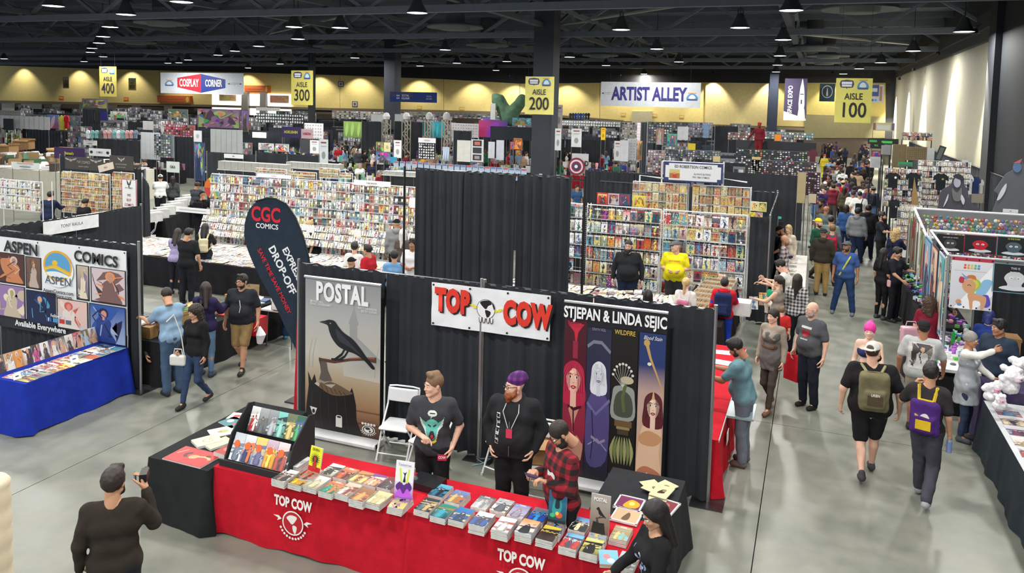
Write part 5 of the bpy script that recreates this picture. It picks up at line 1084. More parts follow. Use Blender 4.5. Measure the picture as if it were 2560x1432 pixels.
tablecloth(-7.34,-7.18,10.0,10.9,1.9,'red cloth hanging as a sliver left of the raven banner curtain',C(190,26,44),flare=.02);None
for i,(x,y,w,h,a,d_) in enumerate(((1803,880,.3,.22,.1,'far'),(1802,905,.36,.24,-.1,'near'))):flat(x,y,.746,w,h,.004,a,'paper_sheet','white paper sheet on the long red cloth, %s one of two'%d_,K_(238,238,240),[(K_(200,200,205),Rc(.1,.5,.9,.54))],'paper')
tag(MB().bbox((-1.06+.02,10.75,.70),(-.6,11.35,.73)).build('clear_shelf','gloss',C(150,168,172)),'grey-blue board jutting from the red table where the man in teal writes','board')
id_sign(Fr((-.915,10.5,.42),(0,1,0),(0,0,1)),.2,.16,'','small white card pinned on the long red cloth')
def hd(px,py,H):return at(px,py,H)
def ft(px,py):return at(px,py,0)
TEE=C(62,63,68)
m1=person('clean-shaven vendor in a charcoal t-shirt with a teal goblin print, behind the red tables',hd(1085,932,1.83),-8,1.83,.016,1.08,shirt=(TEE,'short'),pants=(C(34,34,38),'long'),hair=(('fade','sb'),),skin='l',L='pocket',R='belly',head=(-52,-3),hres=.009)
G_=C(96,190,176);GW=C(206,216,210);GD=C(46,46,52);GY=C(216,196,60)
decal(m1,'shirt_print',[(GW,Ell(.52,.9,.19,.09,16)),(GD,Ln([(.42,.9),(.62,.9)],.03)),(GW,Ln([(.5,.84),(.46,.76)],.03)),(GW,[(.02,.8),(.28,.58),(.3,.36),(.42,.06),(.62,.06),(.72,.38),(.74,.58),(.99,.78),(.93,.52),(.78,.4),(.68,.04),(.36,.02),(.22,.4),(.08,.56)]),(G_,Sm([(.28,.36),(.26,.6),(.4,.72),(.62,.72),(.76,.6),(.72,.36),(.6,.12),(.42,.12)],4)),(G_,[(.06,.76),(.3,.62),(.28,.44)]),(G_,[(.96,.74),(.74,.62),(.74,.44)]),(GD,Ln([(.34,.56),(.46,.5)],.05)),(GD,Ln([(.56,.5),(.68,.56)],.05)),(GD,Sm([(.4,.2),(.44,.36),(.58,.36),(.62,.2),(.5,.1)],3)),(C(200,60,70),Ell(.51,.2,.06,.07,8)),(GY,Sm([(.32,.2),(.42,.08),(.6,.08),(.7,.2),(.66,.02),(.36,.02)],3))],.27,.36,1.2,n=46)
id_=MB().box((-.13,.17*m1['s'],.93),(.1,.012,.065));id_.build('badge','matte',C(190,30,70),m1['o'])
text('badge_text','COW',Fr((-.18,0,0),(-1,0,0),(0,0,1)),.04,WHITE,m1['o'],-.05,.935,.8,d=.17*m1['s']+.012,bold=.03)
m2=person('red-bearded vendor in a striped purple beanie, glasses and black zip hoodie',hd(1288,930,1.85),-14,1.83,.016,1.3,belly=.05,shirt=(C(38,39,42),'hoodie'),pants=(C(30,30,32),'long'),hair=(('beanie','stripe'),('beard',C(140,74,42))),skin='l',L='pocket',R='pocket',head=(-48,0),hres=.009)
glasses(m2)
for q,c,w_ in((('T','E','N','E','T'),0,0),):
 decal(m2,'hoodie_lettering',[(C(210,212,214),Rc(.3,y,.7,y+.025)) for y in(.04,.16,.2,.33,.37,.5,.62,.66,.8,.93)]+[(C(210,212,214),Rc(.3,y,.36,y+h_)) for y,h_ in((.04,.08),(.2,.1),(.37,.1),(.5,.12),(.66,.1),(.8,.1))]+[(C(210,212,214),Rc(.64,y,.7,y+h_)) for y,h_ in((.1,.06),(.33,.12),(.62,.12),(.84,.08))],.1,.34,1.2,xc=.14,n=20)
mb=MB();s_=m2['s']
for sg in(-1,1):mb.tube([(sg*.06,.0,1.5*s_),(sg*.09,.16,1.38*s_),(sg*.02,.205,1.22*s_)],.006,4)
mb.build('lanyard','matte',C(190,190,190),m2['o']);MB().box((0,.222,1.17*s_),(.07,.008,.1)).build('badge','matte',C(206,50,84),m2['o']);MB().tube([(0,.215,1.3*s_),(.0,.225,.92*s_)],.004,4).build('zip','metal',C(150,150,150),m2['o'])
m3=person('man in a red and black plaid shirt looking down at his phone beside the banner',hd(1412,1050,1.76),-60,1.76,.016,1.14,belly=.03,shirt=(C(90,20,30),'long'),smat='plaid_red',pants=(C(30,32,38),'long'),hair=(('crew','dk'),('beard','bk')),skin='m',L='phone',R='phone',head=(-12,-42),lean=.06,hres=.009,hemz=.78)
glasses(m3)
h3=W2(m3,Vector(m3['arms'][0][2])*.5+Vector(m3['arms'][1][2])*.5+Vector((0,.1,.03)))
tag(MB().box(h3,(.075,.15,.012),rz(m3['o'].rotation_euler.z)@rx(.4)).build('phone','gloss',C(60,50,90)),'small dark phone held by the man in the plaid shirt','phone')
mb=MB();mb.box((0,.135,1.2),(.14,.012,.2));mb.build('undershirt','cloth',C(226,226,226),m3['o'])
ph=person('man seen from behind at lower left, dark curly hair, raising a small camcorder',hd(283,1170,1.78),168,1.78,.016,1.12,shirt=(C(50,44,38),'long'),pants=(C(40,40,44),'long'),hair=(('short','dk'),('stubble','dk')),skin='m',R=((.10,.1,-.2),(-.08,.1,.26)),L='down',head=(-14,-3),hres=.01)
pc=W2(ph,Vector(ph['arms'][0][2])+Vector((-.02,.06,.09)));r_=empty('camcorder',pc,ph['o'].rotation_euler.z,'small black camcorder held up by the man at lower left','camera')
MB().box((0,0,0),(.06,.14,.07)).build('body','gloss',C(30,30,34),r_);MB().tube([(0,.07,.005),(0,.11,.005)],.025,10).build('lens','gloss',C(16,16,20),r_);MB().box((-.07,-.02,.0),(.012,.09,.06),rz(.3)).build('screen','gloss',C(50,60,80),r_)
w1=person('woman in a black cardigan reaching over the right end of the red table',hd(1640,1252,1.66),-62,1.66,.018,1.0,fem=True,shirt=(C(30,30,32),'long'),pants=(C(34,36,44),'slim'),hair=(('long','bk'),),skin='m',R='low',L='fwd',head=(0,-20),hres=.01)
decal(w1,'flower_print',[(C(130,150,190),Ell(.3+.4*math.sin(i*2.1),.1+.1*i,.12,.07,8)) for i in range(9)]+[(C(190,200,220),Ell(.4+.35*math.sin(i*3.1),.12+.1*i,.05,.04,8)) for i in range(8)],.2,.36,1.18,n=20)
q=at(1522,1395,.9);o=flat(1522,1395,.88,.17,.26,.012,.3,'comic_book','blue and pink comic held by the woman at the right end of the red table',K_(110,170,190),[(K_(220,120,130),Ell(.4,.6,.2,.15,8)),(K_(230,230,235),Ell(.6,.35,.2,.15,8)),(K_(120,90,60),Rc(0,0,1,.12))])
a1=person('man in a light blue short-sleeved shirt bending over the book table',ft(432,985),-150,1.76,.02,1.08,shirt=(C(132,160,186),'short'),pants=(C(70,92,118),'long'),hair=(('crew','dk'),),skin='m',R='reach',L='reach',head=(-15,-30),lean=.2,hemz=.8)
a2=person('woman in a black scoop-neck sweater walking with a white purse',ft(490,1012),-40,1.62,.02,1.02,fem=True,shirt=(C(32,31,34),'long'),pants=(C(50,66,96),'slim'),hair=(('wavy','dk'),),skin='m',legs='walk',R='bag',L='down',head=(-22,-14),shoes=C(30,28,28))
hpz=W2(a2,Vector(a2['arms'][0][2]));s_=1
handbag((hpz.x+.0,hpz.y-.02,.66),a2['o'].rotation_euler.z+.2,'small white structured purse with a gold clasp at the hip of the woman in black',C(216,214,210),strap=[(-.1,0,.17),(-.02,-.05,.5),(.08,-.02,.8),(.12,.12,.72)])
a3=person('woman with long dark hair in a navy hoodie and light jeans at the book table',ft(515,940),150,1.66,.02,1.04,fem=True,shirt=(C(44,40,76),'hoodie'),pants=(C(104,136,170),'slim'),hair=(('long','dk'),),skin='m',R='reach',L='reach',head=(30,-20),shoes=C(60,70,90))
a4=person('heavy-set man in a black henley and khaki shorts holding a white bag',ft(606,925),-22,1.74,.018,1.24,belly=.05,shirt=(C(42,44,50),'short'),pants=(C(148,122,82),'short'),hair=(('short','bk'),('stubble','bk')),skin='m',legs='walk2',R='down',L='down',head=(-18,0),shoes=C(36,36,40),hres=.01)
glasses(a4);MB().tube([(-.03,.19,1.32),(-.05,.2,1.2),(-.03,.205,1.1)],.006,5).build('zip','gloss',WHITE,a4['o'])
mb=MB();mb.tube([(0,0,.3),(.03,.0,.16),(.0,0,0)],[.02,.09,.05],8);bg_=mb.build('plastic_bag','gloss',C(222,222,226));bg_.location=W2(a4,Vector(a4['arms'][1][2])+Vector((-.04,.02,-.36)));tag(bg_,'crumpled white carrier bag hanging from the hand of the man in khaki shorts','bag')
a5=person('person in dark green crouching behind the book table',hd(398,748,1.35),0,1.65,.024,1.05,shirt=(C(40,64,58),'long'),pants=(BLACK,'long'),hair=(('short','bk'),),legs='crouch',head=(0,-30),L='low',R='low',lean=.3)
a6=person('man in a black polo and shoulder bag browsing the white comic table',ft(468,760),150,1.78,.022,1.15,shirt=(C(34,35,38),'short'),pants=(C(32,34,40),'long'),hair=(('short','bk'),),L='reach',R='down',lean=.12,head=(-20,-20))
a7=person('woman with a pale drawstring bag on her back at the white comic table',ft(512,722),170,1.66,.022,1.06,fem=True,shirt=(C(36,34,38),'long'),pants=(C(36,48,66),'slim'),hair=(('long','bk'),),L='reach',R='reach',lean=.15,head=(0,-20))
backpack(a7,'pale cream drawstring bag on the back of a long-haired woman',C(206,196,160),.24,.36,1.2,.1)
a8=person('woman in a lilac top half hidden behind the man in the black polo',ft(440,735),160,1.62,.024,1.0,fem=True,shirt=(C(160,150,190),'short'),pants=(C(34,36,46),'slim'),hair=(('long','dk'),),L='reach',R='reach',lean=.25,head=(0,-20))
a9=person('man with a red and black backpack standing behind the tall feather flag',ft(660,735),178,1.76,.022,1.1,shirt=(C(44,44,48),'short'),pants=(C(160,136,90),'long'),hair=(('short','bk'),),L='fwd',R='fwd')
backpack(a9,'red and black backpack half behind the feather flag',C(52,46,48),.32,.42,1.15,.15,C(170,40,44))
a10=person('person in blue jeans partly hidden behind the feather flag',ft(728,845),178,1.74,.024,1.05,shirt=(C(40,60,84),'short'),pants=(C(44,66,104),'long'),hair=(('short','bk'),),shoes=C(70,150,160))
for(px,py,H,an,lab,sh,hr_,kw) in((118,478,1.78,150,'man in a navy sweater browsing the boxes in the left booth',(C(38,48,74),'long'),'dk',dict(L='reach',R='reach',lean=.25,b=1.1)),(205,497,1.62,140,'person with dark hair and black top behind the low black curtain, middle of three',(C(34,34,38),'short'),'dk',dict(lean=.2,head=(-20,-15))),(306,496,1.6,150,'person in violet behind the low black curtain, right of three',(C(50,40,100),'short'),'gy',dict(lean=.2,head=(-30,-10))),(400,436,1.8,176,'man in a white t-shirt and white cap leaning over the white boxes',(C(228,228,228),'short'),'dk',dict(b=1.15,lean=.25,L='reach',R='reach')),(500,478,1.76,160,'man in a black t-shirt and black cap with a black backpack at the dollar boxes',(C(30,30,34),'short'),'bk',dict(lean=.3,head=(50,-20),L='reach',R='reach')),(487,455,1.72,150,'person in a charcoal top beside the round rainbow fan',(C(62,68,76),'short'),'dk',dict(lean=.25,head=(-20,-20),L='reach',R='low')),(432,440,1.7,180,'person with long brown hair in grey seen beyond the white boxes',(C(70,76,76),'long'),'dk',dict(fem=True)),(362,398,1.76,-90,'man in a slate blue sweater in side view by the dark booth wall',(C(70,92,112),'long'),'dk',dict(b=1.15,head=(0,-15))),(375,362,1.76,160,'person in a dark hooded jacket further back by the clothes racks',(C(52,56,60),'jacket'),'bk',dict(lean=.1)),(455,358,1.8,178,'tall man in a pale long-sleeved shirt, cap and grey jeans in the left aisle',(C(206,204,190),'long'),'gy',dict(b=1.1)),(792,545,1.5,-95,'balding man in a black t-shirt seated in front of the comic wall',(C(34,34,38),'short'),'bl',dict(lean=.25,legs='sit',head=(10,-10))),(886,604,1.4,150,'dark-haired person in a white shirt sitting beside the man in red',(C(222,222,222),'short'),'bk',dict(legs='sit',head=(20,0))),(920,610,1.42,-120,'broad man in a bright red t-shirt sitting before the comic table',(C(170,30,42),'short'),'bk',dict(legs='sit',b=1.2,head=(-10,-5))),(878,645,1.3,150,'person in a dark cap showing above the curtain beside the man in red',(C(40,40,44),'short'),'bk',dict(legs='sit')),(986,624,1.42,178,'boy in a raglan shirt with navy sleeves and light blue back',(C(112,156,200),'short'),'bk',dict(legs='sit')),(992,548,1.8,176,'man in a grey hoodie and black cap with a shoulder strap at the comic wall',(C(134,136,138),'hoodie'),'bk',dict(b=1.1)),(1008,572,1.68,150,'woman with long white-blond hair beside the black stand pole',(C(90,80,76),'long'),'wh',dict(fem=True)),(1032,596,1.76,-20,'man in a white baseball jersey with blue sleeves at the curtain edge',(C(228,228,232),'short'),'dk',dict(L='belly',R='belly')),(930,400,1.5,0,'bald man in a dark navy t-shirt sitting behind the comic wall',(C(44,44,66),'short'),'sb',dict(legs='sit',head=(0,-20),b=1.1)),(900,407,1.45,10,'grey-haired person in white sitting behind the comic wall',(C(226,226,226),'short'),'gy',dict(legs='sit')),(876,418,1.4,178,'man in a charcoal t-shirt seen from behind, behind the comic wall',(C(46,46,50),'short'),'bk',dict(legs='sit')),(948,425,1.45,60,'person in a maroon t-shirt sitting right of the dark column foot',(C(124,34,50),'short'),'gy',dict(legs='sit')),(1443,462,1.6,20,'boy with black hair and blue top right of the big black curtain',(C(60,90,130),'short'),'bk',dict()),(1478,448,1.7,-60,'woman in a navy jacket beside the big black curtain',(C(38,48,84),'jacket'),'dk',dict(fem=True,L='ear')),(1506,463,1.6,10,'smiling girl with dark hair behind the framed comics',(C(120,60,90),'short'),'dk',dict(fem=True)),(1492,408,1.72,0,'person in a pink cap, white sleeves and purple vest among purple costumes',(C(70,40,100),'tank'),'pk',dict(fem=True)),(1655,488,1.55,0,'man in a grey hoodie seated behind the white wire racks',(C(128,136,144),'hoodie'),'dk',dict(legs='sit',head=(0,-25))),(1792,506,1.62,180,'man in a grey top seen from behind before the vintage comic rack',(C(80,86,84),'short'),'bk',dict()),(1838,505,1.62,170,'older man in a red top before the vintage comic rack',(C(190,50,56),'short'),'gy',dict()),(1738,515,1.5,178,'person with a blond ponytail low before the vintage comic rack',(C(150,130,110),'short'),'sb',dict()),(1620,738,1.45,178,'black-haired person just showing above the curtain at the comic table',(C(40,40,44),'short'),'bk',dict(fem=True)),(1716,694,1.6,160,'girl with braided blond hair and a floral backpack at the comic table',(C(226,222,216),'short'),'bl',dict(fem=True)),(1952,565,1.78,-70,'man in a black cap and dark vest reading at the white counter',(C(40,38,44),'short'),'bk',dict(head=(-10,-25),L='low',R='low')),(1972,562,1.7,-25,'blond woman in a cream sweater and jeans holding a dark magazine',(C(216,204,184),'long'),'bl',dict(fem=True)),(1962,588,1.76,85,'bald man in a pale plaid shirt by the white counter',(C(200,190,196),'long'),'m',dict()),(1978,648,1.74,-100,'man in a white collared shirt leaning over the long wooden boxes',(C(222,220,214),'short'),'bk',dict(lean=.3,head=(0,-25),L='reach',R='reach')),(1948,688,1.66,-110,'woman with tied dark hair pointing over the boxes',(C(150,140,130),'tank'),'dk',dict(fem=True,R='high',L='reach',head=(-10,0))),(1995,685,1.66,165,'woman with long auburn hair in a black and white patterned top',(C(66,62,66),'long'),'dk',dict(fem=True)),):
 b_=kw.pop('b',1.03);hk=(('short',hr_),)
 if kw.get('fem'):hk=(('long',hr_),)
 if 'ponytail' in lab or 'tied' in lab or 'braided' in lab:hk=(('pony',hr_),)
 if hr_=='m' or 'bald man' in lab:hk=(('stubble','sb'),)
 if 'balding' in lab:hk=(('crew','bl'),)
 if 'black cap' in lab or 'dark cap' in lab:hk=(('cap',C(26,26,28)),('stubble','bk'))
 if 'white cap' in lab:hk=(('capback',C(232,232,232)),('crew','dk'))
 if 'pink cap' in lab:hk=(('beanie',C(226,150,180)),)
 pz=hd(px,py,H);dz=0
 if kw.get('legs')=='sit':H_=H+.4
 else:H_=H
 sm='plaid_pale' if 'plaid' in lab else 'plaid_print' if 'patterned' in lab else 'cloth'
 if H_<1.5:H_=1.55
 pants=(C(90,92,96),'long') if 'grey jeans' in lab else(C(60,84,124),'slim') if 'jeans' in lab else(C(36,38,44),'long')
 inf=person(lab,pz,an,H_,.026,b_,shirt=sh,pants=pants,hair=hk,skin=rnd.choice('lmmt') if 'blond' not in lab else 'p',smat=sm,eyes=abs(an)<120,z0=0,**kw)
 if 'black backpack' in lab:backpack(inf,'black backpack on the man in the black cap at the dollar boxes',C(28,28,32),.3,.42)
 if 'floral backpack' in lab:backpack(inf,'small floral pink and white backpack of the braided blond girl',C(190,110,140),.24,.3,1.15,.1,C(230,220,220))
v1=person('bearded man in a black button shirt standing before the white wire comic racks',hd(1572,600,1.84),-4,1.84,.02,1.3,belly=.05,shirt=(C(36,38,42),'long'),pants=(C(40,48,72),'long'),hair=(('crew','dk'),('beard','bk')),skin='l',head=(-8,0),hres=.011)
glasses(v1)
v2=person('large man in a bright yellow t-shirt and grey cap before the wire comic racks',hd(1690,602,1.8),-6,1.8,.02,1.32,belly=.1,shirt=(C(236,222,40),'short'),pants=(C(60,60,66),'long'),hair=(('cap',C(104,106,112)),),skin='l',R='belly',L='belly',head=(-60,0),hres=.011,hemz=.78)
decal(v2,'shirt_lettering',[(C(216,120,40),Rc(x,.2,x+.07,.8)) for x in np.arange(.03,.95,.105)],.26,.05,1.32,n=30)
k1=person('child in a red and blue hooded costume seen from behind at the comic table',hd(1812,695,1.55),176,1.55,.02,1.05,shirt=(C(196,30,44),'hoodie'),pants=(C(30,60,170),'long'),hair=(('short','bk'),),skin='l',R='reach',L='down')
mb=MB();s_=k1['s']
for sh_,e_,w_ in k1['arms']:mb.tube([Vector(sh_).lerp(e_,.2),e_,Vector(e_).lerp(w_,.9)],[.07,.062,.05],10)
mb.build('sleeve','cloth',C(34,60,176),k1['o'],True)
backpack(k1,'navy blue backpack worn over the red and blue hooded costume',C(34,44,82),.32,.46,1.2,.18,C(44,54,96))
r1=person('woman in a grey wrapped tunic costume walking past the long red table',ft(1922,1025),-25,1.68,.018,.98,fem=True,shirt=(C(150,140,126),'long'),pants=(C(70,62,56),'slim'),hair=(('pony','dk'),),skin='l',legs='walk2',head=(-15,-5),shoes=C(120,92,66),dress=(C(96,92,90),.72),hres=.01)
MB().tube([(-.1,.12,1.08),(0,.13,1.06),(.1,.12,1.08),(.12,0,1.08),(.1,-.12,1.08),(-.1,-.12,1.08),(-.12,0,1.08),(-.1,.12,1.08)],.025,6).build('belt','matte',C(92,62,44),r1['o'])
r2=person('small child in a red shirt and grey trousers beside the costumed woman',ft(1948,912),172,1.14,.02,1.0,shirt=(C(196,44,46),'short'),pants=(C(110,112,118),'long'),hair=(('short','sb'),),skin='l',shoes=C(190,200,50))
r3=person('bald older man in a charcoal t-shirt with a red print, standing in the aisle',ft(2018,1018),-38,1.76,.018,1.16,belly=.06,shirt=(C(82,84,88),'short'),pants=(C(34,38,50),'long'),hair=(('stubble','gy'),),skin='l',head=(-18,0),shoes=C(24,24,26),hres=.01)
glasses(r3,C(150,150,150));decal(r3,'shirt_print',[(C(190,190,186),Rc(.1,.78,.9,.9)),(C(150,30,44),Sm([(.2,.4),(.3,.7),(.5,.6),(.75,.7),(.8,.4),(.5,.25)],4)),(C(170,170,166),Rc(.2,.1,.8,.16))],.24,.26,1.26,n=28)
hb=W2(r3,Vector(r3['arms'][0][2]));bg_=MB().bbox((-.14,-.04,-.5),(.14,.04,-.06)).tube([(-.06,0,-.06),(0,0,.02),(.06,0,-.06)],.008,5).build('tote_bag','cloth',C(186,26,40));bg_.location=hb+Vector((-.02,0,-.02));bg_.rotation_euler=(0,0,r3['o'].rotation_euler.z);tag(bg_,'red carrier bag held by the bald man in the charcoal t-shirt','bag')
r4=person('man in a faded teal t-shirt leaning on the long red table to write',ft(1855,1160),-100,1.76,.018,1.16,belly=.05,shirt=(C(104,140,150),'short'),pants=(C(110,116,128),'long'),hair=(('short','bk'),('stubble','bk')),skin='t',R='reach',L='reach',lean=.22,head=(0,-32),shoes=C(110,92,80),hres=.01,hemz=.78)
r5=person('man in a blue button shirt, grey cap and jeans with a yellow shoulder strap',ft(2108,785),-6,1.76,.02,1.12,belly=.03,shirt=(C(64,92,150),'short'),pants=(C(40,62,100),'long'),hair=(('cap',C(92,94,98)),('stubble','bk')),skin='t',legs='wide',head=(-25,12),shoes=C(96,112,122),hres=.011)
MB().tube([(-.12,.0,1.47),(-.07,.14,1.35),(.04,.17,1.12),(.12,.14,.96)],.02,6).build('strap','cloth',C(190,196,90),r5['o'])
r6=person('large man in a black t-shirt and shorts, white mesh cap backwards, walking up the aisle',ft(2165,1192),-172,1.84,.018,1.42,belly=.04,shirt=(C(34,32,34),'short'),pants=(C(34,34,36),'short'),hair=(('capback',C(206,204,196)),('crew','br'),('beard','bk')),skin='l',legs='walk',head=(-30,0),shoes=C(60,60,64),hres=.01,hemz=.8)
backpack(r6,'large olive green backpack with rolled side pouches on the man in black',C(110,104,78),.36,.5,1.2,.2,C(84,72,54),C(150,146,110),extra=lambda r,f:text('tag_text','URBN',f,.05,C(226,220,210),r,.18,.24,.8,d=.03,bold=.03))
r7=person('slim man in a black t-shirt seen from behind, hand to his ear',ft(2305,1255),170,1.79,.018,1.02,shirt=(C(50,46,48),'short'),pants=(C(66,66,76),'long'),hair=(('short','bk'),),skin='m',legs='walk2',L='ear',R='down',head=(15,0),shoes=C(150,150,156),hres=.01)
backpack(r7,'yellow and purple drawstring team backpack on the slim man in black',C(72,40,110),.34,.44,1.12,.1,C(212,176,40),C(206,176,50),extra=lambda r,f:(text('team_word','Vikings',f,.075,C(226,190,60),r,.17,.09,.9,d=.014,shear=.2,bold=.02),art('team_emblem',f,[(C(226,222,216),Sm([(.3,.4),(.42,.62),(.6,.66),(.7,.5),(.55,.42),(.5,.3)],4)),(C(220,180,60),Sm([(.28,.42),(.2,.62),(.34,.56)],3)),(C(220,180,60),Sm([(.55,.32),(.6,.22),(.72,.34),(.66,.44)],3))],r,.34,.44,.012)))
pb=W2(r7,Vector(r7['arms'][0][2]));bt=MB().lathe([(.001,0),(.032,0),(.032,.14),(.014,.18),(.014,.2),(.001,.2)],12).build('water_bottle','gloss',C(120,140,190));bt.location=pb+Vector((0,0,-.2));tag(bt,'clear blue-labelled bottle in the right hand of the slim man in black','bottle')
r8=person('woman with bright pink pinned-up hair in a navy bikini-style costume top',ft(2160,1075),-6,1.68,.018,.96,fem=True,shirt=(C(40,50,90),'bra'),pants=(C(70,56,50),'skirt'),hair=(('bun','pk'),('fringe','pk')),skin='p',head=(0,-4),R='bag',L='fwd',hres=.01)
r9=person('man in a grey tee with a dark back print and a studded cap',ft(2292,1075),176,1.72,.018,1.3,shirt=(C(176,178,178),'short'),pants=(C(150,140,130),'short'),hair=(('cap',C(40,36,40)),('crew','bk')),skin='t',L='down',R='fwd',head=(20,0))
decal(r9,'back_print',figure_art(random.Random(5),[C(60,56,56),C(120,116,112),C(200,198,196),C(40,36,40)]),.36,.4,1.22,back=True,n=30)
r10=person('grey-haired woman in a long pale grey cardigan reaching towards the fluffy plush display',ft(2408,1100),75,1.66,.018,1.06,fem=True,shirt=(C(222,220,214),'long'),pants=(C(50,60,84),'slim'),hair=(('bun','gy'),),skin='t',R='high',L='low',head=(0,-8),shoes=C(70,72,76),dress=(C(160,164,170),.62),hres=.01)
r11=person('vendor in a dark denim jacket standing behind the right-hand table',hd(2500,798,1.76),-30,1.76,.02,1.15,shirt=(C(44,56,72),'jacket'),pants=(C(34,36,44),'long'),hair=(('short','bk'),),skin='t',head=(-20,-5))
r12=person('person with vivid blue hair bending down beside the denim-jacketed vendor',hd(2468,800,1.45),175,1.62,.022,1.0,fem=True,shirt=(C(30,50,110),'long'),pants=(BLACK,'long'),hair=(('bob','nv'),),skin='m',lean=.4)
r13=person('girl with long curly brown hair in a maroon top at the white table',hd(2325,740,1.62),165,1.62,.02,1.02,fem=True,shirt=(C(122,28,50),'short'),pants=(C(34,36,60),'slim'),hair=(('curly','br'),),skin='l',L='cross',R='reach',head=(20,0))
handbag((r13['o'].location.x-.28,r13['o'].location.y-.1,.72),.3,'soft pink quilted bag at the side of the girl in maroon',C(206,160,172),.34,.34,.14,name='shoulder_bag')
r14=person('girl with straight black hair in a dark brown top bending at the accessories table',hd(2332,690,1.6),60,1.6,.022,1.04,fem=True,shirt=(C(58,44,46),'long'),pants=(BLACK,'slim'),hair=(('long','bk'),),skin='m',L='low',R='reach',lean=.15,head=(0,-20))
r15=person('woman all in black with long dark hair and a pale pink handbag on her shoulder',ft(2200,797),135,1.68,.02,1.04,fem=True,shirt=(C(30,29,32),'short'),pants=(C(26,26,30),'slim'),hair=(('long','bk'),),skin='m',L='down',R='bag',head=(10,-8),shoes=C(70,70,74))
hp_=W2(r15,(.24,.05,.86));handbag((hp_.x,hp_.y,.82),r15['o'].rotation_euler.z+1.57,'small pale pink handbag on the shoulder of the woman in black',C(222,180,176),.24,.17,.1,strap=[(-.08,0,.17),(-.03,.04,.45),(0,.1,.62),(.05,.05,.4),(.08,0,.17)])
r16=person('man in a black t-shirt with a blue sleeve print behind the woman in black',hd(2243,618,1.74),60,1.74,.022,1.05,shirt=(C(34,36,46),'short'),pants=(C(28,28,34),'long'),hair=(('short','bk'),),skin='m',L='reach',R='low',head=(0,-20))
r17=person('woman with curly blond hair in a navy jacket at the accessories wall',hd(2240,572,1.66),150,1.66,.022,1.05,fem=True,shirt=(C(34,40,66),'long'),pants=(BLACK,'slim'),hair=(('curly','bl'),),skin='p',R='reach')
r18=person('heavily bearded man in a dark t-shirt pointing at the accessories rack',hd(2206,530,1.8),70,1.8,.022,1.08,shirt=(C(40,44,54),'short'),pants=(C(34,36,36),'long'),hair=(('fade','bk'),('beard','bk')),skin='m',L='reach',R='reach')
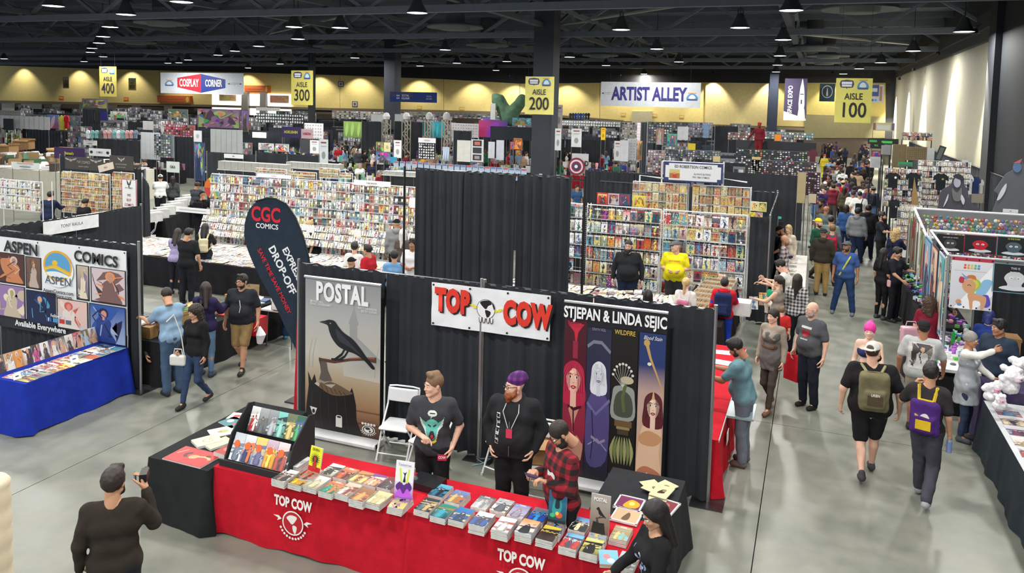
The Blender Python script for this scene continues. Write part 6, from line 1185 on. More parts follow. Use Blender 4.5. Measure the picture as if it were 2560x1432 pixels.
R_=[(2172,512,1.82,165,'big man in a black hooded coat with a thin shoulder strap',(C(36,33,35),'hoodie'),(C(34,40,60),'long'),(('short','bk'),),1.35),(2145,520,1.78,160,'man in a grey and lime green hooded jacket',(C(120,124,126),'hoodie'),(C(34,44,70),'long'),(('short','bk'),),1.15),(2116,512,1.74,175,'woman in a denim jacket and blue cap',(C(54,88,140),'jacket'),(C(40,60,100),'slim'),(('cap',C(40,80,180)),('bob','dk')),1.05),(2082,562,1.7,178,'boy in a dark grey sweater with a red backpack',(C(84,88,98),'long'),(C(60,60,80),'long'),(('short','sb'),),1.0),(2060,572,1.76,170,'man in a dark olive hoodie and khaki trousers, cap backwards',(C(62,58,50),'hoodie'),(C(176,144,92),'long'),(('capback',C(50,50,56)),('stubble','dk')),1.16),(2047,546,1.8,60,'man in a green top with a bright yellow turban-like cap',(C(36,90,66),'long'),(C(60,54,46),'long'),(('capback',C(236,214,40)),('stubble','dk')),1.1),(2078,540,1.76,170,'person in a grey-green sweater half behind the yellow-capped man',(C(110,126,122),'long'),(C(50,50,54),'long'),(('crew','bk'),),1.15),(2066,515,1.74,150,'bald man in slate grey looking towards the tables',(C(96,106,110),'short'),(C(60,60,66),'long'),(('stubble','dk'),),1.2),(2055,498,1.74,-60,'bearded man in brown seen in profile',(C(96,72,58),'long'),(C(50,46,46),'long'),(('fade','bk'),('beard','bk')),1.05),(2150,478,1.8,176,'man in a white t-shirt with a black drawstring bag',(C(228,228,226),'short'),(C(70,70,76),'long'),(('crew','dk'),),1.25),(2134,476,1.76,170,'person in white beside the one with the black drawstring bag',(C(226,222,214),'short'),(C(60,62,70),'long'),(('short','br'),),1.1),(2184,466,1.76,165,'man in a slate shirt with a dark backpack and grey cap',(C(62,78,96),'long'),(C(80,110,150),'long'),(('capback',C(120,130,120)),('crew','dk')),1.1),(2084,460,1.74,176,'person in a maroon hooded sweater',(C(122,42,56),'hoodie'),(C(90,84,78),'long'),(('short','dk'),),1.12),(2112,466,1.7,170,'woman in an olive brown jacket',(C(84,74,58),'jacket'),(C(50,46,44),'slim'),(('long','dk'),),1.05),(2108,452,1.74,170,'man in a bright red top and beige cap',(C(190,34,44),'short'),(C(50,50,54),'long'),(('cap',C(196,180,150)),('crew','dk')),1.1),(2040,462,1.66,-20,'woman with long brown hair in a maroon and blue costume',(C(110,40,60),'short'),(C(90,120,160),'slim'),(('long','br'),),1.0),(2063,454,1.74,0,'man in a white-fronted cap and dark grey hoodie',(C(70,72,76),'hoodie'),(C(44,44,50),'long'),(('cap',C(220,220,220)),('stubble','bk')),1.1),(2166,455,1.7,10,'smiling dark-haired man in black facing the camera',(C(44,44,48),'short'),(BLACK,'long'),(('short','bk'),),1.05),(2252,462,1.6,-60,'vendor in a pale top behind the t-shirt racks',(C(214,190,190),'short'),(BLACK,'slim'),(('bun','dk'),),1.0),(2107,424,1.72,176,'person with a white hood in the crowd',(C(226,226,226),'hoodie'),(C(50,50,56),'long'),(('short','bk'),),1.05),(2140,418,1.76,176,'man in a long black coat in the crowd',(C(38,42,44),'jacket'),(C(34,36,38),'long'),(('short','bk'),),1.1),(2160,420,1.7,170,'woman with ombre curly hair in black',(C(32,32,34),'short'),(C(30,30,34),'slim'),(('curly','br'),),1.1),(2076,398,1.74,178,'person in a light blue top with a dark backpack',(C(120,160,196),'short'),(C(40,50,76),'long'),(('crew','dk'),),1.15),(2062,386,1.74,176,'person in an orange and yellow costume',(C(214,190,60),'long'),(C(206,196,50),'long'),(('beanie',C(200,80,50)),),1.1)]
for(px,py,H,an,lab,sh,pt_,hk,b_) in R_:
 inf=person(lab+', in the right-hand aisle',hd(px,py,H),an,H,.027,b_,shirt=sh,pants=pt_,hair=hk,skin=rnd.choice('lmmt'),eyes=abs(an)<120,fem='woman' in lab,legs=rnd.choice(['stand','walk','walk2','stand']))
 if 'red backpack' in lab:backpack(inf,'red backpack of the boy in the grey sweater',C(176,30,60),.28,.36)
 if 'black drawstring bag' in lab and 'beside' not in lab:backpack(inf,'black drawstring bag on the white t-shirt',C(30,30,32),.26,.36,1.15,.08,diag=True)
 if 'dark backpack' in lab and 'slate shirt' in lab:backpack(inf,'dark backpack on the slate denim shirt',C(40,44,52),.3,.42)
bb=W2(PEOPLE['woman with tied dark hair pointing over the boxes'],(.16,.16,1.02))
by_=person('baby in a green shirt held on the hip of the pointing woman',(bb.x,bb.y),-20,.72,.014,1.15,shirt=(C(40,150,110),'short'),pants=(C(214,206,190),'long'),hair=(('crew','bl'),),skin='p',legs='sit',z0=.86,hres=.008)
def goods(name,items,style,label,cat,parent=None,group=None):
 """many small printed boards as one object: items = (origin, u, v, w, h, t)"""
 mb=MB();uv=[];rn=[]
 for(o_,u,v,w,h,t) in items:
  u=Vector(u);v=Vector(v);n_=u.cross(v).normalized();o_=Vector(o_)
  a=[o_+u*x+v*y+n_*z for z in(0,t) for(x,y) in((0,0),(w,0),(w,h),(0,h))]
  mb.add(a,[(4,5,6,7),(0,1,5,4),(1,2,6,5),(2,3,7,6),(3,0,4,7)]);r=rnd.random();rn+=[r]*5
  uv+=[0,0,1,0,1,1,0,1]+[0.02,.02]*16
 me=mb.mesh(name,style,False,uv,rn);o=mobj(name,me,None,parent)
 if not parent:tag(o,label,cat,group)
 o['kind']='stuff';return o
def rack_items(fr,w,h,rows,cols,tilt=.03,fill=1.0,hh=.26,jit=.01,wfac=.96):
 it=[];cw=w/cols;rh=h/rows;v=(fr.v-fr.n*tilt*3).normalized()
 for j in range(rows):
  for i in range(cols):
   if rnd.random()>fill:continue
   ww=cw*wfac*rnd.uniform(.9,1.0);it.append((fr.p(i*cw+rnd.uniform(0,jit),j*rh+.02,.03+rnd.uniform(0,.015)),fr.u,v,ww,min(hh,rh*.9)*rnd.uniform(.94,1.02),.008))
 return it
def wire_rack(fr,w,h,rows,label,col=WHITE,ups=2,lattice=0,group=None,cat='rack',z0=0):
 r=empty('wire_rack',fr.o,0,label,cat,group);f=Fr((0,0,0),fr.u,fr.v);zf=fr.o.z-z0
 for k in range(ups):
  x=w*k/(ups-1);m_=MB();m_.tube([f.p(x,-zf,-.03),f.p(x,h,-.03)],.014,5);m_.tube([f.p(x,-zf,-.33),f.p(x,h,-.33)],.012,5)
  if lattice:
   for j in range(int(h/.05)):m_.tube([f.p(x,j*.05,-.03),f.p(x,j*.05,-.33)],.004,3,cap=False)
  m_.build('upright','gloss',col,r)
 for j in range(rows):
  m_=MB();m_.box(f.p(w/2,j*h/rows+.012,.03),(w,.012,.012) if abs(f.u.x)>.5 else(.012,w,.012));m_.tube([f.p(0,j*h/rows,.06),f.p(w,j*h/rows,.06)],.006,4);m_.tube([f.p(0,j*h/rows+.1,.065),f.p(w,j*h/rows+.1,.065)],.003,3);m_.build('ledge','gloss',col,r)
 MB().tube([f.p(0,h,-.03),f.p(w,h,-.03)],.014,5).build('top_rail','gloss',col,r)
 mb=MB()
 for i in range(int(w/.12)+1):mb.tube([f.p(i*.12,0,-.02),f.p(i*.12,h,-.02)],.003,3,cap=False)
 mb.build('wire_grid','gloss',col,r);return r
drape_wall((-13.45,9.64),(-10.24,9.68),'black curtain wall at the left edge behind the painted banner',posts=(0,1))
drape_wall((-13.68,9.75),(-13.72,13.05),'black curtain side wall carrying the white card with an exhibitor name',posts=(1,),amp=.02)
fr,w,h=wfr(112,548,245,585,11.2);f_=Fr((-13.62,9.95+.85,2.02),(0,1,0),(0,0,1))
pA=atx(108,587,-13.6);pB=atx(246,548,-13.6);id_sign(Fr((-13.6,pA.y,pA.z-.02),(0,1,0),(0,0,1)),pB.y-pA.y,.26,'TONY RAULA','long white exhibitor name card on the low black curtain at left',.09)
def draw_studio(r,f,w,h):
 gp=random.Random(11);pals=[[C(200,130,90),C(214,190,170),C(150,90,80),C(80,50,50)],[C(120,90,80),C(150,110,90),C(190,170,160),C(90,70,60)],None,[C(226,140,90),C(206,190,196),C(70,54,56),C(120,90,90)],[C(196,180,160),C(90,90,120),C(150,120,170),C(226,214,190)],[C(20,50,110),C(40,100,150),C(16,30,70),C(70,150,180)],[C(226,190,180),C(206,90,80),C(190,200,214),C(226,214,206)],[C(30,60,130),C(40,80,160),C(20,30,70),C(150,170,200)]]
 sh=[(C(232,234,238),Rc(0,.0,1,1)),(C(30,34,46),Rc(0,.0,1,.13))]
 cells=[(0,.50,.225,.83,0),(.23,.48,.36,.82,1),(.63,.44,.73,.80,4),(.74,.44,1,.80,3),(0,.12,.225,.48,4),(.235,.10,.47,.46,5),(.48,.10,.72,.42,6),(.73,.02,1,.42,7)]
 for(x0,y0,x1,y1,k) in cells:sh.append((C(24,24,30),Rc(x0,y0-.01,x1,y1+.0)));sh+=figure_art(gp,pals[k],x0+.008,y0+.008,x1-.008,y1-.008)
 k=h/w;cx,cy=.495,.76
 sh+=[(C(236,238,240),Ell(cx,cy-.04,.122,.10/k,30)),(C(226,170,60),Ell(cx,cy,.112,.088/k,30)),(C(90,160,206),Ell(cx,cy,.098,.076/k,30)),(C(230,190,60),Ell(cx-.02,cy+.03,.022,.03,12)),(C(230,190,60),Sm([(cx-.1,cy-.03),(cx-.02,cy+.01),(cx+.03,cy-.02),(cx+.1,cy-.06),(cx+.09,cy-.09),(cx+.02,cy-.05),(cx-.04,cy-.03),(cx-.1,cy-.06)],4)),(C(236,238,240),Sm([(cx-.09,cy-.08),(cx,cy-.06),(cx+.09,cy-.1),(cx+.05,cy-.12),(cx-.05,cy-.12)],4)),(C(226,170,60),Ln([(cx-.1,cy-.03),(cx-.02,cy+.01),(cx+.1,cy-.06)],.012))]
 for i,c in enumerate((C(60,90,150),C(70,150,200),C(196,50,44),C(90,100,120))):sh.append((c,Rc(.40+.05*i,.15,.44+.05*i,.195)))
 art('banner_print',f,sh,r,w,h,.012)
 D_=C(44,44,50)
 text('lettering','ASPEN',f,.27,D_,r,w*.21,h*.90,1.05,bold=.035,d=.045,rot=-.02);text('lettering','COMICS',f,.25,D_,r,w*.79,h*.885,1.05,bold=.035,d=.045,rot=-.03)
 text('lettering','ASPEN',f,.2,C(70,90,120),r,w*.5,h*.60,1.05,d=.045);text('lettering','AspenComics.com',f,.085,D_,r,w*.5,h*.485,1.1,bold=.02,d=.045);text('lettering','AspenStore.com',f,.085,D_,r,w*.5,h*.44,1.1,bold=.02,d=.045)
 text('lettering','Available Everywhere',f,.14,C(226,228,230),r,w*.35,h*.075,1.0,bold=.03,d=.045);text('lettering','Follow Us',f,.08,C(226,228,230),r,w*.49,h*.22,1.0,bold=.02,d=.045);text('icon_letter','f',f,.09,WHITE,r,w*.42,h*.172,1,bold=.03,d=.045)
vinyl('hanging_banner','wide white banner of fantasy paintings around a round blue and gold emblem, left booth',-6,590,320,870,9.56,draw_studio,amp=.008,nx_=40,nz_=24)
table(-11.1,-10.36,7.72,9.5,.735,'folding table under the royal blue cloth')
tablecloth(-11.12,-10.34,7.70,9.52,.745,'royal blue tablecloth hanging to the floor in the left booth',C(24,46,150),rot=.03,flare=.1)
stk=[('green forest',K_(60,110,60)),('white rabbit',K_(226,226,222)),('orange sun',K_(226,150,60)),('brown monster',K_(150,70,40)),('black and red',K_(44,40,46)),('grey city',K_(150,156,166)),('red and blue hero',K_(70,70,120)),('white sketch',K_(206,206,210)),('blue and red',K_(60,80,160)),('pink and blue',K_(206,90,100)),('pale blue',K_(150,180,206)),('red and white',K_(206,200,206))]
for i,(d_,bg) in enumerate(stk):
 y=7.78+i*.145;M4=Matrix.Translation((-10.98,y+.07,.76))@Matrix.Rotation(math.pi/2,4,'Z')@Matrix.Rotation(math.radians(72),4,'X')@Matrix.Translation((0,.13,0))
 o=book('comic_book',M4,.14,.26,.006,'cover_new','comic with a %s cover propped at the back of the blue table'%d_,'comics on the blue table');cover_art(o,M4,.14,.26,.006,(bg,K_(220,220,214)),[bg],sh=figure_art(random.Random(i+50),[bg,K_(220,220,214),K_(rnd.randrange(60,220),rnd.randrange(50,160),rnd.randrange(50,160)),K_(70,60,70),K_(200,150,120)]),seed=i+50)
for i in range(11):
 for j in range(2):
  M4=pose((-10.72+.26*j,7.84+i*.155,.748+.004*(i%2)),math.pi/2+rnd.uniform(-.12,.12));o=book('comic_book',M4,.17,.25,.004,rnd.choice(('cover_dark','cover_new')),'loose comic lying flat in the %s row on the blue table'%('middle','front')[j],'flat comics on the blue table')
standing(44,948,.75,.12,.09,1.5,20,'price_card','small white price card near the left end of the blue table',lambda o,f:art('card_print',f,[(K_(238,238,240),Rc(0,0,1,1)),(K_(60,60,64),Rc(.3,.4,.7,.6))],o,.12,.09,.0006),t=.004)
standing(187,905,.75,.14,.1,1.5,20,'price_card','small white price card in the middle of the blue table',lambda o,f:art('card_print',f,[(K_(238,238,240),Rc(0,0,1,1)),(K_(90,110,160),Rc(.3,.4,.7,.6))],o,.14,.1,.0006),t=.004)
pc=at(-22,1432,.35);mb=MB();prof=[]
ztop=1.3
for i in range(40):z=ztop*i/39;prof.append((.17+.012*abs(math.sin(z*16))-(.1 if i==39 else.03 if i==38 else 0),z))
prof.append((.001,ztop+.02));tag(mb.lathe(prof,28,(pc.x,pc.y,0)).build('ribbed_column','matte',C(222,208,180),None,True),'pale ribbed rounded column cut off by the left edge','column')
table(-10.95,-10.12,9.95,11.6,.735,'folding table under the black cloth of the book stall, near half',group='book stall tables');table(-10.95,-10.12,11.65,13.2,.735,'folding table under the black cloth of the book stall, far half',group='book stall tables')
tablecloth(-10.97,-10.1,9.93,13.22,.745,'long black tablecloth of the book stall behind the light blue shirt',C(32,32,35))
for i,(x,y,w,d,h,a,lab) in enumerate(((-10.6,10.15,.5,.36,.2,.05,'low cardboard tray of yellow and green magazines at the near end of the book stall'),(-10.7,10.95,.5,.4,.24,-.1,'cardboard box under a pile of white books in the book stall'),(-10.65,11.55,.44,.4,.24,.15,'cardboard box with a green book on top in the book stall'),(-10.6,12.5,.4,.36,.2,.0,'bright cardboard box beside the paper bag in the book stall'))):
 carton(x,y,.75,w,d,h,a,lab,False,C(168,132,84),C(196,170,120))
cols=[(226,224,214),(90,150,110),(206,60,50),(220,200,90),(60,90,140),(236,236,236),(150,130,170),(180,190,190)]
nm_=('cream','green','red','yellow','blue','white','lilac','grey')
for i,(x,y,z,a) in enumerate([(-10.75,10.9,.99,.3),(-10.55,10.95,.99,-.2),(-10.7,11.0,1.02,.1),(-10.6,11.1,1.02,-.5),(-10.65,10.92,1.05,.2),(-10.7,11.55,.99,.1),(-10.6,11.6,1.02,-.3),(-10.62,11.5,1.05,.5),(-10.3,11.3,.75,.2),(-10.25,11.1,.75,-.4),(-10.3,11.8,.75,.1),(-10.65,12.0,.75,.3),(-10.5,12.15,.75,-.2),(-10.35,12.3,.75,.6),(-10.55,10.2,.95,.2),(-10.68,10.1,.95,-.3),(-10.6,10.0,.98,.1),(-10.3,10.5,.75,.2),(-10.5,10.55,.75,-.1),(-10.7,10.5,.75,.4),(-10.3,12.9,.75,.1),(-10.5,12.95,.75,.5),(-10.7,13.0,.75,-.4),(-10.3,12.6,.75,-.2)]):
 c=cols[i%8];w_,h_,t_=rnd.uniform(.16,.24),rnd.uniform(.24,.32),rnd.uniform(.015,.03);o=MB().box((0,0,t_/2),(w_,h_,t_)).build('book','gloss',C(*c));o.location=(x,y,z);o.rotation_euler=(0,0,a);tag(o,'%s book %s of the book stall'%(nm_[i%8],('piled on the cardboard box','lying loose on the near part','lying loose on the far part')[0 if z>.9 else 1 if y<11.4 else 2]),'book','books of the book stall')
 MB().box((0,.004,t_/2),(w_-.01,h_-.0,t_-.006)).build('pages','card',C(222,218,204),o)
c=at(532,708,1.0);o=MB().add([(-.12,-.07,0),(.12,-.07,0),(.12,.07,0),(-.12,.07,0),(-.13,-.08,.32),(.13,-.08,.3),(.13,.08,.34),(-.13,.08,.33)],[(0,1,5,4),(1,2,6,5),(2,3,7,6),(3,0,4,7),(3,2,1,0)]).build('paper_bag','card',C(168,146,110));o.location=(-10.5,12.75,.75);tag(o,'open brown paper bag on the book stall','bag')
table(-10.0,-9.2,12.4,13.2,.75,'white-topped folding table behind the man in khaki shorts',col=C(226,226,224))
carton(-9.75,12.9,.76,.36,.3,.26,.1,'golden printed box on the white-topped table',False,C(206,160,60),C(90,60,40));carton(-10.02+.5,12.55,.76,.4,.36,.22,0,'white book box on the white-topped table',False,C(226,226,226),C(210,210,210))
tag(MB().bbox((-10.0,12.05,.3),(-9.75,12.3,.66)).build('red_crate','gloss',C(190,30,44)),'red crate under the white-topped table','crate')
fy=10.45
def fp(x,y):p=aty(x,y,fy);return(p.x,p.z)
out=[(668,497),(640,505),(620,530),(611,565),(612,600),(625,640),(648,690),(678,745),(705,800),(728,850),(755,895),(790,900),(786,850),(782,780),(778,700),(768,640),(755,590),(737,545),(712,510),(690,499)]
P2=[fp(*q) for q in Sm(out,2)];fo=Vector((P2[0][0],fy,0));fg=empty('feather_flag',(-7.46,fy,0),0,'tall dark blue teardrop flag with red and white lettering, left of the near booth','flag')
mb=MB();n_=len(P2);vs=[(x+7.46,0,z) for x,z in P2]+[(x+7.46,.012,z) for x,z in P2]
mb.add(vs,[tuple(range(n_)),tuple(reversed(range(n_,2*n_)))]+[(i,i+n_,(i+1)%n_+n_,(i+1)%n_) for i in range(n_)]);mb.build('sail','cloth',C(40,52,66),fg)
R_e=[fp(*q) for q in((640,503),(668,495),(692,497),(714,508),(740,545),(758,590),(771,640),(781,700),(786,780),(790,850),(794,900))]
MB().tube([(x+7.46,.0,z) for x,z in R_e]+[(R_e[-1][0]+7.46+.01,0,.04)],.014,6).build('pole','gloss',C(24,24,28),fg);MB().bbox((-.3,-.25,0),(.3,.25,.02)).tube([(0.02,0,0),(.02,0,.2)],.03,8).build('base','metal',C(60,60,64),fg)
F2=Fr((0,-.0,0),(1,0,0),(0,0,1))
def ftx(s,x,y,size,col,xs,rot=0,bold=.03):p=fp(x,y);text('lettering',s,F2,size,col,fg,p[0]+7.46,p[1],xs,bold=bold,rot=rot,d=.008)
RD_=C(206,32,52)
ftx('CGC',665,538,.33,RD_,.82,0,.03);ftx('COMICS',668,566,.115,C(232,234,236),1.05,0,.02)
ra=math.atan2(fp(690,640)[1]-fp(750,765)[1],fp(750,765)[0]-fp(690,640)[0])
ftx('EXPRESS',731,660,.17,C(226,230,234),.92,-ra,.03);ftx('DROP-OFF',708,690,.20,C(226,230,234),.92,-ra,.03) if False else None
ftx('DROP-OFF',706,675,.19,C(226,230,234),.95,-ra,.03);ftx('SAVE TIME SAVE MONEY',686,702,.11,RD_,.98,-ra,.02)
drape_wall((-27.2,22.0),(-20.1,19.3),'black curtain back wall of the vintage comic stall at left',posts=(0,1))
drape_wall((-20.0,19.1),(-17.9,17.3),'grey-edged black curtain end wall between the vintage stall and the white boxes',posts=(0,),zt=2.3)
def old_wall(x0,y0,x1,y1,Y,rows,cols,label,style='many_old',rack=True,fill=1.0,indiv=None,cat='comics'):
 fr,w,h=wfr(x0,y0,x1,y1,Y)
 if rack:wire_rack(fr,w,h,rows,'white wire rack holding '+label,group=None)
 it=rack_items(fr,w,h,rows,cols,fill=fill)
 if indiv:
  for(o_,u,v,ww,hh,t) in it:
   n_=Vector(u).cross(Vector(v)).normalized();R3=Matrix((u,v,n_)).transposed().to_4x4();M4=Matrix.Translation(Vector(o_)+Vector(u)*ww/2+Vector(v)*hh/2)@R3
   sc=ww/.165;tag(book('comic_book',M4@Matrix.Diagonal((sc,hh/.25,1,1)),.165,.25,.006,indiv),'bagged comic %s'%label,'comic','comics: '+label)
 else:goods('comics',it,style,'bagged comics, %s'%label,cat)
old_wall(155,428,275,540,18.6,6,14,'tan vintage comics in tight rows at the left stall');old_wall(282,430,335,530,18.4,5,6,'tan vintage comics on the narrow rack by the red-edged sign')
old_wall(-20,446,105,530,16.0,4,10,'silver-bagged bright comics at the far left edge','many_pale')
table(-24.5,-20.2,14.6,15.4,.76,'white table of comic boxes at the left edge');goods('comic_boxes',[((-24.5+i*.3,14.7,.78),(1,0,0),(0,0,1),.26,.26,.0) for i in range(2)]+[((-24.4+i*.27,15.3,1.02),(1,0,0),(0,-1,0),.25,.5,.22) for i in range(15)],'many_pale','white comic boxes packed along the left-edge table','boxes')
def board(x0,y0,x1,y1,Y,col,label,s=None,tc=C(220,220,220),size=None,cat='sign',name='sign_board',leg=False,shapes=None,rot=0,th=.02,xs=.85,lines=None,mat='matte',bold=.01,up=0):
 fr,w,h=wfr(x0,y0,x1,y1,Y);r=empty(name,(fr.o.x+w/2,Y,fr.o.z),0,label,cat);r.rotation_euler=(0,rot,0)
 f=Fr((-w/2,0,0),(1,0,0),(0,0,1));MB().bbox((-w/2,0,0),(w/2,th,h)).build('board',mat,col,r)
 if leg:
  for sg in(-1,1):MB().tube([(sg*w*.48,th,-fr.o.z),(sg*w*.48,th,h)],.015,5).build('post','metal',C(150,150,152),r)
 if up:
  for sg in(-1,1):MB().tube([(sg*w*.4,th/2,h),(sg*w*.4,th/2,up-fr.o.z)],.006,4).build('hanging_wire','matte',BLACK,r)
 if shapes:art('print',f,shapes,r,w,h,.004,.002 if Y>30 else.0008)
 if s:text('lettering',s,f,size or h*.35,tc,r,w/2,h/2,xs,bold=bold,d=.03 if Y>30 else.012)
 for(t_,a,b_,sz,c_) in(lines or[]):text('lettering',t_,f,h*sz,c_,r,w*a,h*b_,xs,bold=bold,d=.03 if Y>30 else.012)
 return r
wing=lambda cx,cy,c:[(c,Sm([(cx-.16,cy+.14),(cx-.03,cy+.02),(cx-.04,cy-.1),(cx,cy-.16),(cx+.04,cy-.1),(cx+.03,cy+.02),(cx+.16,cy+.14),(cx+.1,cy-.04),(cx+.02,cy-.02),(cx,cy+.1),(cx-.02,cy-.02),(cx-.1,cy-.04)],3))]
G2=C(150,150,148)
board(162,391,258,428,18.9,C(62,58,56),'dark banner with two winged emblems over the vintage comic rack',None,shapes=wing(.16,.78,G2)+wing(.82,.78,G2),lines=[('TVT COMICS',.5,.6,.3,G2),('WE BUY COMICS',.5,.25,.17,G2)])
board(274,388,333,427,18.7,C(62,58,56),'dark banner with one winged emblem over the narrow comic rack',None,shapes=wing(.5,.75,G2),lines=[('ALWAYS BUYING',.5,.4,.16,G2),('GOLD & SILVER',.5,.2,.14,G2)])
board(247,408,285,428,18.3,C(206,196,180),'small tilted tan sale placard between the two dark banners','SALE',C(150,40,40),rot=-.25)
board(135,367,212,400,22.5,C(60,36,84),'purple sign with yellow lettering above the left stalls','Emmon\'s',C(206,206,60),leg=True,bold=.03);board(222,370,276,392,22.6,C(226,228,228),'white sign with two round black badges beside the purple sign','COMICS',C(70,70,74),shapes=[(C(50,50,54),Ell(.12,.5,.07,.2,14)),(C(50,50,54),Ell(.88,.5,.07,.2,14))],leg=True)
board(304,447,342,522,17.6,C(226,226,226),'white standing sign with a thin red edge offering to buy comics',None,shapes=[(C(160,40,60),Rc(0,0,1,1)),(C(230,230,230),Rc(.04,.02,.96,.98))]+wing(.5,.85,C(60,60,64)),lines=[('TVT COMICS',.5,.7,.07,C(60,60,64)),('WE',.5,.45,.13,C(150,40,60)),('BUY',.5,.28,.13,C(150,40,60)),('COMICS',.5,.11,.13,C(150,40,60))],leg=True)
table(-21.65,-20.75,19.5,23.1,.74,'long folding table under the dollar boxes',rot=.48);
for i in range(7):
 p=at(372+i*17,556-i*8.3,.76);carton(p.x,p.y+.1,.76,.2,.7,.3,-.2,'white long comic box with a yellow price tag, in the row of dollar boxes',False,C(224,224,222),C(230,230,228),group='dollar boxes')
 q=Fr((p.x-.07,p.y-.28,.84),(1,.0,0),(0,0,1));o=id_sign(q,.13,.16,'$1','yellow one-dollar tag on the front of a white long box',.1,C(90,110,60));o['group']='dollar tags';[setattr(ch,'color',C(226,226,110)) for ch in o.children if ch.name.startswith('board')]
tablecloth(-21.7,-20.7,19.45,23.15,.745,'black tablecloth below the dollar boxes',C(30,30,33),rot=.48)
c=at(372,590,.45);folding_chair(c.x,c.y,-.8,'white folding chair side-on by the black cloth of the dollar boxes');
mb=MB();pc=at(533,470,1.35)
for i,c_ in enumerate((C(90,160,206),C(206,220,70),C(226,120,60),C(206,70,60),C(230,190,70),C(100,180,150))):
 a0=i*math.pi/3;mb.add([(0,0,0)]+[(.42*math.cos(a0+k*.21),-.01,.42*math.sin(a0+k*.21)) for k in range(6)],[(0,k,k+1) for k in range(1,6)],c_);mb.add([(0,.02,0)]+[(.42*math.cos(a0+k*.21),.02,.42*math.sin(a0+k*.21)) for k in range(6)],[(0,k+1,k) for k in range(1,6)],c_)
o=mb.build('round_fan','print');o.location=pc;tag(o,'round rainbow-segmented fan behind the charcoal top','fan')
fr,w,h=wfr(530,437,1030,560,18.6);fr=Fr((-16.8,18.6,.5),(1,0,0),(0,0,1));w=7.15;h=2.05
for k in range(5):wire_rack(Fr((-16.8+k*1.43,18.62,.5),(1,0,0),(0,0,1)),1.42,h,8,'white wire rack section %s of the long comic wall'%('behind the flag at the left end','second from the left end','in the middle','second from the right end','at the right end')[k],group='long comic wall racks')
goods('comics',rack_items(fr,w,h,8,47,fill=.995,hh=.245),'many_new','hundreds of bagged comics with cream price stickers on the long wall','comics')
goods('comics',rack_items(Fr((-16.9,18.2,.75),(1,0,0),(0,.35,.93)),7.2,.62,3,48,fill=1,hh=.2),'many_pale','bagged comics on the slanted lower tier below the long wall','comics')
Fs=Fr((-9.75,17.9,.5),(0,1,0),(0,0,1))
for(x0,y0,x1,y1,s_) in((643,433,727,447,'Comic Madness'),(884,449,976,468,'COMIC MADNESS')):board(x0,y0,x1,y1,18.45,C(236,238,240),'white stall name board above the long comic wall, %s'%('left one' if x0<800 else 'right one'),s_,C(110,100,110),None,bold=.01)
table(-16.1,-9.4,15.3,17.3,.735,'long table covered in loose comics before the comic wall')
tablecloth(-16.2,-9.35,15.25,17.35,.745,'black tablecloth under the loose comics before the long wall',C(34,34,38))
it=[]
for i in range(36):
 for j in range(7):
  a=rnd.uniform(-.2,.2);it.append(((-16.65+i*.2+rnd.uniform(-.02,.02),15.3+j*.29,.748+.012*rnd.random()),(math.cos(a),math.sin(a),0),(-math.sin(a),math.cos(a),.02),.18,.27,.01))
goods('comics',it,'many_pale','pale bagged comics covering the long table before the wall','comics')
it=[]
for i in range(8):
 for j in range(14):it.append(((-17.9+i*.2,13.3+j*.29,.748),(1,.05,0),(-.05,1,0),.18,.27,.02))
goods('comics',it,'many_pale','pale bagged comics on the side arm of the long table','comics');tablecloth(-17.95,-16.25,13.2,17.4,.745,'black tablecloth of the side arm at the left of the loose comics',C(34,34,38));table(-17.9,-16.3,13.3,17.3,.735,'folding table of the side arm at the left of the loose comics')
board(440,516,524,536,16.6,C(232,232,234),'white tilted board of bagged comics at the corner of the loose comic table',None,shapes=[(C(180,180,186),Rc(.1,.4,.9,.6))])
for(x0,y0,x1,y1,d_) in((766,566,785,582,'beside the balding man'),(884,575,902,592,'in the middle of the long comic wall'),(1024,494,1038,520,'on the right end of the long comic wall')):board(x0,y0,x1,y1,17.9,C(238,238,240),'small white price notice '+d_)
for(x0,y0,x1,y1,Y,n_) in((545,402,715,432,21.5,10),(715,404,848,425,22.5,9),(956,427,1042,440,22.5,5)):
 fr,w,h=wfr(x0,y0,x1,y1,Y);
 for i in range(n_):o=MB().bbox((0,0,0),(w/n_-.01,.3,h)).build('storage_carton','card',C(172,172,166));o.location=fr.p(i*w/n_,0);tag(o,'grey storage carton in the row behind the long comic wall','box','grey cartons behind the comic wall')
 table(fr.o.x,fr.o.x+w,Y-.05,Y+.5,fr.o.z,'high table carrying grey cartons behind the comic wall at px group %d cartons'%n_ if False else 'table carrying a row of %s grey cartons'%({10:'ten',9:'nine',5:'five'}[n_]))
for(x0,y0,x1,y1) in((722,428,790,447),(800,420,848,447),(850,432,880,447),(640,420,715,436)):old_wall(x0,y0,x1,y1,20.6,2,max(4,int((x1-x0)/9)),'faded yellow comics on low racks behind the long wall at pixel' if False else 'faded yellow comics on a low rack %s behind the wall'%('left' if x0<700 else 'centre-left' if x0<790 else 'centre' if x0<840 else 'right'))
cw0=aty(1040,420,12.85);cw1=aty(1432,437,12.85)
o=drape_wall((cw0.x,12.85),(cw1.x,12.85),'very tall plain black curtain hanging in the middle behind the near booth',zt=3.64,posts=(),amp=.05,npan=3)
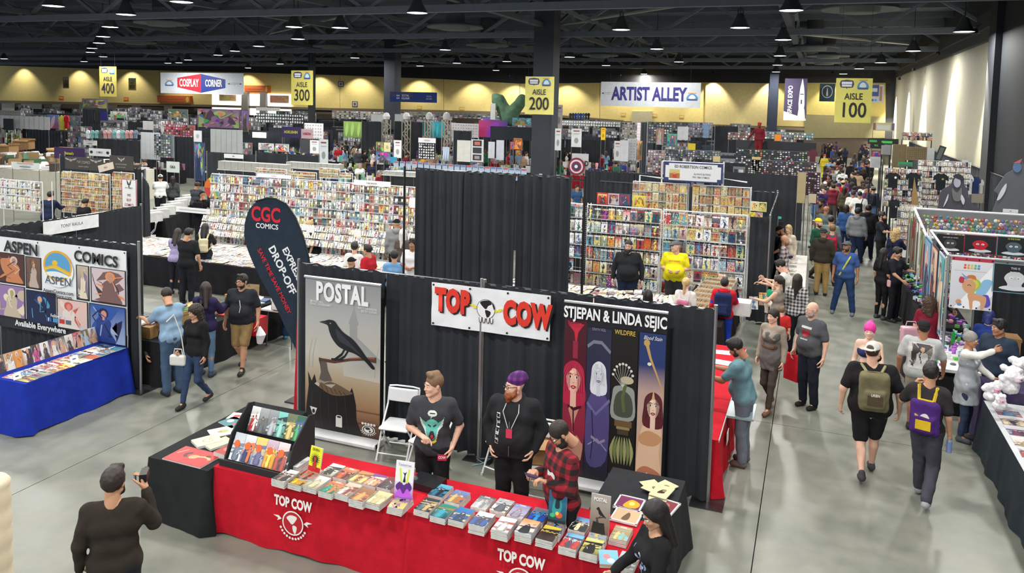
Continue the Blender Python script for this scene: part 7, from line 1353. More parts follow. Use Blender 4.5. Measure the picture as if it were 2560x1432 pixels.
for(px,py,d_) in((1012,415,'left'),(1463,440,'right')):
 p=aty(px,py,12.8);q=MB().tube([(p.x,12.8,0),(p.x,12.8,p.z)],.022,8).tube([(p.x,12.8,p.z-.08),(cw0.x if d_=='left' else cw1.x,12.85,p.z-.08)],.014,6);
 for a in(0,2.1,4.2):q.tube([(p.x,12.8,.5),(p.x+.45*math.cos(a),12.8+.3*math.sin(a),.01)],.012,5)
 tag(q.build('curtain_stand','gloss',BLACK),'black telescopic stand holding the %s end of the tall curtain'%d_,'stand')
for i in range(22):
 x=990+i*15.2;p=aty(x,424+i*1.0,24);s_=empty('graded_comic',p,0,'comic in a clear hard case, standing in the row above the tall curtain','comic','cased comics on the high shelf')
 mobj('comic',bookmesh(.15,.23,.004,'cover_dark'),None,s_).matrix_local=Matrix.Rotation(math.pi/2-.1,4,'X')@Matrix.Translation((0,.13,.006))
 MB().bbox((-.095,.0,0),(.095,.016,.3)).build('case','gloss',C(170,186,206),s_);MB().bbox((-.08,-.012,.255),(.08,-.004,.29)).build('grade_label','matte',C(90,110,170) if i%3 else C(200,60,60),s_)
pA=aty(985,425,24.1);pB=aty(1330,448,24.1);tag(MB().bbox((pA.x,24.0,pA.z-.1),(pB.x,24.4,pA.z-.02)).build('high_shelf','matte',C(150,170,200)),'pale blue shelf edge carrying the row of cased comics','shelf')
tag(MB().bbox((pA.x,24.05,0),(pB.x,24.35,pA.z-.1)).build('draped_plinth','matte',BLACK),'black draped base under the cased comic shelf','shelf')
for k,(x0,x1,d_) in enumerate(((-6.35,-5.2,'left end, part hidden by the tall curtain'),(-5.12,-3.32,'middle'),(-3.26,-1.38,'right end'))):
 wire_rack(Fr((x0,18.45,.12),(1,0,0),(0,0,1)),x1-x0,2.32,7,'tall white wire comic rack, %s section'%d_,lattice=1,group='right-hand stall racks')
 n_=round((x1-x0)/.18)
 for(o_,u,v,ww,hh,t) in rack_items(Fr((x0+.02,18.42,.14),(1,0,0),(0,0,1)),x1-x0-.04,2.3,7,n_,fill=.97,jit=.006):
  n3=Vector(u).cross(Vector(v)).normalized();R3=Matrix((u,v,n3)).transposed().to_4x4()
  row=int((o_.z-.14)/(2.3/7));rw=('bottom row','second row up','third row up','middle row','third row down','second row down','top row')[min(6,max(0,row))]
  tag(book('comic_book',Matrix.Translation(Vector(o_)+Vector(u)*ww/2+Vector(v)*hh/2)@R3@Matrix.Diagonal((ww/.17,hh/.26,1,1)),.17,.26,.006,'cover_new' if rnd.random()<.7 else 'cover_dark'),'bagged comic in the %s of the tall white racks, %s section'%(rw,d_.split(',')[0]),'comic','comics on the tall white racks')
for(x0,x1,d_) in((-4.68,-3.2,'left'),(-3.04,-1.55,'right')):
 wire_rack(Fr((x0,21.5,1.25),(1,0,0),(0,0,1)),x1-x0,1.52,6,'white wire rack of vintage comics at the back of the right-hand stall, %s one'%d_,z0=0)
 for(o_,u,v,ww,hh,t) in rack_items(Fr((x0,21.46,1.27),(1,0,0),(0,0,1)),x1-x0,1.5,6,8,fill=.98):
  n3=Vector(u).cross(Vector(v)).normalized();R3=Matrix((u,v,n3)).transposed().to_4x4()
  tag(book('comic_book',Matrix.Translation(Vector(o_)+Vector(u)*ww/2+Vector(v)*hh/2)@R3@Matrix.Diagonal((ww/.17,hh/.26,1,1)),.17,.26,.006,'cover_old'),'tan vintage comic on the %s rear rack of the right-hand stall'%d_,'comic','vintage comics on the %s rear rack'%d_)
NV=C(50,60,110)
r=board(1660,403,1806,460,21.3,NV,'white rectangular stall sign in a notched navy frame on white pipes',None,shapes=[(C(226,228,230),[(.03,.2),(.09,.2),(.09,.07),(.91,.07),(.91,.2),(.97,.2),(.97,.82),(.91,.82),(.91,.93),(.09,.93),(.09,.82),(.03,.82)]),(C(170,120,70),Rc(.1,.16,.28,.62)),(C(206,190,120),Rc(.1,.42,.28,.62)),(C(200,60,50),Rc(.16,.18,.23,.4)),(C(210,150,100),Ell(.19,.42,.035,.06,8))],lines=[('ED ROBERTSON COMICS',.5,.77,.2,C(40,44,60)),('ALWAYS BUYING',.66,.42,.13,C(110,112,120)),('PRE 1980 COMICS',.64,.26,.13,C(110,112,120))],xs=.82)
mb=MB()
for(a,b_,c_,d_) in((1600,438,1660,446),(1806,446,1868,456)):pa=aty(a,b_,21.6);pb=aty(c_,d_,21.6);mb.tube([(pa.x,21.6,0),pa,pb],.022,6)
for x in(1656,1810):pa=aty(x,404,21.6);mb.tube([(pa.x,21.6,0),pa],.022,6)
pa=aty(1656,403,21.6);pb=aty(1810,404,21.6);mb.tube([pa,(pb.x,21.6,pa.z)],.022,6)
tag(mb.build('sign_frame','gloss',WHITE),'white plastic pipe frame carrying the navy-framed stall sign','frame')
drape_wall((-7.9,28.0),(-4.2,28.0),'black curtain back wall behind the navy-framed stall sign, left part',posts=(0,));drape_wall((-4.15,24.3),(-.98,24.1),'black curtain back wall right of the navy-framed stall sign',posts=(1,))
drape_wall((-4.1,24.35),(-6.4,24.5),'black curtain between the two vintage racks',posts=())
drape_wall((-1.32,18.5),(-.88,18.5),'short black curtain end wall at the right of the tall white racks',posts=(1,));drape_wall((-.9,18.6),(-.95,23.6),'black curtain side wall along the aisle at the right-hand stall',posts=(1,),amp=.02)
for i,(x0,y0,x1,y1,Y,bg,d_) in enumerate(((1493,481,1519,511,19.6,K_(200,50,50),'red and yellow'),(1521,483,1547,513,19.6,K_(190,180,186),'grey'),(1549,484,1575,514,19.6,K_(50,80,120),'blue'),(1584,488,1613,517,19.6,K_(230,210,60),'yellow'),(1877,503,1896,528,18.3,K_(200,204,210),'pale grey'),(1897,505,1916,530,18.3,K_(200,196,110),'olive and blue'),(1874,530,1889,542,18.2,K_(220,210,60),'small yellow'),(1891,531,1906,543,18.2,K_(200,205,205),'small white'))):
 board(x0,y0,x1,y1,Y,bg,'framed comic with a %s cover propped on top of the white racks'%d_,None,shapes=[(bg,Rc(0,0,1,1))]+figure_art(random.Random(i+9),[bg,K_(60,60,70),K_(220,200,120),K_(160,60,60)],.08,.06,.92,.9),cat='comic',name='framed_comic',mat='gloss')
o=MB();[o.bbox((x,19.2,.0),(x+1.2,19.5,2.2)) for x in(-6.6,-5.0)];
tag(MB().bbox((-6.9,19.15,0),(-3.6,19.75,2.05)).build('stock_counter','matte',BLACK),'black counter behind the tall white racks carrying framed comics','counter')
tag(MB().bbox((-4.4,20.2,1.0),(-3.0,20.7,1.06)).tube([(-4.3,20.3,0),(-4.3,20.3,1.0)],.03,6).tube([(-3.1,20.3,0),(-3.1,20.3,1.0)],.03,6).build('work_table','matte',C(40,40,44)),'dark table with a keyboard before the seated man in grey','table')
table(-6.5,-2.5,14.6,17.0,.735,'long table covered in loose comics in front of the two vendors');tablecloth(-6.52,-2.47,14.58,17.02,.745,'black tablecloth under the loose comics before the two vendors',C(34,34,38))
it=[]
for i in range(22):
 for j in range(9):
  a=rnd.uniform(-.3,.3);t=rnd.uniform(.01,.06);it.append(((-6.45+i*.182+rnd.uniform(-.02,.02),14.6+j*.265,.75+t*.4+.01*rnd.random()),(math.cos(a),math.sin(a),rnd.uniform(-.08,.08)),(-math.sin(a),math.cos(a),rnd.uniform(-.06,.1)),.17,.26,t*.5))
goods('comics',it,'many_pale','heaps of pale loose comics in front of the two standing vendors','comics')
for i in range(9):
 p=(-2.0+.02*i,15.2+i*.42,.78);o=empty('comic_long_box',p,-.08,'long wooden-coloured tray of packed comics beside the pointing woman','box','comic trays by the aisle');MB().bbox((-.34,-.17,0),(.34,-.16,.2)).bbox((-.34,.16,0),(.34,.17,.2)).bbox((-.34,-.17,0),(-.33,.17,.2)).bbox((.33,-.17,0),(.34,.17,.2)).bbox((-.34,-.17,0),(.34,.17,.01)).build('tray','card',C(206,196,176),o)
 mb=MB()
 for k in range(30):mb.bbox((-.32+k*.0215,-.15,.01),(-.305+k*.0215,.15,.17+.02*rnd.random()))
 q=mb.build('packed_comics','card',C(150,118,80),o);q['kind']='stuff'
table(-2.4,-1.55,15.0,19.0,.77,'long table under the comic trays beside the aisle');tablecloth(-2.42,-1.5,14.95,18.3,.772,'dark cloth under the comic trays beside the aisle',C(40,32,34))
for i,(px,py) in enumerate(((1866,778),(1884,772),(1908,762))):
 p=at(px,py,.8);M4=pose((p.x,p.y,.79),.2,1.2)@Matrix.Translation((0,.13,0));book('comic_book',M4,.17,.26,.02,'cover_new','comic propped upright facing the costumed child, %s'%('left one','middle one','right one')[i])
o=MB().box((0,0,.13),(.6,.4,.26),None);o=o.build('white_carton','card',C(228,228,228));p=at(1905,770,.8);o.location=(-1.35,16.1,.78);tag(o,'large white carton on the comic table beside the child in the hooded costume','box')
tablecloth(-1.75,-.95,18.8-4.0+.0+4.3,23.2,.80,'white tablecloth of the counter at the man in the black cap',C(222,220,216)) if False else None
table(-.75,-.1,19.2,23.2,.78,'folding table under the white counter cloth at the aisle');tablecloth(-.78,-.08,19.15,23.25,.79,'white-topped counter cloth where the man in the black cap reads',C(206,202,196),drop=.5)
for i in range(14):p=(-.7+.3*(i%2),19.3+.27*(i//2)*2,.795);tag(book('booklet',pose(p,rnd.uniform(-.3,.3)),.16,.22,.02,'cover_new'),'small booklet lying on the white aisle counter','book','booklets on the aisle counter')
GP=C(176,180,182)
def pframe(pts,r,label,name='stall_frame',cat='frame',col=GP):
 mb=MB();[mb.tube(p,r,8) for p in pts];return tag(mb.build(name,'metal' if col==GP else 'gloss',col),label,cat)
ZF=2.45
pframe([[(2.2,15.05,0),(2.2,15.05,ZF)],[(2.2,15.05,ZF),(6.5,15.05,ZF)],[(2.2,15.05,1.62),(6.5,15.05,1.62)] if False else[(4.4,15.05,0),(4.4,15.05,ZF)],[(2.2,15.05,ZF),(2.28,18.05,ZF)]],.027,'grey pipe frame of the near right-hand stall, posts by the unicorn banner')
pframe([[(2.28,18.05,0),(2.28,18.05,ZF)],[(2.28,18.05,ZF),(6.6,18.05,ZF)],[(6.5,18.05,0),(6.5,18.05,ZF)]],.03,'thick white pipe frame above the three black posters',col=WHITE)
pframe([[(2.4,22.1,0),(2.4,22.1,2.44)],[(2.4,22.1,2.44),(6.8,22.1,2.44)],[(2.3,18.7,2.22),(6.8,18.7,2.22)],[(2.3,18.7,0),(2.3,18.7,2.22)],[(2.4,22.1,2.44),(2.3,18.7,2.22)]],.03,'white pipe rails above the badge display on the right',col=WHITE)
def unicorn(r,f,w,h):
 O_=C(214,160,120);sh=[([C(206,206,212)]*2+[C(226,226,232)]*2,Rc(0,0,1,1)),(C(180,56,76),Rc(0,.93,1,1)),(C(160,160,170),Rc(.08,.735,.95,.742)),(C(244,244,248),[(.1,.0),(1,.9),(1,.3),(.6,.0)])]
 for i,c in enumerate((C(216,90,70),C(226,160,60),C(206,200,80),C(110,180,130),C(90,150,200))):sh+=[(c,Rc(.3+.08*i,.83,.35+.08*i,.87)),(c,Rc(.29+.08*i,.78,.35+.08*i,.82))]
 sh+=[(C(140,190,226),Sm([(.6,.3),(.7,.5),(.8,.6),(.97,.58),(.9,.4),(.75,.27)],4)),(C(90,80,190),Sm([(.75,.28),(.9,.3),(.96,.12),(.84,.06),(.78,.15)],4)),(O_,Sm([(.42,.28),(.5,.34),(.66,.3),(.84,.27),(.86,.16),(.8,.02),(.74,.02),(.72,.16),(.56,.17),(.55,.02),(.49,.02),(.46,.16)],4)),(O_,Sm([(.3,.4),(.28,.48),(.36,.56),(.52,.58),(.62,.5),(.6,.38),(.48,.3),(.36,.34)],4))]
 sh+=[(C(160,196,90),Sm([(.5,.6),(.66,.58),(.72,.48),(.6,.36),(.52,.3),(.6,.44)],4)),(C(226,200,90),Sm([(.52,.57),(.62,.56),(.66,.48),(.6,.4),(.6,.5)],4)),(C(206,120,60),Sm([(.32,.58),(.42,.66),(.56,.66),(.6,.58),(.46,.6)],4)),(C(120,160,206),[(.24,.7),(.36,.56),(.42,.6)]),(C(190,60,80),Sm([(.2,.52),(.22,.62),(.32,.6),(.3,.5)],3)),(C(60,40,40),Ln([(.4,.46),(.45,.48),(.49,.45)],.012)),(C(206,150,110),Ell(.22,.13,.07,.05,10)),(C(110,150,190),Ell(.24,.08,.06,.03,8))]
 art('banner_print',f,sh,r,w,h,.014)
vinyl('hanging_banner','white poster of a rainbow-maned winged unicorn hung from the grey pipe frame',2380,640,2478,778,15.0,unicorn,amp=.008)
def critter(bg,fg,ac,lines,tc=None):
 def d(r,f,w,h):
  sh=[(ac,Rc(0,0,1,1)),(bg,Rc(.025,.02,.975,.98)),(fg,Sm([(.3,.12),(.34,.3),(.26,.5),(.34,.68),(.5,.74),(.66,.68),(.74,.5),(.66,.3),(.7,.12),(.5,.18)],4)),(C(236,236,236),Ell(.42,.52,.05,.05,8)),(C(236,236,236),Ell(.58,.52,.05,.05,8)),(bg,Ell(.42,.51,.02,.02,6)),(bg,Ell(.58,.51,.02,.02,6)),(C(214,220,226),Sm([(.15,.14),(.3,.24),(.5,.2),(.7,.24),(.85,.14),(.5,.08)],3))]
  art('poster_print',f,sh,r,w,h,.01)
  for(s_,y,z) in lines:text('lettering',s_,f,h*z,tc or C(206,210,212),r,w*.5,h*y,.9,d=.014,bold=.01)
 return d
for(x0,y0,x1,y1,Y,d_,lab) in((2343,584,2408,633,17.97,critter(C(28,28,32),C(70,66,64),C(40,40,44),[('your pets can dream',.85,.1)]),'black poster with grey lettering and two sleepy eyes, leftmost of three'),(2411,586,2490,637,17.97,critter(C(30,32,38),C(190,34,48),C(160,40,56),[('all friends are joyful',.06,.07)]),'black poster of a small red furry monster, middle of three'),(2493,590,2575,645,17.97,critter(C(28,30,34),C(80,96,110),C(70,150,150),[('IN THE DARK',.9,.1)],C(206,210,60)),'black poster of a grey ring-tailed cat creature, rightmost of three'),(2484,656,2590,738,14.98,critter(C(30,32,36),C(206,210,212),C(120,170,190),[('THIS IS',.85,.1),('BOO',.68,.16),('SHEET',.5,.1)]),'black poster of a pale ghost with hand lettering on the near pipe frame')):
 vinyl('poster',lab,x0,y0,x1,y1,Y,d_,C(30,30,34),.002,'poster',6,6,())
for k,(y0,y1,c1,c2,d_) in enumerate(((15.15,15.85,C(90,170,170),C(200,204,210),'pale one nearest the post'),(15.95,16.75,C(196,110,80),C(40,50,60),'orange and dark one in the middle'),(16.85,17.8,C(70,100,140),C(130,170,200),'blue one furthest back'))):
 f=Fr((2.17,y1,1.0),(0,-1,0),(0,0,1));r=empty('poster',f.o,0,'tall poster along the side rail, '+d_,'poster');g=Fr((0,0,0),f.u,f.v);MB().box(((0,-(y1-y0)/2,.7)),(.012,y1-y0,1.4)).build('sheet','matte',c2,r);art('poster_print',Fr((-.01,0,0),f.u,f.v),[(c1,Rc(.04,.02,.96,.98))]+figure_art(random.Random(30+k),[c1,c2,C(60,60,80),C(226,200,180)],.08,.04,.92,.96),r,y1-y0,1.4,.004)
tablecloth(2.46,3.25,6.6,12.8,.745,'black pleated cloth of the long print table at the right edge',C(36,44,50),flare=.07,folds=1.3);table(2.5,3.2,6.7,9.6,.735,'folding table under the long black cloth at the right edge, near half',group='right edge tables');table(2.5,3.2,9.8,12.7,.735,'folding table under the long black cloth at the right edge, far half',group='right edge tables')
tag(MB().bbox((2.44,6.6,.746),(3.26,12.82,.752)).build('table_runner','matte',C(190,192,196)),'pale grey runner laid along the long print table at the right edge','runner')
pk=[(140,60,60),(150,110,140),(90,120,150),(196,180,150),(110,60,90),(170,150,90)]
for i in range(16):
 y=12.45-i*.36
 for j in range(2):M4=pose((2.66+.36*j,y,.753),rnd.uniform(-.05,.05));c=pk[(i+j)%6];o=book('art_print',M4,.3,.32,.003,'cover_dark');cover_art(o,M4,.3,.32,.003,(C(*c),C(200,196,200)),[C(*pk[(i+j+2)%6]),C(60,50,70)],seed=i*3+j);tag(o,'glossy art print lying in the %s row on the long right-edge table'%('aisle-side','inner')[j],'print','prints on the right-edge table')
tablecloth(2.5,3.2,12.9,13.5,.9,'dark purple draped pedestal under the white plush toys',C(66,56,86),flare=.06)
def plush(px,py,z,s,label,c2=C(226,200,214)):
 p=at(px,py,z+s*.5);r=empty('plush_toy',(p.x,p.y,z),rnd.random(),label,'toy')
 f=Fld((-s,-s,-.02),(s,s,s*1.8),s/14)
 g=random.Random(int(px));f.el((0,0,s*.35),(s*.45,s*.4,s*.35),.02);f.el((0,-s*.1,s*.95),(s*.38,s*.36,s*.34),.03)
 for k in range(22):a=g.uniform(0,6.28);q=g.uniform(.25,.45);f.el((q*s*math.cos(a),q*s*math.sin(a),s*g.uniform(.2,1.25)),(s*.17,)*3,.02)
 f.wrinkle(s*.03,60/s*.3,1);mobj('fur',npmesh('fur',*f.net(),'hair'),C(226,224,228),r);MB().lathe([(.0001,-.01),(s*.2,0),(s*.2,s*.18),(.0001,s*.22)],12,(0,-s*.38,s*.8)).build('muzzle','cloth',c2,r);MB().lathe([(.0001,-s*.04),(s*.05,0),(.0001,s*.04)],8,(0,-s*.6,s*.9)).build('nose','gloss',C(60,40,60),r)
plush(2525,960,1.0,.28,'fluffy white plush poodle toy, tallest of the plush group');plush(2480,985,.91,.22,'fluffy white plush toy with a pink face at the front of the pedestal',C(226,160,190));plush(2545,925,1.15,.22,'fluffy white plush toy with lilac ears at the back of the pedestal',C(190,170,210));plush(2500,1010,.91,.16,'small pink-faced plush toy lowest on the pedestal',C(230,170,190))
tablecloth(1.72,2.95,14.15,16.6,.75,'white-topped black-skirted accessories table under the unicorn banner',C(214,214,212),drop=.06,flare=.0);tablecloth(1.76,2.9,14.2,16.55,.70,'black skirt of the accessories table under the unicorn banner',C(30,30,34));table(1.8,2.86,14.3,16.5,.69,'folding table inside the black skirt under the unicorn banner')
def clutter(n_,x0,x1,y0,y1,z,label,cat,pal,smin=.04,smax=.12,zz=.08,group=None):
 mb=MB();g=random.Random(n_+int(x0*10))
 for i in range(n_):
  c=g.choice(pal);x=g.uniform(x0,x1);y=g.uniform(y0,y1);s1,s2,s3=g.uniform(smin,smax),g.uniform(smin,smax),g.uniform(.02,zz)
  if g.random()<.6:mb.box((x,y,z+s3/2),(s1,s2,s3),rz(g.random()*3),c)
  else:mb.lathe([(s1*.45,0),(s1*.5,s3*.5),(s1*.3,s3),(.0001,s3)],8,(x,y,z),c)
 o=mb.build(name_of(label),'print');tag(o,label,cat,group);o['kind']='stuff';return o
def name_of(l):return 'assorted_goods'
PALA=[C(230,232,234),C(60,120,200),C(120,210,190),C(170,90,190),C(40,44,50),C(110,200,90),C(230,150,180),C(226,226,226),C(90,90,100),C(206,210,220)]
clutter(170,1.8,2.9,14.3,16.5,.752,'bright white, blue and green trinkets heaped on the accessories table','goods',PALA)
clutter(240,2.2,2.9,17.0,24.5,.75,'black, white and turquoise trinkets on the long accessories table','goods',PALA+[C(30,32,36)]*4)
tablecloth(2.12,2.95,16.9,24.6,.745,'black skirted long accessories table beside the aisle',C(28,29,32));table(2.2,2.9,17.0,24.5,.735,'long folding table in the black skirt beside the aisle')
p=at(2383,845,.85);r=empty('soda_bottle',(p.x,p.y,.752),0,'green soda bottle on the accessories table','bottle');MB().lathe([(.001,0),(.034,0),(.036,.12),(.03,.17),(.013,.22),(.013,.24),(.001,.24)],14).build('bottle','gloss',C(60,190,80),r,True);MB().lathe([(.015,.235),(.015,.255),(.001,.256)],12).build('cap','gloss',WHITE,r)
carton(3.3,15.7,.0,.5,.5,.5,.2,'tall brown carton behind the accessories table',False,C(170,128,84));carton(3.4,16.6,.5,.5,.4,.3,0,'brown carton stacked at the denim-jacketed vendor',False,C(160,120,80))
drape_wall((2.95,16.95),(6.9,16.95),'black curtain wall behind the denim-jacketed vendor',posts=(0,),zt=1.7)
def badges(x0,x1,Y,z0,z1,label,n_=420,pal=None):
 mb=MB();g=random.Random(int(z0*100));pal=pal or[C(240,240,240),C(226,206,60),C(130,190,90),C(120,90,170),C(206,60,60),C(90,150,200),C(226,150,60),C(230,232,236),C(40,150,120),C(196,150,200),C(236,238,240),C(170,130,90)]
 rows=int((z1-z0)/.085);cols_=int((x1-x0)/.085)
 for j in range(rows):
  for i in range(cols_):
   if g.random()<.1:continue
   x=x0+(i+.5*(j%2))*.085+g.uniform(-.015,.015);z=z0+j*.085+g.uniform(-.015,.015);c=g.choice(pal);r_=g.uniform(.035,.048);k=len(mb.v)
   mb.add([(x+r_*math.cos(a),Y,z+r_*math.sin(a)) for a in np.linspace(0,5.4,7)]+[(x,Y-.02,z)],[(q,(q+1)%7,7) for q in range(7)],c);c2=g.choice(pal);mb.add([(x-.015,Y-.024,z-.015),(x+.015,Y-.024,z-.015),(x+.015,Y-.024,z+.015),(x-.015,Y-.024,z+.015)],[(0,1,2,3)],c2)
 o=mb.build('badges','print');tag(o,label,'badges');o['kind']='stuff'
 MB().bbox((x0-.05,Y+.004,z0-.1),(x1+.05,Y+.03,z1+.05)).build('backing_board','matte',C(130,132,136),o)
badges(2.5,6.8,22.0,1.5,2.38,'rows of round colourful badges on the back board of the right stall');badges(2.4,6.6,18.75,1.9,2.15,'rows of pale round badges on the middle rail of the right stall',pal=[C(236,238,240),C(200,190,180),C(150,130,120),C(90,80,80),C(240,230,220),C(170,60,60)])
mb=MB();g=random.Random(3)
for i in range(150):
 y=g.uniform(18.8,22.0);x=2.32+g.uniform(-.08,.12);z1=2.2;c=g.choice([C(190,190,190),C(150,146,140),C(120,110,100),C(226,226,226),C(90,90,96),C(170,60,60),C(150,170,120)]);mb.box((x,y,z1-g.uniform(.3,.75)),(.02,.03,g.uniform(.7,1.1)),None,c)
o=mb.build('lanyards','print');tag(o,'dense curtain of hanging grey and coloured lanyards on the aisle end','lanyards');o['kind']='stuff'
mb=MB();
for i in range(200):
 y=g.uniform(18.2,18.9);x=2.5+g.uniform(0,.9);c=g.choice(PALA+[C(226,200,60),C(60,60,160)]);mb.lathe([(.0001,0),(.04,.02),(.0001,.06)],7,(x,18.4+g.uniform(-.05,.05),g.uniform(1.0,2.3)),c)
o=mb.build('keyrings','print');tag(o,'column of blue, white and yellow key rings beside the lanyards','key rings');o['kind']='stuff'
def grid_panel(x0,y0,x1,y1,Y,label,col=C(150,150,150),n_=8,backing=None,foot=True):
 fr,w,h=wfr(x0,y0,x1,y1,Y);r=empty('grid_panel',(fr.o.x,Y,fr.o.z),0,label,'rack');mb=MB();m_=max(3,int(n_*h/w));t=w/n_*.09
 for i in range(n_+1):mb.box((w*i/n_,0,h/2),(t,t,h))
 for j in range(m_+1):mb.box((w/2,0,h*j/m_),(w,t,t))
 mb.build('wire_grid','gloss',col,r)
 if backing:MB().bbox((0,.05,0),(w,.08,h)).build('backing','matte',backing,r)
 if foot:MB().bbox((0,-.02,-fr.o.z),(.04,.04,0)).bbox((w-.04,-.02,-fr.o.z),(w,.04,0)).build('legs','metal',C(60,60,64),r)
 return r
def tshirt(x0,y0,x1,y1,Y,col,label,shapes=None,hanger=True):
 fr,w,h=wfr(x0,y0,x1,y1,Y);r=empty('t_shirt',fr.o,0,label,'shirt');P=[(.2,0),(.8,0),(.8,.62),(1.0,.55),(.96,.82),(.66,1),(.58,.95),(.42,.95),(.34,1),(.04,.82),(0,.55),(.2,.62)]
 n_=len(P);vs=[(x*w,-.03-.02*math.sin(x*9),y*h) for x,y in P]+[(x*w,.04,y*h) for x,y in P];MB().add(vs,[tuple(range(n_)),tuple(reversed(range(n_,2*n_)))]+[(i,i+n_,(i+1)%n_+n_,(i+1)%n_) for i in range(n_)]).build('garment','cloth',col,r)
 if shapes:art('chest_print',Fr((0,-.055,0),(1,0,0),(0,0,1)),shapes,r,w,h,.002)
 MB().tube([(w*.5,.06,-fr.o.z),(w*.5,.06,h*.9)],.012,4).build('display_pole','metal',C(90,92,96),r)
 if hanger:MB().tube([(w*.3,0,h*.9),(w*.5,0,h*1.04),(w*.7,0,h*.9)],.008,4).tube([(w*.5,0,h*1.03),(w*.5,0,h*1.1)],.006,4).build('hanger','gloss',C(190,90,90),r)
for(x0,y0,x1,y1,d_,sp) in((2214,430,2250,470,'leftmost with a small white pocket badge',[(WHITE,Ell(.66,.68,.08,.08,10))]),(2266,430,2300,472,'beside the tan board',None),(2334,432,2370,476,'with a small gold chest emblem',[(C(150,150,60),Ell(.6,.66,.08,.06,10))]),(2222,496,2247,546,'hanging low near the bearded man',[(C(200,200,200),Ell(.66,.6,.06,.05,8))])):tshirt(x0,y0,x1,y1,26 if y0<480 else 23.6,C(34,38,42),'black t-shirt on a hanger, '+d_,sp)
it=[]
for(x0,y0,x1,y1,Y,rw,cl_,st,lab) in((2212,420,2300,520,26.6,7,14,'many_new','packaged goods on the wire shelves behind the black t-shirts'),(2296,400,2420,520,26.8,8,18,'many_pale','white and grey packaged goods on the long wire shelves'),(2245,510,2300,620,23.9,6,8,'many_pale','yellow-carded goods on the pegs at the aisle corner'),(2255,330,2330,352,44,2,18,'many_dark','dark goods on the black and green stall shelves')):
 fr,w,h=wfr(x0,y0,x1,y1,Y);goods('packaged_goods',rack_items(fr,w,h,rw,cl_,hh=.3,fill=.93),st,lab,'goods');grid_panel(x0,y0,x1,y1,Y+.06,'white wire shelving carrying '+lab.split(' on ')[0],C(200,202,206),10,C(90,92,96) if st!='many_dark' else C(20,30,26))
tag(MB().add([tuple(aty(x,y,25.0)) for x,y in((2286,442),(2299,520),(2282,520),(2278,500))]+[tuple(aty(x,y,25.05)) for x,y in((2286,442),(2299,520),(2282,520),(2278,500))],[(0,3,2,1),(4,5,6,7),(0,1,5,4),(1,2,6,5),(2,3,7,6),(3,0,4,7)]).build('leaning_board','card',C(150,122,78)),'tan board leaning among the t-shirts','board')
def standee(pts,Y,col,label,extra=None,th=.03):
 P=[aty(x,y,Y) for x,y in pts];x0=sum(p.x for p in P)/len(P);r=empty('standee',(x0,Y,0),0,label,'standee');n_=len(P);vs=[(p.x-x0,0,p.z) for p in P]+[(p.x-x0,th,p.z) for p in P]
 from mathutils.geometry import tessellate_polygon
 tr=tessellate_polygon([[Vector((p.x,p.z,0)) for p in P]]);fs=[tuple(t) for t in tr]+[tuple(i+n_ for i in t) for t in tr]+[(i,i+n_,(i+1)%n_+n_,(i+1)%n_) for i in range(n_)]
 MB().add(vs,fs).build('cutout','matte',col,r)
 for e,c,k in(extra or[]):
  Q=[aty(x,y,Y-.02-.004*k) for x,y in e];m_=len(Q);tr=tessellate_polygon([[Vector((p.x,p.z,0)) for p in Q]]);MB().add([(p.x-x0,-.02-.004*k,p.z) for p in Q],[tuple(t) for t in tr]).build('print','matte',c,r)
 MB().bbox((-.25,-.1,0),(.25,.25,.05)).bbox((-.02,.03,0),(.02,.07,P[0].z*.8)).build('stand','matte',BLACK,r);return r
standee(Sm([(2396,436),(2382,448),(2376,462),(2356,474),(2348,490),(2344,520),(2336,540),(2452,545),(2446,520),(2424,500),(2420,474),(2412,464),(2410,448)],3),24,C(76,74,84),'tall grey hooded gown standee with a pale face by the right wall',[(Ell(2393,456,9,13,14),C(170,172,186),1),(Sm([(2382,440),(2396,434),(2410,444),(2404,450),(2392,446)],3),C(50,48,58),2),(Sm([(2364,500),(2371,484),(2369,500),(2358,518)],3),C(200,204,210),2),(Sm([(2404,486),(2412,500),(2408,512),(2402,498)],3),C(200,204,210),2),(Sm([(2380,470),(2393,482),(2404,468),(2402,500),(2384,500)],3),C(110,110,112),1)])
standee(Sm([(2553,402),(2540,410),(2534,424),(2516,434),(2504,450),(2490,470),(2486,478),(2496,490),(2488,545),(2620,560),(2600,440),(2566,428),(2560,412)],3),23.9,C(96,98,104),'huge grey gowned standee with a blue and red masked head at the right edge',[(Ell(2543,418,11,13,14),C(90,120,160),1),([(2532,408),(2556,396),(2550,408)],C(190,100,110),2),(Sm([(2516,458),(2502,476),(2492,500),(2502,496),(2514,476)],3),C(206,210,214),2)])
board(2508,522,2545,533,22.5,C(236,238,240),'white price card below the huge grey gowned standee','$25',C(90,90,90))
for(x0,y0,x1,y1,c,d_) in((2415,436,2432,486,C(222,224,226),'white'),(2428,440,2450,486,C(50,66,110),'navy with a white collar'),(2448,448,2458,484,C(206,208,200),'narrow cream')):tshirt(x0,y0,x1,y1,28.5,c,'hanging %s jersey near the side wall'%d_)
board(2430,484,2458,508,28.4,C(170,160,146),'beige low board beneath the hanging jerseys',leg=True)
for(x0,y0,x1,y1,Y,c,d_) in((2204,363,2226,387,33,C(170,170,172),'small pale'),(2233,360,2264,420,33,C(146,128,96),'tall tan'),(2266,366,2316,402,32.8,C(150,132,98),'wide tan'),(2207,385,2226,412,33.1,C(140,140,110),'narrow olive'),(2176,392,2200,420,32,C(200,204,208),'white')):grid_panel(x0,y0,x1,y1,Y,'%s wire grid panel of the stall before the side wall'%d_,C(96,88,70) if 'tan' in d_ else C(110,110,112),10,c)
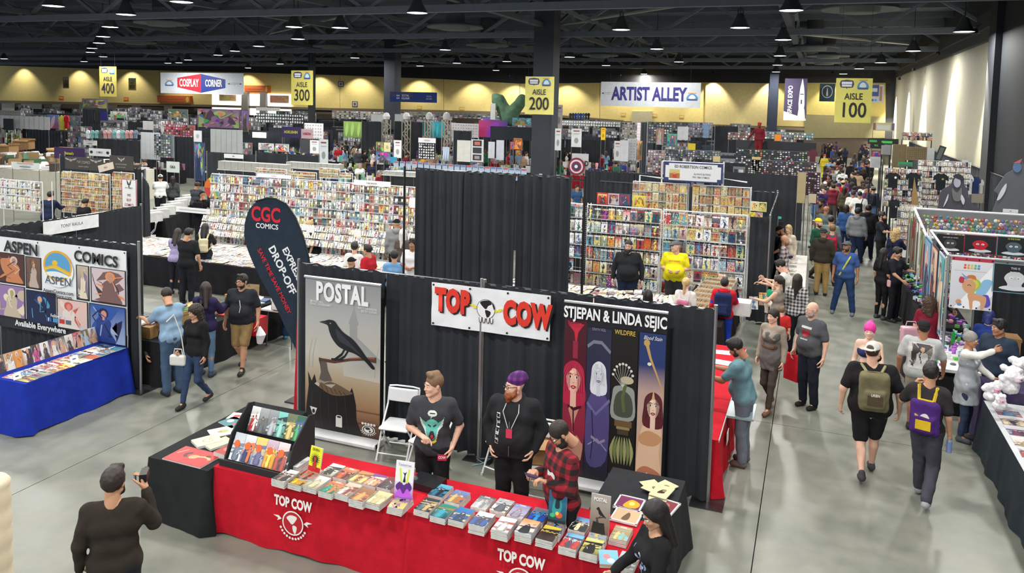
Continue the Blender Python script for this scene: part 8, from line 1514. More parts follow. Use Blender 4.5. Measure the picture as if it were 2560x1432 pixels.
board(2182,306,2236,328,46,C(190,186,150),'cream stall sign with painted figures at both ends, on white poles',None,leg=True,shapes=[(C(206,206,196),Rc(.2,.15,.8,.7)),(C(130,90,80),Rc(.02,.1,.14,.95)),(C(110,90,120),Rc(.86,.1,.98,.95))])
board(2170,345,2246,362,45,C(30,34,32),'black and green stall header beyond the wire panels',None,shapes=[(C(60,150,80),Rc(.05,.3,.3,.7)),(C(70,190,90),Rc(.45,.2,.8,.6))]);board(2176,355,2206,372,40,C(30,32,34),'black sign with bright green lettering over the crowd','M.C.',C(60,200,80),bold=.04)
board(2180,376,2202,391,34,C(90,60,64),'dark red framed picture by the crowd in the right aisle',None,shapes=figure_art(random.Random(77),None,.06,.06,.94,.94))
board(2245,404,2281,417,31,C(60,150,96),'green box-front sign above the packaged goods',None,shapes=[(C(90,100,110),Rc(.1,.05,.9,.45))]);board(2337,363,2352,402,33,C(60,70,66),'tilted dark picture board by the side wall',rot=.3,shapes=[(C(110,120,116),Rc(.2,.1,.8,.9))]);board(2335,405,2356,420,30,C(120,100,150),'purple boxed figure display below the tilted picture board')
drape_wall((6.75,24.0),(6.9,70.0),'low black curtain running along the foot of the side wall',zt=2.44,posts=(),amp=.02,npan=14)
for(x0,y0,x1,y1,Y) in((2363,400,2372,410,40),(2406,400,2418,440,29),(2315,370,2335,402,34)):board(x0,y0,x1,y1,Y,C(226,228,230),'white notice sheet near the side wall, %s one'%({2363:'small high',2406:'tall',2315:'middle'}[x0]))
LG=lambda cx,cy,s:[(C(50,56,96),Sm([(cx-s,cy-s*.4),(cx-s,cy+s*.5),(cx+s,cy+s*.5),(cx+s,cy-s*.4),(cx+s*.1,cy-s*.45),(cx,cy-s*.8),(cx-s*.1,cy-s*.45)],2)),(C(225,226,230),Rc(cx-s*.85,cy+.02*s,cx+s*.85,cy+s*.35)),(C(225,226,230),Rc(cx-s*.8,cy-s*.3,cx+s*.8,cy-.05*s))]
LD=lambda cx,cy,s,k=1:[(C(80,140,190),Sm([(cx-s,cy-s*k),(cx-s*.9,cy+s*.2*k),(cx,cy+s*.9*k),(cx+s*.9,cy+s*.2*k),(cx+s,cy-s*k)],3)),(C(214,222,228),Sm([(cx-s*.6,cy-s*.6*k),(cx-s*.5,cy+s*.1*k),(cx,cy+s*.5*k),(cx+s*.5,cy+s*.1*k),(cx+s*.6,cy-s*.6*k)],3)),(C(214,160,90),Rc(cx-s*.8,cy+s*.85*k,cx+s*.8,cy+s*1.1*k)),(C(60,80,120),Rc(cx-s,cy-s*1.1*k,cx+s,cy-s*.75*k))]
YS=C(222,214,112);BT=C(44,42,48)
for(x0,y0,x1,y1,Y,n_,c) in((2091,195,2176,308,34,'100',YS),(1314,191,1383,287,37,'200',C(236,226,130)),(728,176,782,263,42,'300',C(214,204,104)),(248,166,292,242,46,'400',C(164,150,72)),(511,200,532,231,76,'700',C(226,222,150)),(321,195,340,226,76,'800',C(206,190,110)),(157,193,172,221,76,'500',C(160,146,84))):
 board(x0,y0,x1,y1,Y,c,'hanging yellow aisle sign numbered %s, %s'%(n_,{'100':'largest, at the right','200':'before the thick column','300':'left of centre','400':'olive, at the left','700':'tiny, over the pale banner','800':'tiny, right of the olive one','500':'tiny, far left'}[n_]),shapes=LG(.3,.86,.17)+LD(.74,.86,.14,.7),lines=[('AISLE',.5,.585,.2,BT),(n_,.5,.27,.47,BT)],up=10.6,name='aisle_sign',xs=.8,th=.03)
r=board(1503,204,1750,270,50,C(196,200,206),'long silver-grey hanging banner with large blue lettering',shapes=LG(.08,.52,.06)+LD(.92,.45,.05,2.8),lines=[('ARTIST ALLEY',.49,.5,.74,C(50,46,120))],up=10.6,name='hanging_banner',cat='banner',xs=.66,bold=.03)
board(401,181,609,237,70,C(206,212,220),'long pale hanging banner with red and blue blocks behind white lettering',shapes=[(C(190,40,56),[(.21,.3),(.50,.05),(.50,.95),(.21,.75)]),(C(40,60,140),[(.50,.05),(.79,.3),(.79,.7),(.50,.95)])]+LD(.11,.5,.05,2.6)+LG(.9,.5,.07),lines=[('COSPLAY',.355,.5,.5,WHITE),('CORNER',.65,.5,.45,WHITE)],up=10.6,name='hanging_banner',cat='banner',xs=.55,bold=.03)
board(975,229,1092,257,56,C(34,60,130),'deep blue hanging banner with small white lettering by the dark column',shapes=[(C(28,44,110),Rc(0,.5,.5,1)),(C(150,170,210),Rc(.14,.55,.21,.7)),(C(150,170,210),Rc(.14,.3,.21,.45))],lines=[('SOCIAL',.34,.64,.28,WHITE),('SQUARE',.34,.36,.28,WHITE),('SOCIAL',.84,.6,.2,C(180,190,220)),('SQUARE',.84,.36,.2,C(180,190,220))],up=10.6,name='hanging_banner',cat='banner')
r=board(1963,196,2014,302,68,C(70,62,92),'tall vertical banner of a white rocket beside vertical lettering',shapes=[(C(226,228,226),[(0,0),(1,0),(1,.05),(0,.22)]),(C(230,232,232),Sm([(.66,.28),(.68,.7),(.74,.9),(.78,1),(.82,.9),(.88,.7),(.9,.28)],3)),(C(60,62,70),Rc(.74,.4,.8,.5)),(C(60,62,70),Rc(.7,.62,.86,.64)),(C(220,222,224),[(.6,.0),(.66,.28),(.92,.28),(.98,.0)])],up=10.6,name='hanging_banner',cat='banner')
w_=aty(2014,300,68).x-aty(1963,300,68).x;h_=aty(1963,196,68).z-aty(2014,302,68).z
text('lettering','SPACE EXPO',Fr((-w_/2,0,0),(1,0,0),(0,0,1)),w_*.3,WHITE,r,w_*.25,h_*.5,.85,bold=.03,d=.04,rot=math.pi/2)
for(x0,y0,x1,y1,c,sh,lab) in((2050,209,2086,254,C(52,74,86),[(C(190,210,214),Ell(.5,.55,.36,.36,18)),(C(40,60,76),Ell(.5,.55,.31,.31,18)),(C(226,228,228),Sm([(.44,.35),(.5,.8),(.56,.35)],3))],'dark square hanging banner with a round rocket badge'),(2170,211,2208,257,C(206,210,216),[(C(60,80,140),Rc(.0,.35,.7,.98)),(C(214,218,226),Rc(.1,.6,.6,.8)),(C(60,90,160),Rc(.2,.08,.4,.2)),(C(90,160,210),Rc(.45,.08,.6,.2)),(C(180,120,90),Rc(.75,.1,.9,.9))],'white and blue hanging banner partly behind the hundred sign')):board(x0,y0,x1,y1,70,c,lab,shapes=sh,up=10.6,name='hanging_banner',cat='banner')
for(x0,y0,x1,y1,d_) in((393,238,475,258,'left'),(611,213,671,232,'right')):board(x0,y0,x1,y1,85.5,C(206,106,52),'orange snack-counter sign on the far wall, %s one'%d_,shapes=[(C(226,190,90),Ell(.92,.5,.05,.4,10)),(C(160,76,40),Rc(.05,.1,.85,.2)),(C(190,90,44),Rc(.1,.4,.8,.55))],th=.5)
for(x0,y0,x1,y1,d_) in((548,236,590,253,'left'),(675,238,722,258,'right')):board(x0,y0,x1,y1,85.65,C(214,160,130),'leaf-patterned peach banner over the bright entrance, %s one'%d_,shapes=figure_art(random.Random(x0),[C(226,190,130),C(214,150,120),C(206,200,120)]))
for(x,y) in((153,245),(315,248),(1048,269),(1155,272),(1558,287),(1636,289),(1704,292)):board(x-6,y-5,x+6,y+4,85.95,C(226,90,60) if x<400 else C(206,170,90),'small lit wall fixture on the yellow wall, %s'%{153:'leftmost red one',315:'right of the two red ones',1048:'first tan one right of the dark column',1155:'second tan one right of the dark column',1558:'below the silver banner, left',1636:'below the silver banner, middle',1704:'below the silver banner, right'}[x],shapes=[(C(240,180,60) if x<400 else C(226,200,130),Rc(.1,.3,.9,.7))])
for(x,y,c) in((887,260,0),(852,210,1)):board(x-7,y-7,x+7,y+7,85.95,C(90,84,110),'small framed grey pictogram square on the yellow wall, %s'%('lower' if c==0 else 'upper'),shapes=[(C(206,204,200),Rc(.15,.15,.85,.85)),(C(90,84,110),Ell(.5,.5,.25,.28,8))])
BLK=C(32,34,36);WH=C(222,224,224);GR=C(168,172,172)
FAR=[(517,380,640,455,27.2,BLK,'black curtain wall with a white name board, left of centre','d'),(640,380,798,415,27.8,BLK,'black curtain wall right of the pale post, left of centre','d'),(526,322,606,384,32,GR,'set of tall pale grey panels above the black curtain','v'),(560,384,608,397,27,WH,'white name board on the black curtain left of centre','t:SHIN'),(493,271,601,322,44,C(120,90,120),'huge colourful battle painting banner above the left stalls','a'),(603,275,622,330,43.5,C(120,110,90),'narrow brown painted banner beside the huge painting','a'),(484,326,504,355,30,C(214,216,220),'white hanging scroll with a grey emblem','p'),(486,356,512,452,29.5,C(50,70,110),'tall dark blue painted banner at the aisle by the black curtain','a'),(624,326,673,360,36,C(36,40,48),'dark presentation screen panel left of centre','b'),(631,330,665,345,35.9,(1,1,1,1),'bright lit screen in the dark panel left of centre','e'),(640,282,712,308,50,C(44,60,56),'dark green pinboard covered in white papers','w'),(706,284,760,310,49,C(40,44,48),'black pinboard covered in white papers beside the green one','w'),(704,316,752,345,38,C(52,44,90),'purple banner with yellow lettering over posters','t:HOKUSHIN'),(753,322,782,347,37.6,C(190,160,166),'grey and pink banner with red capitals','r:VARON'),(761,307,808,348,39,C(236,236,238),'white photo backdrop dotted with small logos','w'),(750,348,800,384,33,C(56,58,64),'dark grey stall divider behind the white banners','b'),(775,350,797,384,32.8,C(226,228,230),'white roll-up banner with small red lettering','s'),(798,348,820,410,31,C(214,222,222),'white and yellow roll-up banner by the stall corner','s'),(646,357,684,376,34,C(222,222,222),'white board with black ink drawings, left one','a'),(688,359,722,380,34,C(222,222,222),'white board with black ink drawings, right one','a'),(859,303,905,345,46,C(150,186,100),'leaf green fabric backdrop behind the crowd','g'),(905,303,958,338,46,BLK,'black curtain wall right of the leaf green backdrop','d'),(986,303,1056,345,48,C(38,40,50),'dark curtain wall between the lattice pillars','d'),(928,286,958,304,54,C(222,224,226),'white panelled stall wall by the dark column, left side','v'),(987,285,1008,303,54,C(206,208,210),'white panelled stall wall by the dark column, right side','v'),(1078,304,1111,345,47,C(60,180,200),'bright turquoise backdrop panel','g'),(1056,304,1078,340,47.3,C(50,110,120),'dark teal backdrop panel beside the turquoise one','b'),(1126,307,1196,345,48,C(232,226,228),'white photo backdrop with rows of small grey logos','w'),(1197,300,1268,345,49,C(130,50,170),'violet and magenta curved backdrop','q'),(1134,326,1179,352,41,C(40,42,50),'low black curtain in front of the white photo backdrop','d'),(1208,294,1276,311,50,C(90,70,140),'purple crowned stall header','a'),(1281,294,1327,314,47,C(120,190,210),'turquoise and yellow stall header','a'),(1226,315,1331,352,42,C(34,42,52),'dark navy stall wall behind spotlit paintings','b'),(1284,345,1304,374,36,C(226,130,50),'spotlit orange and yellow painting','a'),(1276,354,1283,374,36,C(190,60,50),'narrow red spotlit painting','a'),(1289,375,1301,390,35.8,C(150,110,60),'small brown painting below the orange one','a'),(1221,354,1236,396,35,C(214,216,226),'white fabric panel before the navy wall, left one','v'),(1241,350,1259,400,34.5,C(206,208,222),'white fabric panel before the navy wall, right one','v'),(1046,344,1089,358,36,C(222,218,224),'white tilted header board over the black display wall','p'),(1046,356,1088,398,36.2,C(34,36,42),'black display wall of small white-framed prints','w'),(1143,350,1176,405,33,C(206,206,200),'white cabinet with crossed straps on its door','v'),(1178,348,1208,405,33,C(206,208,212),'white shelf unit of framed pictures','f'),(1107,367,1123,402,34,C(160,176,196),'pale blue draped stool beside the white cabinet','g'),(940,354,960,378,35,C(110,100,84),'dark framed portrait of a seated woman','a'),(960,356,976,380,35,C(206,196,150),'cream parchment print beside the dark portrait','p'),(985,350,1003,395,34,C(222,224,224),'tall white panel right of the parchment print','s'),(940,378,976,402,33,C(110,120,160),'pale blue landscape board low on the stall','a'),(976,392,992,408,31,C(50,150,190),'bright blue boxes at the end of the high shelf','b'),(1390,262,1405,322,45,C(196,190,190),'tall narrow white banner right of the column, with portrait','s'),(1388,321,1402,376,38,C(206,210,212),'white roll-up banner seen edge-on near the column','s'),(1429,321,1453,368,40,C(222,228,230),'tall plain white roll-up banner right of the column','s'),(1503,319,1513,350,40,C(236,190,30),'bright yellow feather flag among the crowd','s'),(1404,300,1552,318,58,C(140,140,140),'grey truss-topped stall with orange brackets','w'),(1423,282,1475,299,62,C(60,60,66),'row of folded dark t-shirts pinned up high','h'),(1430,383,1470,434,31,C(196,198,200),'white table front with hand-drawn black lettering','x:WEIRD'),(1536,352,1551,402,33,C(214,216,216),'white panel leaning left of the comic pages board','s'),(1551,350,1570,404,32.6,C(206,208,212),'white and lilac panel of the pages stall','v'),(1569,346,1590,402,32.8,C(186,186,188),'grid board of black and white comic pages','w'),(1593,307,1603,360,38,C(206,196,200),'narrow strip banner of red portraits','w'),(1603,305,1616,388,38,BLK,'narrow black curtain right of the portrait strip','d'),(1594,352,1604,400,34,C(226,160,120),'tall peach banner of a standing figure','a'),(1556,305,1594,350,44,C(170,166,160),'wall of stacked round white plush heads','m'),(1616,304,1680,360,44,C(90,90,96),'gridwall of mixed grey prints and hats','m'),(1641,322,1658,362,42,C(170,160,140),'speckled yellow and red map poster','a'),(1668,333,1692,366,40,C(60,80,100),'dark blue tiger poster','a'),(1694,316,1720,350,44,C(196,198,202),'white stepped trade panel','v'),(1720,305,1780,345,46,C(130,130,140),'wall of mixed prints, blue and pink','m'),(1755,308,1777,345,45,C(120,140,170),'light blue t-shirts hanging on a wall','h'),(1788,314,1845,350,47,BLK,'dark stall front under the white pipe rail','d'),(1840,350,2040,378,40,C(36,38,42),'long black counter of the toy stall','b'),(1820,330,1900,352,44,C(110,90,90),'shelf of boxed toys over the black counter, left part','m'),(1900,328,2034,351,44,C(100,110,110),'shelf of boxed toys over the black counter, right part','m'),(1840,372,2018,412,36,C(44,48,52),'gridwall of small carded goods in the toy stall','m'),(2020,372,2044,414,33,C(90,50,60),'black and white costume shirt hung at the aisle corner','h'),(1937,336,1952,352,41,C(236,140,40),'orange box figure on the toy shelf','b'),(1720,358,1738,380,35,C(216,190,50),'yellow glossy boxed display above the sign','b'),(1660,372,1800,400,34,C(90,96,104),'row of mixed boxed figures above the navy-framed sign','m'),(1620,375,1660,432,32,C(150,136,140),'rack of small pink and white figures','m'),(1783,390,1800,405,31,C(196,180,130),'wooden display crate above the sign','b'),(1880,392,1900,428,31,C(190,160,110),'pale wooden carved display board in the toy stall','b'),(1995,430,2012,508,27.5,C(176,160,120),'tan ladder display with a hanging tag at the aisle corner','b'),(1864,398,2040,447,31,C(60,54,60),'tables of dark figurines with red highlights','m'),(2014,430,2048,490,28,C(70,44,60),'rack of dark purple bags at the aisle corner','m'),(2022,484,2040,508,27,C(190,176,150),'cream canvas tote hanging by the aisle corner','b'),(0,275,52,290,40,C(196,192,190),'long white header in a black frame at the left edge','w'),(0,288,124,325,32,C(206,210,212),'white and grey partition wall at the left edge','v'),(8,296,34,326,31.5,C(40,54,54),'dark doorway panel in the white partition','b'),(105,282,200,300,44,C(60,60,64),'dark panel wall behind the bright t-shirts','b'),(117,286,147,322,36,C(110,150,214),'light blue and pink striped panel','q'),(145,288,172,325,35.5,C(220,206,90),'yellow t-shirt pinned up beside the red one','h'),(160,288,174,322,35.3,C(190,40,50),'red t-shirt pinned up beside the yellow one','h'),(170,288,202,320,37,C(96,104,96),'olive board with a grey banner','a'),(205,246,269,272,52,C(92,84,110),'grey-purple canopy sign with a red lower edge','a'),(207,272,268,300,50,BLK,'black wall under the canopy sign','d'),(276,278,317,296,46,C(214,214,214),'white banner with a dark shield emblem','a'),(250,278,268,302,44,C(50,50,130),'royal blue draped figure','b'),(357,302,398,328,42,C(206,206,206),'white panel with folded paper cranes','v'),(402,302,412,330,40,C(222,214,214),'narrow white and red scroll','a'),(420,272,470,305,46,C(150,130,80),'yellow and brown poster corner','a'),(274,311,312,325,40,C(214,216,216),'white bench-like header over the pastel clothes','v'),(232,345,352,392,30,BLK,'black curtain wall below the rack of pastel clothes','d'),(208,350,242,364,29.8,WH,'white name board on the black curtain below the clothes rack','s'),(215,325,345,346,31,C(150,170,176),'rack of pastel teal, pink and white hanging clothes','h2'),(352,330,400,400,32,C(200,206,210),'white stall back wall hung with a pale sheet','v'),(385,335,432,395,31,C(110,118,124),'black and white bags hung on a white wall','m'),(410,310,485,345,36,C(170,90,100),'rows of red and white trinkets on a rack','m'),(416,403,448,432,27,C(200,206,204),'white cloth front with dark capitals','r:OKA'),(0,398,80,412,26,C(206,208,208),'long white card at the left edge above silver racks','s'),(28,404,98,425,20.5,C(206,212,212),'white number board over the silver racks','s'),(640,268,700,278,70,C(196,194,188),'faint white stall tops near the bright entrance','w'),(830,276,960,300,60,C(150,146,140),'mixed far stall walls left of the dark column','m'),(990,278,1290,300,64,C(140,138,134),'mixed far stall walls right of the dark column','m'),(1226,266,1231,296,60,C(110,120,126),'tall silvery cylinder on the far stalls','b')]
def far_item(x0,y0,x1,y1,Y,col,label,k):
 g=random.Random(int(x0*3+y0));asp=(x1-x0)/(y1-y0);sh=None;kw={}
 cl=lambda c,q:tuple(min(1,v*q) for v in c[:3])+(1,)
 if k=='d':a=aty(x0,y0,Y);b_=aty(x1,y1,Y);drape_wall((a.x,Y),(b_.x,Y),label,zt=max(1,a.z),zb=.05,posts=(0,1),seg=14);return
 if k=='a':sh=figure_art(g,[col,cl(col,1.5),cl(col,.5),C(g.randrange(40,230),g.randrange(40,200),g.randrange(40,200)),C(g.randrange(90,240),g.randrange(60,220),g.randrange(50,200))]*1,.03,.03,.97,.97);sh+=[(C(g.randrange(30,240),g.randrange(30,210),g.randrange(30,220)),Sm([(min(.97,max(.03,u+g.uniform(-.1,.1))),min(.97,max(.03,v+g.uniform(-.2,.2)))) for _ in range(4)],2)) for u,v in[(g.random(),g.random()) for _ in range(16 if asp>1.5 else 6)]]
 elif k in('w','m'):
  n_=max(3,min(26,int((x1-x0)/6)));m_=max(2,int((y1-y0)/(7 if k=='w' else 6)));sh=[]
  for i in range(n_):
   for j in range(m_):
    u,v=(i+g.uniform(.1,.25))/n_,(j+g.uniform(.1,.2))/m_;dark=sum(col[:3])>.9;c=(C(130,130,140) if dark else C(222,224,226)) if k=='w' else g.choice([C(222,222,222),C(40,40,44),C(g.randrange(60,220),g.randrange(60,190),g.randrange(60,190)),cl(col,1.6),cl(col,.5),C(170,170,172)])
    s_=.35 if(k=='w' and dark) else.7;sh.append((c,Rc(u,v,u+s_/n_*g.uniform(.7,1),v+s_/m_*g.uniform(.7,1))))
  if k=='m':kw['th']=.12
 elif k=='v':n_=max(2,int((x1-x0)/12));sh=[(cl(col,.7),Rc(i/n_-.004,.02,i/n_+.004,.98)) for i in range(1,n_)]
 elif k=='g':sh=[([cl(col,.7)]*2+[cl(col,1.3)]*2,Rc(0,0,1,1))]+[(cl(col,1.6),Sm([(u,.05),(u+.12,.6),(u+.05,.98),(u-.06,.5)],3)) for u in(.15,.45,.8)]
 elif k=='q':sh=[([C(220,60,110),C(60,50,150),C(70,60,160),C(190,50,120)] if 'violet' in label else[C(190,90,120)]*2+[col]*2,Rc(0,0,1,1)),(C(150,60,200) if 'violet' in label else C(230,200,220),Sm([(.3,.0),(.4,.7),(.7,.9),(.6,.3)],3))]
 elif k=='s':sh=[(cl(col,.45),Ell(.5,.35,.22,.16,10)),(C(150,60,60),Rc(.2,.84,.8,.9)),(cl(col,.6),Rc(.2,.7,.8,.74))]
 elif k=='p':sh=[(cl(col,.6),Ell(.5,.5,.2,.2,10))]
 elif k=='f':sh=[(c,Rc(.15,y,.85,y+.26)) for y,c in((.06,C(60,50,50)),(.38,C(50,56,60)),(.7,C(40,36,36)))]+[(C(190,110,90),Rc(.28,.75,.72,.9)),(C(150,150,150),Rc(.3,.12,.7,.26))]
 elif k in('h','h2'):
  n_=8 if 'row' in label or k=='h2' else 1;n_=12 if k=='h2' else n_
  for i in range(n_):tshirt(x0+(x1-x0)*i/n_,y0,x0+(x1-x0)*(i+.95)/n_,y1,Y,col if n_==1 else g.choice([C(190,60,70),C(50,54,60),C(60,90,110),C(44,60,130),C(40,40,44)]) if k=='h' else g.choice([C(120,170,170),C(196,150,150),C(206,210,214),C(110,130,150),C(90,90,94)]),label+(', one garment of the row' if n_>1 else ''),hanger=False)
  for o in bpy.data.objects:
   if n_>1 and o.get('label','').startswith(label):o['group']=label
  return
 t_=None
 if ':' in k:t_=k.split(':')[1];kw['s']=t_;kw['tc']={'t':C(200,196,60) if t_=='HOKUSHIN' else C(90,90,96),'r':C(160,40,60) if t_=='VARON' else C(60,62,66),'x':C(40,40,44)}[k[0]];kw['bold']=.03
 big=Y<65 and k not in('t','e')
 board(x0,y0,x1,y1,Y,col,label,shapes=sh,leg=big,name={'a':'painted_banner','m':'merchandise_wall','w':'display_board','s':'roll_up_banner','v':'panel_wall','g':'backdrop','q':'backdrop','f':'shelf_unit','e':'screen'}.get(k[0],'display_board'),cat={'m':'display','e':'screen','a':'banner','s':'banner','g':'backdrop','q':'backdrop','v':'partition'}.get(k[0],'board'),mat='lit' if k=='e' else 'matte',**kw)
for it_ in FAR:far_item(*it_)
for i,x in enumerate((966,1016,1078-5,1116)):
 a=aty(x,300,45);r=empty('lattice_pillar',(a.x,45,0),0,'square lattice pillar with a round white lamp head, number %s from the dark column'%('one','two','three','four')[i],'pillar');zt=a.z;mb=MB()
 for sx_ in(-.2,.2):
  for sy_ in(-.2,.2):mb.tube([(sx_,sy_,0),(sx_,sy_,zt)],.035,4)
 for k in range(8):
  z=zt*k/8;s1=.2 if k%2 else-.2
  for y in(-.2,.2):mb.tube([(s1,y,z),(-s1,y,z+zt/8)],.03,4)
 mb.build('truss','metal',C(200,190,170),r);MB().lathe([(.0001,0),(.2,.05),(.24,.25),(.15,.45),(.0001,.5)],12,(0,0,zt)).build('lamp_head','gloss',C(222,222,222),r)
r=empty('inflatable',aty(1272,296,50),0,'huge mottled green inflatable with two splayed tops above the far stalls','inflatable')
f=Fld((-2.2,-.8,-.6),(2.2,.8,2.2),.09);f.rc((0,0,0),(-.85,0,1.25),.5,.42,.2);f.rc((0,0,0),(.95,0,1.3),.5,.36,.2);f.rc((-.7,0,1.2),(-1.1,0,1.5),.42,.2,.1);f.wrinkle(.03,9,1);mobj('body',npmesh('body',*f.net(),'cloth'),C(90,120,96),r);MB().bbox((-1.1,-.62,-.1),(-.75,-.5,1.0)).build('label_panel','matte',C(206,210,206),r)
p=aty(1897,345,39.5);person('red statue of an armoured figure standing high on the toy stall',(p.x,39.5),-20,1.75,.04,1.1,shirt=(C(96,26,32),'long'),pants=(C(100,28,32),'long'),hair=(('beanie',C(150,44,40)),),skin=C(110,44,38),R='out',L='down',z0=p.z-1.0,eyes=False,name='statue')
PEOPLE['red statue of an armoured figure standing high on the toy stall']['o']['category']='statue'
r=empty('round_shield',aty(1441,416,30.8),0,'round disc of red, white and blue rings hung on the stall front','disc');mb=MB()
for i,(q,c) in enumerate(((.36,C(130,30,60)),(.28,C(214,210,214)),(.21,C(140,34,60)),(.14,C(60,60,100)),(.07,C(226,226,228)))):mb.tube([(0,.02-.012*i,0),(0,-.012*i,0)],q,24,c)
mb.build('disc','print',None,r)
CM_={}
def shared(key,fn):
 if key not in CM_:CM_[key]=fn()
 return CM_[key]
def m_curtain():
 mb=MB();n_=36;vs=[]
 for z in(2.44,2.3,.05):
  for i in range(n_+1):vs.append((3*i/n_-1.5,.03*math.sin(i*1.9),z))
 return mb.add(vs,[(j*(n_+1)+i,(j+1)*(n_+1)+i,(j+1)*(n_+1)+i+1,j*(n_+1)+i+1) for j in range(2) for i in range(n_)]).mesh('curtain','drape',True)
def m_table():mb=MB();mb.bbox((-.95,-.38,.02),(.95,.38,.74));return mb.mesh('draped_table','cloth')
def m_goods(k):
 g=random.Random(k);mb=MB();pal=[C(225,226,228),C(40,40,44),C(g.randrange(60,230),g.randrange(60,200),g.randrange(60,200)),C(g.randrange(60,230),g.randrange(60,200),g.randrange(60,200)),C(160,160,164),C(206,206,200)]
 for i in range(46):w_,h_=g.uniform(.08,.3),g.uniform(.05,.45);mb.box((g.uniform(-.85,.85),g.uniform(-.3,.3),.74+h_/2),(w_,.08,h_),rz(g.uniform(-.5,.5)),g.choice(pal))
 return mb.mesh('goods','print')
def m_prints(k):
 g=random.Random(k+40);mb=MB();pal=[C(225,226,228),C(50,50,56),C(214,214,214),C(150,152,156),C(g.randrange(90,200),g.randrange(80,180),g.randrange(90,190)),C(g.randrange(60,180),g.randrange(60,150),g.randrange(60,160)),C(206,206,200),C(90,90,96)];mb.bbox((-1,0,.3),(1,.03,2.3),C(120,122,126))
 for i in range(9):
  for j in range(6):x=-.97+i*.215+g.uniform(0,.03);z=.36+j*.32+g.uniform(0,.05);c=g.choice(pal);mb.bbox((x,-.03,z),(x+.19*g.uniform(.6,1),0,z+.28*g.uniform(.6,1)),c);mb.bbox((x+.04,-.04,z+.04),(x+.04+.1*g.random(),-.03,z+.04+.14*g.random()),g.choice(pal))
 return mb.mesh('print_wall','print')
zone=lambda x:'left part of the hall' if x<-1.0 else 'middle of the hall' if x<-.45 else 'right part of the hall'
g=random.Random(12)
for row in range(11):
 Y=30.5+row*5.1
 x=-1.36*Y
 while x<-1.6:
  x+=3.05
  if Y<33 and x<-12:continue
  zz=zone(x/Y);near='near rows' if row<3 else 'middle rows' if row<7 else 'last rows';cxx=x+g.uniform(-.1,.1)
  if x>-1.7:break
  mid_=-.8<x/Y<-.12 and Y<48;thin=mid_ or Y<34
  if g.random()<(0 if mid_ else.75):o=mobj('pipe_and_drape',shared('c',m_curtain),DRAPE if g.random()<.8 else C(60,64,74));o.location=(cxx,Y,0);tag(o,'dark curtain back of a distant stall, %s, %s'%(near,zz),'curtain','stall curtains, %s, %s'%(near,zz))
  t_=g.choice(('white','black','black','navy','red'));o=mobj('draped_table',shared('t',m_table),{'white':C(206,206,206),'black':C(34,34,38),'navy':C(40,50,100),'red':C(150,30,40)}[t_]);o.location=(cxx,Y-2.1,0);tag(o,'%s draped table of a distant stall, %s, %s'%(t_,near,zz),'table','%s stall tables, %s, %s'%(t_,near,zz))
  k=g.randrange(6);o=mobj('stall_goods',shared(('g',k),lambda:m_goods(k)),None);o.location=(cxx,Y-2.1,0);tag(o,'small goods heaped on a distant stall table, %s, %s'%(near,zz),'goods','stall goods, %s, %s'%(near,zz),'stuff')
  if g.random()<(0 if thin else.55):k=g.randrange(6);o=mobj('print_wall',shared(('p',k),lambda:m_prints(k)),None);o.location=(cxx+g.uniform(-.3,.3),Y-.25,g.choice((0,0,.5,.9)));tag(o,'rack of pinned prints on a distant stall, %s, %s'%(near,zz),'display','print racks, %s, %s'%(near,zz),'stuff')
PRO=[]
for i,kw in enumerate((dict(b=1.05),dict(b=1.2,legs='walk'),dict(fem=True,hair=(('long','dk'),)),dict(b=1.1,R='reach',L='low',lean=.15),dict(fem=True,hair=(('wavy','br'),),R='belly'),dict(b=1.0,hair=(('cap',C(60,60,64)),),legs='walk2'),dict(b=1.1,hair=(('crew','bk'),),shirtk='hoodie'))):
 sk_=kw.pop('shirtk','short');hair_=kw.pop('hair',(('short','bk'),));inf=person('proto%d'%i,(0,40),0,1.72,.045,kw.pop('b',1.0),shirt=(BLACK,sk_),hair=hair_,hres=.03,eyes=False,**kw);PRO.append(inf)
index_kids()
SC=[('black',C(34,34,38)),('white',C(222,222,222)),('charcoal',C(70,72,78)),('navy',C(40,48,80)),('red',C(170,36,44)),('light grey',C(160,162,166)),('light blue',C(120,156,190)),('black',C(28,28,30)),('green',C(50,100,76)),('maroon',C(110,34,50)),('purple',C(84,60,120)),('tan',C(176,150,120)),('blue',C(50,80,160)),('black',C(40,38,40))]
HN=['short black hair','short dark hair','long dark hair','short black hair','wavy brown hair','a cap','cropped hair']
used={}
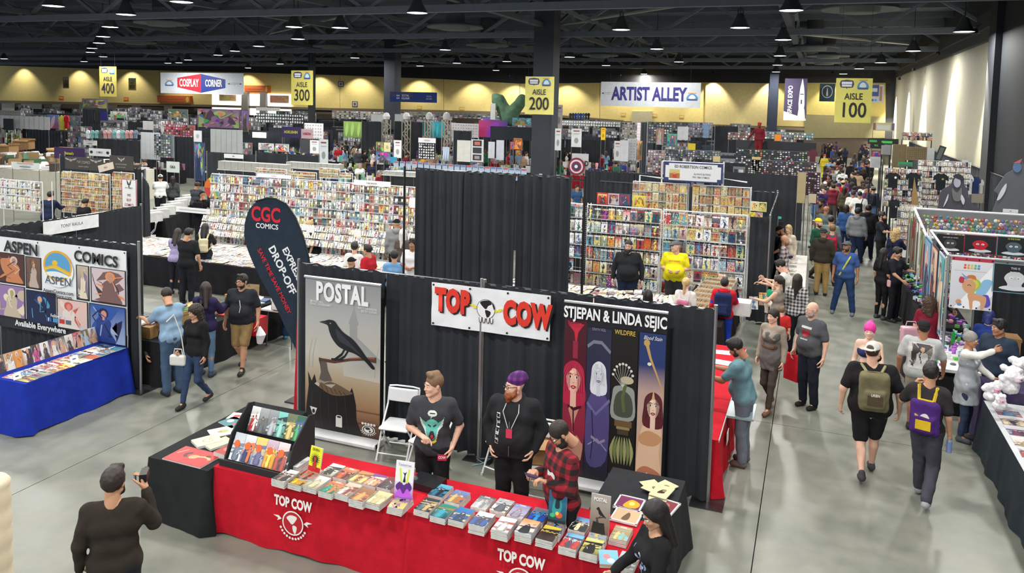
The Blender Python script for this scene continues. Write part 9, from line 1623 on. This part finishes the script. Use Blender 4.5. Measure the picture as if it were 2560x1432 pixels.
def crowd(n_,poly,where,H=1.7,seedv=0):
 g=random.Random(seedv);(x0,y0),(x1,y1)=poly
 for i in range(n_):
  px,py=g.uniform(x0,x1),y0+(y1-y0)*g.random();p=at(px,py,H)
  if p.y>84 or p.x>6.4:continue
  k=g.randrange(len(PRO));pr_=PRO[k];cn,cc=g.choice(SC);wn,wc=g.choice((('dark trousers',C(34,36,42)),('blue jeans',C(54,74,110)),('dark trousers',C(40,40,44)),('khaki trousers',C(140,120,88))))
  sk=SKIN[g.choice('lmmtd')];o=pr_['o'].copy();COL.objects.link(o);s_=g.uniform(.92,1.06);o.scale=(s_,)*3;o.location=(p.x,p.y,0);o.rotation_euler=(0,0,g.random()*6.28)
  for ch in KIDS[pr_['o'].name]:
   c=ch.copy();COL.objects.link(c);c.parent=o;nm=c.name.split('.')[0]
   if nm in('shirt','hoodie','hood'):c.color=cc
   elif nm=='trousers':c.color=wc
   elif nm=='body':c.color=sk
  cn2=cn+(' hoodie' if k==6 else ' top');o['label']='person with %s, %s and %s, %s'%(HN[k],cn2,wn,where);o['category']='person';o['group']='distant visitors '+where
crowd(66,((838,336),(1010,372)),'left of the dark column',1.7,1);crowd(50,((1010,340),(1330,385)),'amid the centre stalls',1.7,2);crowd(58,((1400,330),(1650,410)),'right of the thick column',1.68,3)
crowd(70,((2050,340),(2180,470)),'in the packed right aisle',1.7,4);crowd(20,((2080,338),(2200,352)),'at the far end of the right aisle',1.7,5);crowd(14,((620,340),(830,385)),'in the centre-left stalls',1.6,6);crowd(14,((350,300),(520,340)),'in the far left stalls',1.7,7);crowd(12,((1660,345),(1980,400)),'among the toy stalls',1.65,8)
for inf in PRO:
 for ch in KIDS[inf['o'].name]:bpy.data.objects.remove(ch)
 bpy.data.objects.remove(inf['o'])
for i,(x,y,w_,a) in enumerate(((60,350,.9,.4),(95,335,.8,-.3),(150,372,.9,.1),(190,350,.8,.6),(20,362,.7,.2),(130,345,.7,-.5))):p=at(x,y,1.9);carton(p.x,p.y,1.35,w_,.7,.5,a,'open brown carton of toys heaped on the left stall, %s'%('at the left','at the back','at the front','at the right','at the edge','in the middle')[i])
clutter(150,-38,-29,25,28.1,1.4,'heap of white, brown and green stuffed toys on the far left stall','toys',[C(226,222,214),C(120,90,60),C(60,100,70),C(226,226,228),C(150,120,80),C(60,50,46)],.3,.6,.5)
tag(MB().bbox((-38.2,24.8,0),(-28.8,28.2,1.38)).build('toy_platform','matte',C(200,196,180)),'raised pale platform under the heaped stuffed toys','platform')
drape_wall((-29.5,24.0),(-27.3,22.3),'black curtain below the heap of stuffed toys, left',posts=(1,))
